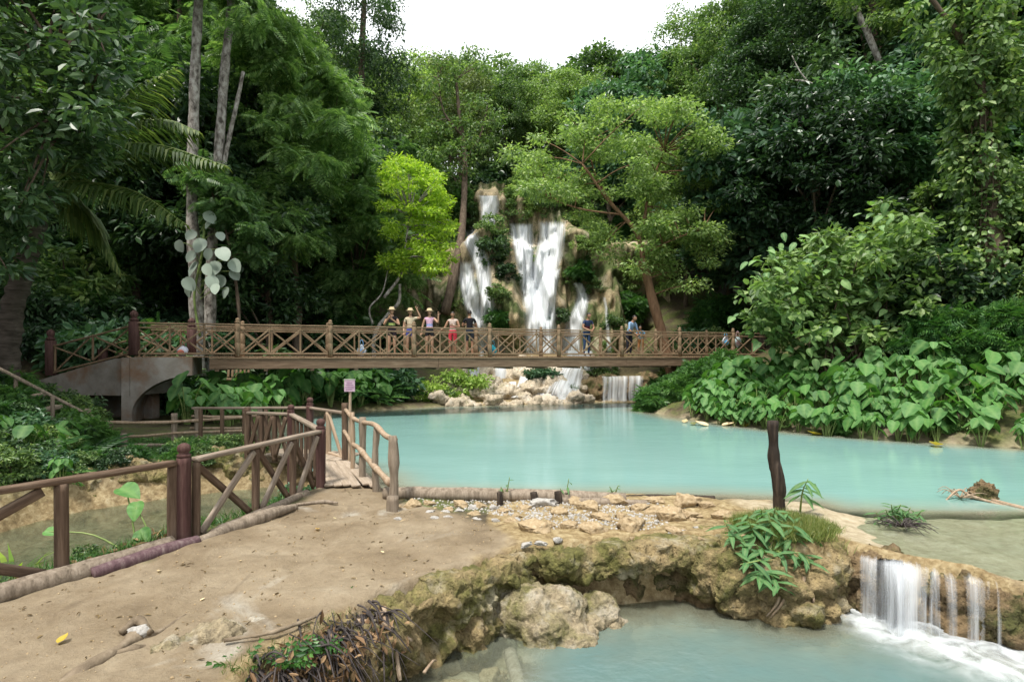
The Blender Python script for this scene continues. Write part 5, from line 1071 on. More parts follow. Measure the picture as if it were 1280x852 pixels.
# leaning tree right of the falls
lim = [([P(805, 330, 25.6), P(795, 290, 25.6), P(760, 250, 25.2), P(728, 205, 24.6)], .13, .05), ([P(798, 300, 25.6), P(806, 270, 25.9), P(812, 235, 26.2), P(830, 190, 26.6)], .09, .03),
       ([P(770, 262, 25.4), P(745, 220, 26.2), P(735, 180, 26.8)], .06, .02), ([P(800, 320, 25.6), P(840, 300, 25), P(880, 285, 24.6)], .05, .02), ([P(776, 268, 25.4), P(730, 262, 25), P(690, 250, 24.6)], .05, .02)]
cl = np.vstack([px_clumps(g, [(640, 190), (700, 145), (780, 120), (860, 130), (900, 180), (890, 240), (820, 260), (740, 250), (660, 245)], 25.5, 1.5, 120),
                px_clumps(g, [(725, 250), (790, 275), (900, 250), (915, 330), (880, 380), (825, 372), (775, 335), (735, 300)], 25.8, 1.2, 62)])
custom_tree('leaning_tree', 'leaning red-barked tree with a wide airy crown rising behind the bridge', [P(851, 497, 25.2), P(838, 462, 25.3), P(825, 410, 25.4), P(812, 360, 25.6), P(803, 325, 25.6)], .27, .17, lim, cl, .62, 150, .2, .095, 'light', 'redbark', DIA, .25, .45, seed=3, twigs=90)
# bright lime tree
lim = [([P(480, 372, 24.3), P(500, 345, 24.3), P(505, 320, 24.2), P(512, 270, 24.2)], .08, .03), ([P(466, 405, 24.2), P(462, 385, 24.2), P(478, 365, 24.3), P(486, 330, 24.4)], .05, .02)]
cl = np.vstack([px_clumps(g, [(475, 205), (500, 190), (545, 215), (562, 260), (572, 310), (560, 345), (515, 340), (490, 300), (474, 260)], 24.2, .9, 190), px_clumps(g, [(478, 318), (508, 315), (505, 342), (485, 345)], 24.0, .3, 14)])
custom_tree('lime_tree', 'bright lime green tree with a pale curved trunk behind the bridge', [P(468, 462, 24.2), P(468, 420, 24.2), P(482, 396, 24.3), P(498, 378, 24.3), P(500, 355, 24.3)], .09, .06, lim, cl, .33, 62, .17, .08, 'lime', 'palebark', DIA, .2, .5, seed=5, twigs=50)
# the two pale trunks at the left with the climbing plant
tl = [P(247, 470, 20), P(245, 380, 20), P(240, 250, 20), P(243, 120, 20), P(248, 0, 20), P(252, -120, 20)]
custom_tree('pale_trunk_tree', 'tall tree with a straight pale blotched trunk above the climbing plant', tl, .24, .12, [], px_clumps(g, [(180, -200), (300, -220), (320, -60), (180, -60)], 20, 1.5, 60), .9, 90, .5, .4, 'feather', 'palebark', PIN8, .4, .5, seed=7)
tl = [P(262, 470, 21), P(264, 330, 21), P(272, 210, 21), P(280, 100, 21), P(289, 0, 21), P(295, -120, 21)]
custom_tree('pale_trunk_tree', 'slim leaning tree with a forked white trunk beside the straight pale one', tl, .2, .12, [([P(266, 290, 21), P(283, 190, 21), P(296, 130, 21), P(304, 90, 21)], .1, .06)], px_clumps(g, [(230, -220), (320, -220), (338, -40), (328, 50), (270, -60)], 21.5, 1.5, 60), .9, 90, .5, .4, 'feather', 'palebark', PIN8, .5, .5, seed=8)
cl = px_clumps(g, [(285, 60), (330, 20), (385, 45), (425, 95), (440, 160), (425, 235), (380, 250), (400, 300), (340, 330), (290, 300), (300, 220), (270, 140)], 24.5, 1.3, 120)
custom_tree('feathery_tree', 'spreading feathery tree with layered fronds behind the pale trunks', [P(372, 470, 25), P(370, 360, 25), P(355, 250, 25), P(345, 150, 25), P(350, 70, 25)], .22, .08, [([P(360, 280, 25), P(390, 230, 24.6), P(415, 180, 24.4)], .08, .03), ([P(352, 210, 25), P(320, 160, 24.6), P(300, 110, 24.4)], .08, .03)], cl, .8, 42, .62, .52, 'feather', 'bark', PIN8, .5, .35, 1.2, seed=17, twigs=60)
cl = np.vstack([px_clumps(g, [(225, 215), (262, 200), (300, 230), (330, 290), (318, 340), (285, 300), (262, 262)], 19.9, .4, 34)])
custom_tree('small_feathery_tree', 'young feathery tree growing against the pale trunks', [P(300, 462, 20.2), P(298, 380, 20.2), P(285, 300, 20.1), P(265, 240, 20)], .07, .03, [], cl, .5, 26, .42, .36, 'feather', 'bark', PIN8, .5, .4, 1.1, seed=19, twigs=20)
# tall dark tree left of the sky gap
cl = px_clumps(g, [(402, 10), (420, -40), (480, -50), (500, 40), (512, 110), (500, 190), (470, 210), (430, 180), (412, 110)], 40, 1.8, 120)
custom_tree('tall_dark_tree', 'tall dark vine-draped tree standing against the open sky', [P(455, 300, 40) - [0, 0, 4], P(456, 220, 40), P(452, 100, 40), P(456, -20, 40)], .4, .15, [], cl, .9, 120, .26, .12, 'dark', 'bark', DIA, .6, .8, seed=9)
# slim dark trunk beside the upper fall
cl = px_clumps(g, [(525, 120), (545, 68), (600, 60), (625, 110), (620, 180), (590, 215), (540, 220), (520, 180)], 38, 1.2, 75)
custom_tree('slender_tree', 'slender dark-trunked tree with an open crown left of the upper fall', [P(556, 392, 33) , P(570, 330, 34), P(578, 280, 36), P(581, 200, 38), P(575, 150, 38), P(570, 100, 38)], .3, .1, [([P(581, 200, 38), P(600, 170, 38), P(610, 130, 38)], .08, .03), ([P(578, 170, 38), P(555, 140, 38), P(548, 100, 38)], .08, .03)], cl, .6, 75, .26, .12, 'mid', 'bark', DIA, .3, .5, seed=10, twigs=30)
# dark leafy boughs over the left edge (near)
cl = np.vstack([px_clumps(g, [(-60, -60), (120, -60), (150, 40), (140, 130), (150, 190), (100, 200), (60, 190), (0, 230), (-60, 240)], 10.5, .7, 150), px_clumps(g, [(-40, 230), (50, 200), (60, 280), (20, 340), (-30, 330)], 10.2, .5, 40)])
cl = cl[np.argsort(cl[:, 2])]
custom_tree('dark_broadleaf_tree', 'dark glossy broadleaf tree hanging over the left bank', [P(-70, 500, 10.5), P(-60, 300, 10.6), P(-40, 120, 10.7), P(10, -40, 10.6)], .3, .14, [([P(-50, 200, 10.6), P(20, 150, 10.5), P(110, 140, 10.3)], .07, .02), ([P(-40, 120, 10.6), P(40, 60, 10.5), P(120, 50, 10.3)], .07, .02)], cl, .38, 46, .2, .1, 'dark', 'bark', OVAL, .3, .45, seed=12, twigs=80)
# vine-wrapped trunk at the right
tl = [P(1236, 470, 16.4), P(1228, 400, 16.4), P(1240, 280, 16.5), P(1225, 150, 16.6), P(1215, 40, 16.7), P(1230, -120, 16.8)]
tr = spline(tl, 90); cl = np.vstack([tr[8:] + g.normal(size=(82, 3)) * [.45, .35, .25] for _ in range(3)]); cl = cl[cl[:, 2] > 3.0]
cl = np.vstack([cl, px_clumps(g, [(1130, 0), (1280, -40), (1290, 120), (1190, 130), (1150, 80)], 16.6, .6, 40)])
vt = custom_tree('vine_covered_tree', 'thick trunk smothered in climbing vines at the right bank', tl, .36, .2, [([P(1210, 60, 16.6), P(1150, -20, 16.4)], .1, .05)], cl, .38, 60, .19, .13, 'mid', 'bark', OVAL, .8, .9, seed=13)
vb = MB()
for i in range(16):
    a = g.uniform(0, 6.28); q = tr[:60:6] + np.stack([np.cos(a + np.arange(10) * .25) * .38, np.sin(a + np.arange(10) * .25) * .38, np.zeros(10)], 1); vb.add(*tube(spline(q, 30), .018, 5, .2, 3, i))
world_part('hanging_stem', vb.mesh('hanging_stem', M['bark']), vt)
# bare pale limbs in the shade on the right
custom_tree('bare_limb_tree', 'tree with bare crooked pale limbs in the shade of the right slope', [P(1120, 420, 27), P(1122, 250, 27), P(1112, 120, 27), P(1090, 55, 27), P(1065, 0, 27), P(1050, -60, 27)], .2, .1, [([P(1118, 160, 27), P(1085, 142, 26.8), P(1045, 128, 26.6), P(1015, 105, 26.4), P(990, 100, 26.2)], .09, .04), ([P(1015, 108, 26.4), P(1000, 90, 26.4), P(990, 70, 26.4)], .04, .02)], px_clumps(g, [(1000, -60), (1140, -80), (1150, 40), (1060, 30)], 27, 1, 50), .6, 100, .24, .12, 'broad' if 'broad' in M else 'mid', 'palebark', DIA, .3, .5, seed=14)

# ------------------------------------------------------------------ palm
pm = thing('palm_tree', 'palm with long arching fronds over the left bank', 'palm', tuple(P(8, 462, 13)))
tp = spline([P(6, 475, 13), P(14, 400, 13), P(34, 320, 13), P(62, 235, 13)], 40); ring = 1 + .1 * np.sin(np.arange(40) * 2.4)
world_part('trunk', MB().add(*tube(tp, np.linspace(.26, .17, 40) * ring, 12, .15, 4, 3)).mesh('trunk', M['palmbark']), pm)
def palm_frond(pts, leaf_l, n=84):
    q = spline(pts, 60); mb = MB(); mb.add(*tube(q, np.linspace(.035, .006, 60), 6), 1); gg = np.random.default_rng(int(abs(pts[-1][0] * 100)))
    tg = unit(np.gradient(q, axis=0)); i = np.linspace(5, 58, n).astype(int); sd = unit(np.cross(tg[i], [0, 0, 1.]))
    for s in (-1, 1):
        tt = np.linspace(0, 1, n); L = leaf_l * (np.sin(np.pi * (.15 + .82 * tt)) * .9 + .15) * gg.uniform(.85, 1.12, n)
        # each leaflet bends down in two pieces
        ax = unit(sd * s + tg[i] * .6 + np.array([0, 0, -.35]) + gg.normal(size=(n, 3)) * .08); nr = np.tile([0, 0, 1.], (n, 1)) + sd * s * .3
        T = np.array([(0, -.5, 0), (0, .5, 0), (.5, .5, .0), (.5, -.5, .0), (1, 0, -.3)]); place_leaves(mb, q[i], ax, nr, L, np.full(n, .055), (T, [(0, 1, 2, 3), (3, 2, 4)]))
    return mb.mesh('frond', [M['palm'], M['stalk']], False)
hd = P(68, 228, 13)
for e in ((P(120, 190, 12.6), P(190, 180, 12.2), P(285, 208, 11.8)), (P(110, 228, 12.5), P(170, 240, 12), P(232, 280, 11.7)), (P(110, 180, 12.8), P(160, 130, 12.4), P(222, 85, 12.2)), (P(120, 170, 13.2), P(200, 150, 13.2), P(250, 165, 13.2)),
          (P(80, 160, 13), P(70, 90, 12.6), P(90, 30, 12)), (P(30, 190, 13.2), P(-20, 180, 13.3), P(-70, 230, 13.2)), (P(30, 220, 12.5), P(-10, 250, 11.8), P(-40, 330, 11.5)), (P(95, 170, 13.8), P(130, 120, 14.6), P(170, 130, 15.4)), (P(40, 160, 13.6), P(10, 110, 14.2), P(-30, 110, 14.8)), (P(90, 250, 13.4), P(120, 280, 13.8), P(150, 340, 14))):
    world_part('frond', palm_frond([hd] + list(e), .95), pm)

# ------------------------------------------------------------------ large single leaves
def leaf_mesh(name, outline, mat, fold=.12, curl=.1, ribs=7):
    """flat leaf from half-outline [(along, half width)], base at origin pointing +x, upper side +z; vein attribute"""
    V, Fl, vn = [], [], []; n = len(outline)
    for i, (a, wv) in enumerate(outline):
        for f in (-1, -.5, 0, .5, 1):
            V.append((a - .06 * abs(f) * wv, f * wv, fold * abs(f) * wv * 1.6 - curl * a * abs(a) + .012 * math.sin(i * 2.1) * abs(f))); vn.append(1. if f == 0 else (.35 if i % 2 else 0))
    for i in range(n - 1):
        for j in range(4): Fl.append((i * 5 + j, (i + 1) * 5 + j, (i + 1) * 5 + j + 1, i * 5 + j + 1))
    me = MB().add(V, Fl).mesh(name, M[mat]); attr(me, 'vein', vn); return me
HEART = [(-.34, .16), (-.28, .3), (-.15, .4), (0, .43), (.2, .4), (.4, .31), (.58, .19), (.72, .07), (.78, .004)]
OVATE = [(0, .01), (.06, .16), (.2, .27), (.4, .3), (.6, .25), (.8, .14), (.93, .05), (1, .003)]
LANCE = [(0, .008), (.1, .06), (.3, .11), (.5, .12), (.7, .09), (.88, .04), (1, .002)]
ROUND = [(-.1, .12), (0, .3), (.2, .42), (.45, .44), (.7, .34), (.88, .16), (.96, .004)]
taro_m = [leaf_mesh('leaf', HEART, 'taro', f, c) for f, c in ((.1, .1), (.2, .18), (.03, .25), (.15, -.02))]; taro_y = leaf_mesh('leaf', HEART, 'taro_yellow', .12, .2)
def orient(o, p, d, nrm, s):                # leaf base at p, tip direction d, upper side nrm
    x = Vector(d).normalized(); z = Vector(nrm); z = (z - x * z.dot(x)).normalized(); y = z.cross(x); Mx = Matrix((x, y, z)).transposed().to_4x4() @ Matrix.Diagonal((s, s, s, 1)); Mx.translation = Vector(p); o.matrix_basis = Mx
def stalk_me(p0, p1, r=.012, sag=.06):
    p0, p1 = np.asarray(p0, float), np.asarray(p1, float); m_ = (p0 + p1) / 2 + np.array([0, 0, 1]) * np.linalg.norm(p1 - p0) * .12; return MB().add(*tube(spline([p0, m_, p1], 9), np.linspace(r, r * .55, 9), 6, cap=False)).mesh('stalk', M['stalk'])
def make_taro(seed, n, hgt, size, name='taro_plant', yellow=0):
    g2 = np.random.default_rng(seed); root = thing(name, 'taro', 'plant')
    for i in range(n):
        a = i / n * 6.28 + g2.uniform(-.5, .5); rr = g2.uniform(.15, .6) * hgt * .6; h = hgt * g2.uniform(.45, 1.05); tip = np.array([math.cos(a) * rr, math.sin(a) * rr, h])
        obj('stalk', stalk_me((math.cos(a) * .05, math.sin(a) * .05, -.05), tip, .016 * size / .5), root)
        o = obj('leaf', taro_y if i < yellow else taro_m[int(g2.integers(4))], root); dn = g2.uniform(.5, 1.5); orient(o, tip, (math.cos(a), math.sin(a), -dn), (math.cos(a) * dn + g2.normal() * .35, math.sin(a) * dn + g2.normal() * .35, 1.0), size * g2.uniform(.5, 1.25))
    return root
taro_protos = [make_taro(200 + i, 8 + i % 3, 1.0 + .12 * (i % 4), .52) for i in range(6)]; used = [False] * 6
def put_taro(x, y, s, label, group, rz=None, seed=None):
    i = rnd.randrange(6)
    if not used[i]: t = taro_protos[i]; used[i] = True
    else: t = copy_tree(taro_protos[i])
    t.location = (x, y, max(Hs(x, y), -.02)); t.rotation_euler = (0, 0, rnd.uniform(0, 6.28) if rz is None else rz); t.scale = (s, s, s); tag(t, label, 'plant', group); return t
RB = []
shore = spline([(14.6, 11.5, 0), (11.4, 12.7, 0), (9.3, 14, 0), (7.8, 15.3, 0), (6.5, 17.2, 0), (5.8, 18.6, 0)], 100)
for i in range(215):
    p = shore[rnd.randrange(4, 99)]; d = rnd.random() ** .9 * 2.9 - .45; x, y = p[0] + d * .62 + rnd.uniform(-.1, .1), p[1] + d * .75 - .1
    put_taro(x, y, rnd.uniform(.7, 1.0) * (.68 + .1 * d), ('broad heart-leaved taro plant at the waterline ' if d < .7 else 'broad heart-leaved taro plant halfway up the bank ' if d < 1.7 else 'tall taro plant at the top of the bank ') + ('below the large-leaved shrub' if x < 10.2 else 'below the vine-covered tree'), 'taro plants along the right bank')
for i in range(80):
    u = rnd.uniform(335, 508); y = rnd.uniform(21.0, 24) if u > 430 else rnd.uniform(19, 23); x = (u - 640) / F * y
    if sdf(MAIN, np.array([x]), np.array([y]))[0] < .1: continue
    put_taro(x, y, rnd.uniform(.75, 1.05), 'heart-leaved taro plant on the far left shore under the bridge', 'taro plants on the far left shore')
for i in range(50):
    u = rnd.uniform(225, 370); y = rnd.uniform(15.5, 19.5); x = (u - 640) / F * y
    if sdf(MAIN, np.array([x]), np.array([y]))[0] < .15: continue
    put_taro(x, y, rnd.uniform(.65, .95), 'low heart-leaved plant on the bank beside the concrete pier', 'leafy plants beside the concrete pier')
for k in range(6):
    if not used[k]: put_taro(9 + k * .3, 16.5, 1, 'broad heart-leaved taro plant on the right bank of the pool', 'taro plants along the right bank')
# the two-leaved taro by the near fence
tf = thing('taro_plant', 'young taro with two bright leaves on thin stalks behind the path fence', 'plant', (-3.62, 5.98, .05))
for (u, v, y, s, d, nn) in ((158, 613, 6.2, .26, (.9, -.3, -.25), (.1, -.5, 1)), (170, 634, 6.1, .2, (.2, -.5, -.7), (.1, -.9, .6)), (62, 664, 5.9, .14, (1, 0, -.2), (0, -.6, 1)), (178, 668, 5.8, .2, (.6, -.4, -.6), (0, -.8, .7))):
    tip = P(u, v, y); o = obj('leaf', taro_m[1 if y > 6.15 else 0], tf); orient(o, Vector(tip) - tf.location, d, nn, s); world_part('stalk', stalk_me((-3.95 if u < 165 else -3.75, 6.0, -.1), tip, .011), tf)
# low growth hiding the soil of the right bank
for i in range(70):
    p = shore[rnd.randrange(2, 99)]; d = rnd.uniform(-.12, 1.8); x, y = p[0] + d * .62, p[1] + d * .75
    RB.append((x, y, rnd.uniform(.16, .3), d))
# climbing plant with silver leaves
silver = [leaf_mesh('leaf', ROUND, 'silver', .06, .1), leaf_mesh('leaf', ROUND, 'silver', .14, .02)]
cp = thing('climbing_plant', 'climbing plant with big pale silvery leaves on the straight trunk', 'plant', tuple(P(250, 420, 19.7)))
world_part('stem', MB().add(*tube(spline([P(250, 420, 19.7), P(243, 370, 19.72), P(252, 320, 19.7), P(256, 280, 19.7)], 24), .04, 7)).mesh('stem', M['stalk']), cp)
gs = np.random.default_rng(5)
for i, (u, v) in enumerate(((222, 308), (243, 296), (258, 272), (264, 282), (274, 297), (243, 322), (253, 306), (262, 318), (276, 317), (290, 332), (270, 334), (238, 360), (263, 352), (278, 352), (256, 338), (290, 345), (245, 335), (270, 362), (284, 366), (232, 355))):
    o = obj('leaf', silver[i % 2], cp); p = P(u, v - 6, 19.3 + gs.uniform(-.25, .25)); orient(o, Vector(p) - cp.location, (gs.uniform(-.8, .8), gs.uniform(-.5, .3), -1), (gs.uniform(-.6, .6), -1, gs.uniform(0, .9)), gs.uniform(.34, .56))
    world_part('stalk', stalk_me(P(250, v + 8, 19.65), p, .016), cp)
# large-leaved shrub on the right bank: its leading leaves singly, the mass behind joined
shl = [leaf_mesh('leaf', OVATE, 'shrubleaf', f, c) for f, c in ((.1, .1), (.2, .25), (.05, .2))]
sb = thing('large_leaved_shrub', 'big bushy shrub with broad two-toned leaves at the right end of the bridge', 'shrub', tuple(P(1050, 470, 17.2)))
outl = [(940, 350), (952, 318), (965, 325), (985, 290), (1012, 297), (1040, 278), (1060, 302), (1080, 262), (1106, 246), (1122, 282), (1142, 268), (1172, 304), (1196, 298), (1216, 340), (1200, 400), (1150, 425), (1090, 440), (1010, 455), (960, 430), (935, 390)]
mb = MB(); gs = np.random.default_rng(21); core = px_clumps(gs, outl, 17.7, 1.0, 250); cloud(mb, gs, core, gs.uniform(.25, .55, len(core)), 40, .24, .15, OVAL, .3, .8, .6)
o = world_part('foliage', mb.mesh('foliage', M['light'], False), sb); o['kind'] = 'stuff'
fr = px_clumps(gs, outl, 16.75, .2, 300)
for i, p in enumerate(fr):
    p = P(*np.array([(p[0] / p[1] * F + 640 - 1065) * 1.06 + 1065, (444 - (p[2] - CZ) / p[1] * F - 360) * 1.08 + 360]), p[1]); dd = Vector((gs.normal() * .8, -.5 + gs.normal() * .3, -.45 + gs.normal() * .35)); p = Vector(p); cu = ((p.x / p.y * F + 640) - 1060) / 140; p.y += .9 * cu * cu
    o = obj('leaf', shl[i % 3], sb); orient(o, p - sb.location, dd, (gs.normal() * .3, -.35, 1), gs.uniform(.24, .4))
st_ = MB()
for i in range(26): c = core[gs.integers(len(core))]; b_ = np.array(sb.location) + [gs.normal() * .5, gs.normal() * .3, -.2]; st_.add(*tube(spline([b_, (b_ + c) / 2 + [0, 0, .3], c], 10), np.linspace(.04, .012, 10), 6))
world_part('stems', st_.mesh('stems', M['bark']), sb)

# ------------------------------------------------------------------ ferns, shrubs, ground cover
def fern_mesh(seed, n=16, L=.8, mat='fern', tm=FERN, W=1.):
    g2 = np.random.default_rng(seed); mb = MB(); a = np.arange(n) * 2.4 + g2.uniform(-.3, .3, n); el = g2.uniform(.25, 1.0, n); ax = np.stack([np.cos(a) * np.cos(el), np.sin(a) * np.cos(el), np.sin(el)], 1); nr = np.stack([-np.cos(a) * np.sin(el), -np.sin(a) * np.sin(el), np.cos(el)], 1)
    ln = L * g2.uniform(.7, 1.15, n); place_leaves(mb, np.zeros((n, 3)), ax, nr, ln, ln * .55 * W, tm); return mb.mesh('fronds', M[mat], False)
ferns = [fern_mesh(300 + i, 18, .8) for i in range(3)]
def shrub_mesh(seed, r, h, ncl, per, L, W, mat, tm=OVAL, droop=.3, clr=.3):
    g2 = np.random.default_rng(seed); cs = crown_points(g2, ncl, r, h, .4, .3) + [0, 0, h * .9]; mb = MB(); cloud(mb, g2, cs, g2.uniform(.6, 1.3, ncl) * clr, per, L, W, tm, droop, .8, .6); tb = MB()
    for i in range(8): tb.add(*tube(spline([(0, 0, -.15), cs[i] * [.5, .5, .6], cs[i]], 7), np.linspace(.03, .008, 7), 5))
    return tb.mesh('stems', M['bark']), mb.mesh('foliage', M[mat], False)
M['brightshrub'] = leafmat('bright shrub leaf', [(0, (.14, .24, .05)), (.5, (.26, .4, .09)), (1, (.4, .52, .16))], .35)
shr = {k: [shrub_mesh(400 + 10 * j + i, 1.0, .85, 34, 60, L, W, mat, tm) for i in range(2)] for j, (k, (L, W, mat, tm)) in enumerate({'dark': (.2, .1, 'dark', OVAL), 'mid': (.18, .09, 'mid', OVAL), 'light': (.17, .085, 'light', OVAL), 'blue': (.26, .13, 'bluegreen', OVAL), 'fern': (.5, .4, 'fern', PIN8), 'bright': (.17, .09, 'brightshrub', OVAL)}.items())}
def put_shrub(kind, x, y, s, label, group, name='shrub', z=None, sz=None):
    m_ = shr[kind][rnd.randrange(2)]; t = thing(name, label, 'shrub', (x, y, (Hs(x, y) if z is None else z) - .05), group); t.rotation_euler = (0, 0, rnd.uniform(0, 6.28)); t.scale = (s, s, sz or s); obj('stems', m_[0], t); obj('foliage', m_[1], t); return t
# understorey on both slopes
def scatter(n, u0, u1, y0, y1, kinds, smin, smax, where_, ok=lambda x, y: True):
    for i in range(n):
        y = rnd.uniform(y0, y1); u = rnd.uniform(u0, u1); x = (u - 640) / F * y
        if sdf(MAIN, np.array([x]), np.array([y]))[0] < .5 or not ok(x, y): continue
        k = rnd.choice(kinds); nm = {'dark': 'dark leafy shrub', 'mid': 'green leafy shrub', 'light': 'light green leafy shrub', 'blue': 'large-leaved blue green shrub', 'fern': 'feathery fern-like shrub'}[k]
        put_shrub(k, x, y, rnd.uniform(smin, smax), nm + ' ' + where_, nm + 's ' + where_)
offb = lambda x, y: abs((x - B0[0]) * BN[0] + (y - B0[1]) * BN[1] - .8) > 2.0 or x < -14.5
scatter(46, 30, 520, 19.5, 30, ['dark', 'fern', 'mid', 'dark', 'blue'], .9, 1.7, 'in the undergrowth left of the falls', lambda x, y: offb(x, y) and x < -4.5)
scatter(40, 830, 1330, 20, 31, ['dark', 'mid', 'light', 'fern', 'blue'], .9, 1.7, 'in the undergrowth right of the falls', lambda x, y: x > 6.5 and offb(x, y) and ((x - B0[0]) * BN[0] + (y - B0[1]) * BN[1] > 2 or x / y > .52))
scatter(26, 1180, 1420, 16.3, 20, ['dark', 'mid', 'dark'], .9, 1.5, 'in the shade behind the right bank taro', lambda x, y: x > 10.5)
scatter(16, 700, 800, 36.5, 44, ['mid', 'light'], 1, 1.6, 'on the ledges of the cliff')
scatter(60, 530, 760, 44, 50, ['mid', 'light', 'dark', 'olive' if 0 else 'mid'], 1.3, 2.3, 'on the hill above the cliff')
scatter(12, 540, 640, 40.5, 46, ['mid', 'dark', 'light'], .8, 1.4, 'on the ledges of the cliff')
for u, v, Y, k, s in ((632, 345, 33.6, 'dark', .8), (622, 372, 33.2, 'mid', .6), (615, 318, 34.4, 'dark', 1.0), (640, 262, 37.5, 'mid', .9), (616, 292, 35, 'mid', .9), (625, 402, 32.6, 'fern', .7), (712, 345, 33.5, 'mid', .6), (700, 395, 32.6, 'dark', .6), (668, 318, 33.6, 'light', .35), (745, 300, 35.5, 'light', 1.0), (720, 268, 37.5, 'light', 1.2), (690, 258, 38.5, 'mid', 1.2), (586, 268, 37.5, 'mid', 1.1), (790, 385, 33.5, 'fern', .9), (560, 300, 35.5, 'mid', 1.1), (655, 250, 39.5, 'light', 1.0), (745, 355, 33.2, 'mid', .6)):
    p = P(u, v, Y); yc = float(cliff_y(np.array([p[0]]), np.array([p[2]]))[0]); t = put_shrub(k, p[0], yc - .15, s, 'small bush clinging to the waterfall cliff', 'bushes clinging to the cliff', 'cliff_bush', z=p[2] - .5 * s)
FALLS = [[(590, 238), (630, 238), (630, 282), (592, 285)], [(630, 270), (715, 266), (712, 340), (704, 450), (646, 450), (648, 395), (632, 330)], [(562, 276), (595, 276), (618, 330), (636, 450), (596, 450), (570, 340)], [(710, 345), (740, 345), (742, 400), (735, 450), (690, 450), (705, 390)], [(640, 330), (662, 330), (662, 400), (640, 400)]]
gs = np.random.default_rng(55); k_ = 0
while k_ < 84:
    u, v = gs.uniform(528, 800), gs.uniform(232, 440)
    if any(sdf(f_, np.array([u]), np.array([v]))[0] < 7 for f_ in FALLS): continue
    if v > 315 and gs.random() < (.88 if 540 < u < 600 or u > 700 else .6): continue
    Yr = 36.
    for _ in range(30): Yr = Yr * .6 + .4 * float(cliff_y(np.array([(u - 640) / F * Yr]), np.array([CZ - (v - 444) / F * Yr]))[0])
    p = P(u, v, Yr); s_ = gs.uniform(.35, .75) * (1.35 if v < 300 else 1); kk = ['mid', 'light', 'dark', 'fern', 'mid'][gs.integers(5)]; k_ += 1
    put_shrub(kk, p[0], Yr + .1, s_, {'mid': 'green', 'light': 'light green', 'dark': 'dark', 'fern': 'ferny'}[kk] + ' bush clinging to the waterfall cliff', 'bushes clinging to the cliff', 'cliff_bush', z=p[2] - .6 * s_)
for i, (x, y, s_, d) in enumerate(RB):
    k = ('fern', 'mid', 'dark', 'light')[i % 4]; put_shrub(k, x, y, s_, {'fern': 'low ferny', 'mid': 'low green', 'dark': 'low dark', 'light': 'low light green'}[k] + ' bush filling the bank between the taro stalks', 'low bushes between the taro', 'low_bush')
scatter(14, 1150, 1400, 14.8, 17, ['mid', 'light', 'fern'], .5, .9, 'above the right bank taro', lambda x, y: x > 10.5)
# shrubs between pool and terraces
for u, v, y, k, s, lab in ((585, 486, 24.4, 'bright', 1.0, 'rounded light green shrub on the rocks under the bridge'), (540, 491, 23.7, 'bright', .66, 'small rounded shrub left of the light green shrub under the bridge'), (560, 498, 23.6, 'mid', .4, 'little grey green shrub between the two rounded shrubs'), (676, 474, 25.6, 'blue', .62, 'grey green shrub among the white cascades'), (717, 488, 24.9, 'mid', .3, 'tiny green shrub at the water edge of the terrace'), (640, 490, 25, 'olive' if 'olive' in shr else 'mid', .26, 'tiny shrub beside the small cascade'), (745, 464, 27.5, 'mid', .5, 'low green shrub on the terrace under the bridge'), (762, 462, 27.8, 'mid', .45, 'low dark shrub above the water curtain')):
    p = P(u, v, y); put_shrub(k, p[0], y, s, lab, None, z=p[2] - .55 * s)
for i in range(13):
    u = rnd.uniform(812, 905); y = rnd.uniform(20.6, 23.2); x = (u - 640) / F * y
    if sdf(MAIN, np.array([x]), np.array([y]))[0] < -.2: continue
    put_shrub('fern', x, y, rnd.uniform(.4, .58), 'dark ferny shrub overhanging the pool at the leaning tree', 'ferny shrubs below the leaning tree')
scatter(26, -60, 215, 18.6, 22.5, ['dark', 'fern', 'mid', 'blue'], .8, 1.3, 'behind the concrete ramp', lambda x, y: x < -10 and y > 18.6 + .1 * (-x - 10))
# left bank greenery
for i in range(64):
    u = rnd.uniform(-80, 110); y = rnd.uniform(8.4, 12.2) if i % 3 else rnd.uniform(12.2, 15.5); x = (u - 640) / F * y
    if x > -7.4: continue
    k = rnd.choice(['dark', 'mid', 'fern', 'dark', 'blue']); put_shrub(k, x, y, rnd.uniform(.22, .42) * (1.5 if y > 12.2 else 1), {'dark': 'dark leafy bush', 'mid': 'green leafy bush', 'fern': 'feathery fern bush', 'blue': 'blue green bush'}[k] + ' on the left bank below the log steps', 'bushes on the left bank')
for i in range(40):
    u = rnd.uniform(70, 330); y = rnd.uniform(10.9, 12.9); x = (u - 640) / F * y; t = thing('fern', 'small fern on the bank by the pole fence', 'fern', (x, y, Hs(x, y) - .02), 'ferns by the pole fence'); obj('fronds', ferns[i % 3], t); s = rnd.uniform(.2, .4); t.scale = (s, s, s); t.rotation_euler = (0, 0, rnd.uniform(0, 6))
for i in range(34):
    u = rnd.uniform(90, 480); y = rnd.uniform(19.4, 24); x = (u - 640) / F * y
    if sdf(MAIN, np.array([x]), np.array([y]))[0] < .3 or not offb(x, y): continue
    t = thing('fern', 'large bright fern in the undergrowth behind the bridge rail', 'fern', (x, y, Hs(x, y) + .1), 'ferns behind the bridge'); obj('fronds', ferns[i % 3], t); s = rnd.uniform(1.3, 2.2); t.scale = (s, s, s); t.rotation_euler = (0, 0, rnd.uniform(0, 6))
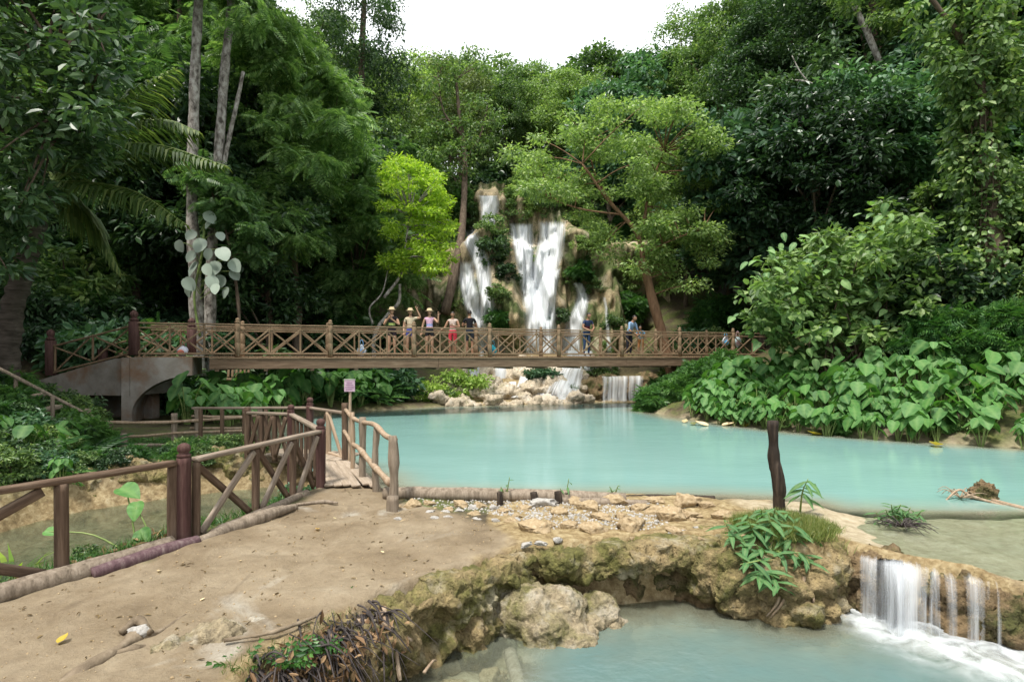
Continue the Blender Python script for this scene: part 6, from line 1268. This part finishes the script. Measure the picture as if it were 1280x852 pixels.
for i in range(26):
    u = rnd.uniform(-40, 110); y = rnd.uniform(8.8, 11.6); x = (u - 640) / F * y
    t = thing('fern', 'arching fern on the left bank below the log steps', 'fern', (x, y, Hs(x, y) - .02), 'ferns on the left bank'); obj('fronds', ferns[i % 3], t); s = rnd.uniform(.6, 1.0); t.scale = (s, s, s); t.rotation_euler = (0, 0, rnd.uniform(0, 6))
for i in range(9):
    u = rnd.uniform(-20, 90); y = rnd.uniform(8.8, 11); x = (u - 640) / F * y
    put_taro(x, y, rnd.uniform(.35, .55), 'small heart-leaved plant among the ferns of the left bank', 'heart-leaved plants of the left bank')
for i in range(34):
    t_ = rnd.random(); x = np.interp(t_, [0, .4, 1], [-7.5, -6.2, -4.8]); y = np.interp(t_, [0, .4, 1], [9.2, 10.25, 11.2]) + rnd.uniform(-.35, .5)
    put_shrub(rnd.choice(['mid', 'dark', 'fern', 'mid']), x, y, rnd.uniform(.14, .28), 'little weed on top of the yellowish channel bank', 'weeds on the channel bank', 'weed')
# bright strappy clump at the left edge, by the fence
sm = fern_mesh(330, 26, .55, 'lime', tmpl_blade(), .2); t = thing('strappy_plant', 'yellow green strap-leaved clump at the left edge behind the fence', 'plant', tuple(P(18, 600, 6.6))); t.location.z = Hs(t.location.x, t.location.y); obj('leaves', sm, t); t.scale = (1.3,) * 3
for (u, v, y, s, l) in ((30, 655, 5.6, .5, 'leafy dark weed between the fence and the channel'), (105, 690, 5.5, .35, 'low weed at the foot of the fence post'), (200, 668, 6.3, .38, 'low leafy weed behind the squared beam'), (260, 655, 6.6, .32, 'green weed between the fence posts and the gnarled log'), (305, 630, 7.3, .32, 'bushy weed under the crossed braces'), (372, 603, 8.2, .5, 'grey green bushy weed at the boardwalk end of the fence')):
    x = (u - 640) / F * y; put_shrub('mid' if u != 372 else 'blue', x, y, s * .55, l, None, 'weed')
for i in range(64):
    t_ = rnd.random(); x = np.interp(t_, [0, .35, 1], [-4.9, -3.75, -3.1]) - rnd.uniform(.1, .8); y = np.interp(t_, [0, .35, 1], [4.1, 5.9, 8.1])
    put_shrub(rnd.choice(['mid', 'light', 'fern']), x, y, rnd.uniform(.12, .24), 'little weed on the channel bank behind the path fence', 'weeds behind the path fence', 'weed')
# grass tufts: many blades as one stuff object per patch
def grass(name, label, pts, n, L, wd, mat, lean=.35, seed=0):
    g2 = np.random.default_rng(seed); pts = np.asarray(pts); pos = pts[g2.integers(len(pts), size=n)] + g2.normal(size=(n, 3)) * [.05, .05, 0]
    ax = unit(np.stack([g2.normal(size=n) * lean, g2.normal(size=n) * lean, np.ones(n)], 1)); nr = unit(g2.normal(size=(n, 3))); s = g2.uniform(.5, 1.2, n)
    mb = MB(); place_leaves(mb, pos, ax, nr, L * s, np.full(n, wd), tmpl_blade()); return tag(obj(name, mb.mesh(name, M[mat], False)), label, 'grass', None, 'stuff')
gp = np.random.default_rng(9)
def onland(n, poly_w, dz=0.):
    poly = np.asarray(poly_w, float); lo, hi = poly.min(0), poly.max(0); q = gp.uniform(lo, hi, (n * 4, 2)); q = q[sdf(poly, q[:, 0], q[:, 1]) < 0][:n]; return np.c_[q, H(q[:, 0], q[:, 1]) + dz]
grass('grass', 'short olive grass covering the mound behind the leafy sapling', onland(700, [(2.6, 5.75), (3.4, 5.88), (3.5, 6.5), (2.95, 6.65), (2.45, 6.3)], .05), 14000, .12, .006, 'grass', .45, 1)
grass('grass', 'sparse grass and weeds along the fence foot', onland(300, [(-4.75, 4.0), (-3.98, 5.0), (-3.48, 5.9), (-2.95, 7.9), (-3.1, 8.0), (-3.75, 5.9), (-5.1, 4.2)], -.01), 2200, .16, .008, 'fern', .6, 2)
grass('grass', 'grassy weeds on the left bank by the pole fence', onland(500, [(-8.6, 10.2), (-5.6, 10.9), (-5.2, 12), (-6, 13.2), (-9, 13)], -.01), 7000, .14, .012, 'fern', .7, 3)
grass('grass', 'mossy tufts along the eroded path edge', onland(300, [(-1.75, 3.5), (-1.45, 4.15), (-1.0, 4.7), (-.9, 4.65), (-1.3, 4.0), (-1.55, 3.4)], .0), 1500, .06, .005, 'grass', .7, 4)
litter = MB(); q = onland(900, [(-5.2, 3.6), (-4.0, 4.9), (-3.45, 5.9), (-3.9, 6.4), (-5.2, 5)], .02); n = len(q); place_leaves(litter, q + gp.normal(size=(n, 3)) * [.03, .03, .015], gp.normal(size=(n, 3)) * [1, 1, .2], np.tile([0, 0, 1.], (n, 1)) + gp.normal(size=(n, 3)) * .4, gp.uniform(.06, .14, n), gp.uniform(.02, .05, n), OVAL)
tag(obj('leaf_litter', litter.mesh('leaf_litter', M['litter'], False)), 'dry brown leaf litter beside the channel', 'leaf litter', None, 'stuff')
# ------------------------------------------------------------------ near details
sapl = [leaf_mesh('leaf', LANCE, 'saplingleaf', f, c) for f, c in ((.25, .12), (.15, .3), (.3, .2))]
def sapling(label, base, stems, lw, seed, name='sapling'):
    g2 = np.random.default_rng(seed); t = thing(name, label, 'plant', tuple(base))
    for pts, n, L in stems:
        q = spline([base] + pts, 20); world_part('stem', MB().add(*tube(q, np.linspace(.014, .004, 20), 6)).mesh('stem', M['stalk']), t)
        for i in range(n):
            tt = .35 + .65 * (i + .5) / n; k = min(19, int(tt * 19)); a = i * 2.4 + g2.uniform(-.4, .4); o = obj('leaf', sapl[i % 3], t)
            d = (math.cos(a), math.sin(a) - .15, g2.uniform(-.55, .25)); orient(o, Vector(q[k]) - t.location, d, (-d[0] * .3, -d[1] * .3 - .3, 1), L * g2.uniform(.75, 1.2))
    return t
b0 = np.array([2.62, 6.02, .1])
sapling('bushy sapling with long narrow leaves growing on the tufa mound', b0, [([P(945, 670, 5.9), P(935, 650, 5.85)], 15, .24), ([P(965, 665, 5.9), P(960, 640, 5.9)], 15, .24), ([P(985, 672, 5.85), P(992, 655, 5.8)], 16, .22), ([P(920, 672, 5.8), P(905, 650, 5.8)], 12, .2), ([P(1000, 690, 5.8), P(1012, 705, 5.6)], 12, .2), ([P(940, 690, 5.75), P(925, 668, 5.7)], 10, .22), ([P(975, 690, 5.7), P(1000, 690, 5.6)], 11, .22), ([P(955, 690, 5.7), P(945, 680, 5.6)], 10, .22), ([P(990, 665, 6.0), P(1005, 668, 5.95)], 10, .2)], .1, 1)
sapling('dense low growth of small narrow leaves around the foot of the charred post', np.array([2.75, 6.25, .08]), [([P(u_, v_ + 12, 6.2), P(u_ + du_, v_, 6.15)], 13, .15) for u_, v_, du_ in ((925, 655, -6), (938, 642, -4), (952, 636, 0), (966, 634, 3), (980, 640, 5), (994, 646, 6), (1006, 655, 8), (945, 660, -3), (975, 658, 2))], .1, 6)
t = thing('fern', 'pale green fern beside the grass on the tufa mound', 'fern', (3.15, 6.1, .08)); obj('fronds', ferns[1], t); t.scale = (.32,) * 3
sapling('drooping spray of narrow leaves hanging low over the lower pool', np.array([2.45, 5.75, -.02]), [([P(955, 712, 5.55), P(945, 722, 5.4)], 11, .25), ([P(950, 700, 5.5), P(925, 705, 5.4)], 9, .23), ([P(965, 720, 5.5), P(975, 735, 5.4)], 9, .22)], .1, 2)
sapling('thin upright seedling with a whorl of pointed leaves beside the charred post', G(1000, 640, .05), [([P(1003, 615, 7.1), P(1010, 598, 7.05)], 11, .26)], .1, 3)
sapling('small tangled seedling with dead twigs on the sandy shallows', G(1125, 655, .0) + [0, 0, .02], [([P(u_, v_, 6.95), P(u_ + du_, v_ - 10, 6.9)], 10, .13) for u_, v_, du_ in ((1112, 646, -5), (1132, 644, 6), (1122, 640, 4), (1103, 650, -8), (1142, 648, 10), (1116, 640, -2), (1128, 646, 0))], .1, 4)
tw = MB()
for i in range(48): a = rnd.uniform(0, 6.28); r = rnd.uniform(.12, .42); c = G(1128, 658, .03); tw.add(*tube(spline([c, c + [math.cos(a) * r * .6, math.sin(a) * r * .5, rnd.uniform(.03, .1)], c + [math.cos(a) * r, math.sin(a) * r, rnd.uniform(0, .06)]], 7), np.linspace(.007, .003, 7), 5))
tag(obj('twig_tangle', tw.mesh('twig_tangle', M['darkroot'])), 'tangle of dead twigs around the small seedling in the shallows', 'twigs')
tw = MB()
for i in range(14): a = rnd.uniform(0, 6.28); r = rnd.uniform(.12, .4); c = G(1200, 622, .02); tw.add(*tube(spline([c, c + [math.cos(a) * r * .6, math.sin(a) * r * .5, rnd.uniform(.03, .14)], c + [math.cos(a) * r, math.sin(a) * r * .7, rnd.uniform(0, .1)]], 7), np.linspace(.009, .003, 7), 5))
tag(obj('twig_tangle', tw.mesh('twig_tangle', M['branchrail'])), 'pale driftwood twigs caught beside the mossy stump in the pool', 'twigs')
rt = MB()
for u0, v0, u1, v1 in ((985, 725, 962, 772), (990, 728, 1000, 785), (1005, 720, 985, 778), (975, 730, 958, 770), (1012, 725, 1010, 770)):
    a, c = P(u0, v0, 5.6), P(u1, v1, 5.5); rt.add(*tube(spline([a, (a + c) / 2 + [.03, -.03, 0], c], 10), np.linspace(.018, .007, 10), 6, .3, 5))
tag(obj('hanging_roots', rt.mesh('hanging_roots', M['branchrail'])), 'bare roots dangling from the tufa mound into the lower pool', 'roots')
for i, (u, v) in enumerate(((632, 622), (706, 624), (768, 622))):
    sapling(['taller green sprig with a dry stalk on the dam log', 'green sprig between the dark stakes on the dam log', 'short green sprig at the far end of the dam log by the tan stones'][i], G(u, v, .12), [([P(u + 2, v - 8, 7.6), P(u + 5, v - 16 - (10 if i < 2 else 0), 7.55)], 4, .12), ([P(u - 3, v - 8, 7.6), P(u - 6, v - 14, 7.55)], 3, .1)], .05, 20 + i, 'sprig')
    if i: bpy.context.scene.collection.objects[-1]
# stones of the dam
def stone_mesh(seed, mat, flat=.6):
    V, Fl = ICO[4]; g2 = np.random.default_rng(seed); q = V * (1 + .34 * fbm(V * 1.3 + seed * 7.7, 3, seed))[:, None]
    for _ in range(9):                      # knock flat facets off
        n_ = unit(g2.normal(size=3)); d = q @ n_; lim = g2.uniform(.5, .8); q = q - np.outer(np.maximum(0, d - lim), n_) * .9
    q += V * (.09 * fbm(V * 5 + seed, 4, seed, .6))[:, None]; return MB().add(q * [1, .8, flat], Fl).mesh('stone', M[mat])
smt = [stone_mesh(500 + i, 'stone', .5 + .08 * i) for i in range(5)]; smg = [stone_mesh(520 + i, 'greystone', .6) for i in range(3)]
def put_stone(u, v, wpx, grey, label, group, z=.1, name='stone'):
    g_ = G(u, v, z); s = wpx / 2 / F * g_[1]; o = obj(name, (smg if grey else smt)[rnd.randrange(3 if grey else 5)]); o.location = g_ + np.array([0, s * .4, s * .22]); o.scale = (s, s * rnd.uniform(.8, 1.1), s * rnd.uniform(.75, 1.1)); o.rotation_euler = (rnd.uniform(-.2, .2), rnd.uniform(-.2, .2), rnd.uniform(-.6, .6)); return tag(o, label, 'stone', group)
for u, v, wd in ((735, 640, 34), (752, 652, 30), (792, 665, 52), (860, 634, 40), (885, 636, 26), (822, 645, 34), (770, 632, 34), (700, 645, 26), (668, 668, 46), (712, 664, 30), (742, 668, 40), (840, 652, 40), (800, 640, 30), (845, 668, 26), (818, 632, 30), (780, 650, 26), (720, 632, 24), (690, 660, 24), (862, 648, 30), (905, 650, 30), (640, 655, 22), (655, 640, 22)):
    put_stone(u, v, wd, False, 'tan weathered stone bedded in the dam between log and ledge', 'tan stones of the dam')
put_stone(677, 636, 40, True, 'oblong smooth grey stone leaning against the dam log', None)
put_stone(657, 684, 18, True, 'pale grey stone at the near lip of the ledge beside two others', 'pale stones on the ledge lip', .12); put_stone(676, 682, 18, True, 'pale grey stone at the near lip of the ledge beside two others', 'pale stones on the ledge lip', .12); put_stone(697, 678, 16, True, 'pale grey stone at the near lip of the ledge beside two others', 'pale stones on the ledge lip', .12)
for i in range(46): put_stone(rnd.uniform(495, 700), rnd.uniform(633, 655) + 0, rnd.uniform(6, 16), rnd.random() < .45, 'small rubble stone below the dam log at the path edge', 'rubble stones below the dam log')
for u, v, wd in ((515, 636, 22), (535, 632, 18), (575, 635, 24), (600, 636, 22), (560, 640, 16), (590, 645, 14), (628, 642, 20)): put_stone(u, v, wd, False, 'fist-sized tan stone along the dam log at the path end', 'tan stones at the path end')
for i in range(24): put_stone(rnd.uniform(700, 880), rnd.uniform(632, 676), rnd.uniform(6, 13), rnd.random() < .5, 'small stone wedged between the tan dam stones', 'small stones of the dam')
# gravel: too fine to count
gv = MB(); q = onland(1500, [(-1.5, 7.65), (-.2, 6.9), (.2, 6.3), (1.6, 6.3), (2.2, 7.2), (1.4, 7.55)], .0); V0, F0 = ICO[1]
for p in q: s = gp.uniform(.006, .022); gv.add(V0 * s * gp.uniform(.6, 1.2, 3) + p, F0)
tag(obj('gravel', gv.mesh('gravel', M['greystone'])), 'fine grey gravel between the stones of the dam', 'gravel', None, 'stuff')
M['darkbrownroot'] = surf('muddy root', [(.3, (.1, .075, .05)), (.55, (.2, .155, .105)), (.8, (.32, .26, .19))], 8, .85, .2, .7)
# roots and rock knobs in the path, bottom left
for pts, r, lab in (([G(60, 875, .06), G(105, 838, .09), G(140, 818, .1), G(172, 795, .1), G(196, 790, .1), G(232, 770, .08)], (.05, .055, .045, .05, .03, .015), 'thick grey root surfacing in the mud path'), ([G(140, 818, .1), G(165, 812, .1), G(190, 808, .07)], (.03, .03, .012), 'side root running off the thick grey root'), ([G(150, 790, .12), G(172, 775, .16), G(188, 790, .13)], (.02, .03, .02), 'small forked root beside the thick grey root'), ([G(395, 770, .14), G(340, 790, .14), G(280, 800, .13)], (.012, .016, .01), 'thin pale root crossing the path edge')):
    log('root', lab, pts, r, 'darkbrownroot', 30, 10, .5, 9, int(pts[0][0] * 10) % 50)['category'] = 'root'
g_ = G(176, 795, .1); o = obj('stone', smg[0]); o.location = g_ + [0, 0, .03]; o.scale = (.09, .08, .08); tag(o, 'rounded grey stone half buried by the surfacing root', 'stone')
b = row([(-2.35, 3.75, .02), (-2.1, 4.0, .04), (-1.9, 4.25, .02)], 8, (.14, .12, .07), .05, 40)
rock('rock_outcrop', 'low pale rock outcrop breaking through the mud path', 'rock', b, .016, 'paletufa', disp=.05, ds_=5, fine=.014, seed=20)
# matted roots and dead leaves on the eroded bank
mt = MB(); g2 = np.random.default_rng(31); base = spline([(-1.62, 3.7, .02), (-1.35, 4.1, .02), (-1.1, 4.5, 0)], 40)
for i in range(330):
    p = base[g2.integers(40)] + g2.normal(size=3) * [.09, .09, .045]; d = np.array([.5, -.75, -.55]) + g2.normal(size=3) * .35; L = g2.uniform(.15, .45); m_ = p + d * L * .5 + [0, 0, .05]; mt.add(*tube(spline([p, m_, p + d * L], 7), np.linspace(.008, .003, 7) * g2.uniform(.5, 1.5), 5, .2, 6, i))
tag(obj('matted_roots', mt.mesh('matted_roots', M['darkroot'])), 'dark matted roots hanging over the eroded path edge', 'roots', None, 'stuff')
lm = MB(); n = 800; p = base[g2.integers(40, size=n)] + g2.normal(size=(n, 3)) * [.12, .12, .07] + [.06, -.1, -.08]; place_leaves(lm, p, g2.normal(size=(n, 3)) + [.3, -.4, -.6], g2.normal(size=(n, 3)) + [0, -.3, .6], g2.uniform(.05, .12, n), g2.uniform(.015, .04, n), OVAL)
tag(obj('dead_leaves', lm.mesh('dead_leaves', M['litter'], False)), 'dead leaves caught in the matted roots', 'leaf litter', None, 'stuff')
for (a, c, r, lab) in ((P(445, 775, 4.3), P(515, 800, 4.4), .022, 'pale broken root stub poking out of the bank'), (P(478, 760, 4.5), P(500, 850, 4.2), .03, 'thick brown root running down the bank into the pool'), (P(530, 840, 4.3), P(545, 825, 4.6), .012, 'thin pale stick in the shallow water at the bank foot')):
    log('root', lab, [a, (a + c) / 2 + [.02, 0, .04], c], (r, r * .9, r * .5), 'branchrail', 16, 8, .3, 8, int(r * 1000))['category'] = 'root'
for i, (u, v, s, lab) in enumerate(((300, 835, .28, 'leafy green weed in the bottom corner of the path edge'), (365, 830, .26, 'leafy weed among the dead leaves of the bank'), (405, 812, .22, 'small bright weed on the eroded bank'), (238, 815, .12, 'tiny grass tuft beside the rock outcrop'), (430, 742, .14, 'faint fern at the upper path edge'))):
    g_ = G(u, v, .05); t = thing('weed', lab, 'plant', tuple(g_)); obj('leaves', [fern_mesh(340 + i, 14, .5, 'fern', PIN5, .9), fern_mesh(350 + i, 18, .5, 'grass', tmpl_blade(), .1)][u == 238], t); t.scale = (s * 1.3,) * 3
# submerged pale beam and stones of the shallow corner
log('sunken_beam', 'pale straight beam lying under the shallow water of the lower pool', [(-.02, 5.15, -.64), (.05, 4.7, -.66), (.1, 4.1, -.7)], .06, 'plank', 20, 8, .1, 4, 60)['category'] = 'beam'
for i in range(16):
    x, y = rnd.uniform(-.75, .1), rnd.uniform(4.2, 5.0); o = obj('sunken_stone', smt[i % 5]); s = rnd.uniform(.05, .13); o.location = (x, y, max(Hs(x, y), -.75) + s * .2); o.scale = (s, s, s); o.rotation_euler = (0, 0, rnd.uniform(0, 6)); tag(o, 'pale stone under the shallow water at the bank foot', 'stone', 'sunken stones at the bank foot')
# fallen leaves
def fallen(u, v, s, mat, lab, z=.16, group=None, on_ground=True):
    g_ = G(u, v, z)
    if on_ground: g_ = G(u, v, Hs(g_[0], g_[1]) + .012)
    o = obj('fallen_leaf', leaf_mesh('fallen_leaf', OVATE, mat, .25, -.3)); orient(o, g_, (rnd.uniform(-1, 1), rnd.uniform(-1, 1), 0), (rnd.uniform(-.2, .2), rnd.uniform(-.2, .2), 1), s); tag(o, lab, 'leaf', group)
for u, v, s in ((72, 803, .09), (397, 660, .09), (362, 712, .05), (110, 720, .1), (200, 712, .06), (338, 845, .05), (420, 648, .05), (150, 655, .05), (300, 700, .04), (250, 750, .04), (480, 690, .04)):
    fallen(u, v, s, 'paleleaf' if s < .08 or u == 110 else 'yellowleaf', 'dry fallen leaf lying on the mud path', group='fallen leaves on the path')
for u, v, s, m_ in ((932, 533, .5, 'yellowleaf'), (868, 530, .35, 'paleleaf'), (885, 532, .4, 'paleleaf'), (902, 531, .35, 'paleleaf'), (1026, 543, .4, 'yellowleaf'), (1170, 556, .45, 'yellowleaf'), (855, 528, .3, 'paleleaf'), (1052, 535, .3, 'yellowleaf')):
    fallen(u, v, s, m_, 'yellow dead leaf floating at the edge of the right bank', .012, 'yellow leaves at the right bank', False)
for i in range(7):
    p = shore[12 + i * 12]; t = copy_tree(taro_protos[i % 6]); 
    for ch in list(t.children)[4:]: bpy.data.objects.remove(ch)
    t.location = (p[0] - .05, p[1] - .25, -.05); t.scale = (.75,) * 3; t.rotation_euler = (0, 0, rnd.uniform(0, 6)); tag(t, 'low taro with a few leaves dipping into the pool edge', 'plant', 'taro dipping into the pool')

# crumbs of earth, twigs and leaf bits on the path
db = MB(); q = onland(800, [(-4.4, 3.2), (-3.6, 4.9), (-2.9, 6.2), (-2.5, 8.2), (-1.9, 8.2), (-.6, 6.9), (0, 6.2), (-.7, 5.0), (-1.6, 3.9), (-1.9, 3)], .002)
for i, p in enumerate(q):
    s = gp.uniform(.002, .008) * (1.8 if i % 17 == 0 else 1); db.add(V0 * s * gp.uniform(.6, 1.3, 3) + p, F0, 0)
n = 260; qq = q[gp.integers(len(q), size=n)] + [0, 0, .006]; place_leaves(db, qq, gp.normal(size=(n, 3)) * [1, 1, .1], np.tile([0, 0, 1.], (n, 1)) + gp.normal(size=(n, 3)) * .25, gp.uniform(.015, .06, n), gp.uniform(.005, .02, n), OVAL, 1)
tag(obj('path_debris', db.mesh('path_debris', [M['stone'], M['litter']], False)), 'crumbs of earth and leaf bits scattered on the mud path', 'debris', None, 'stuff')
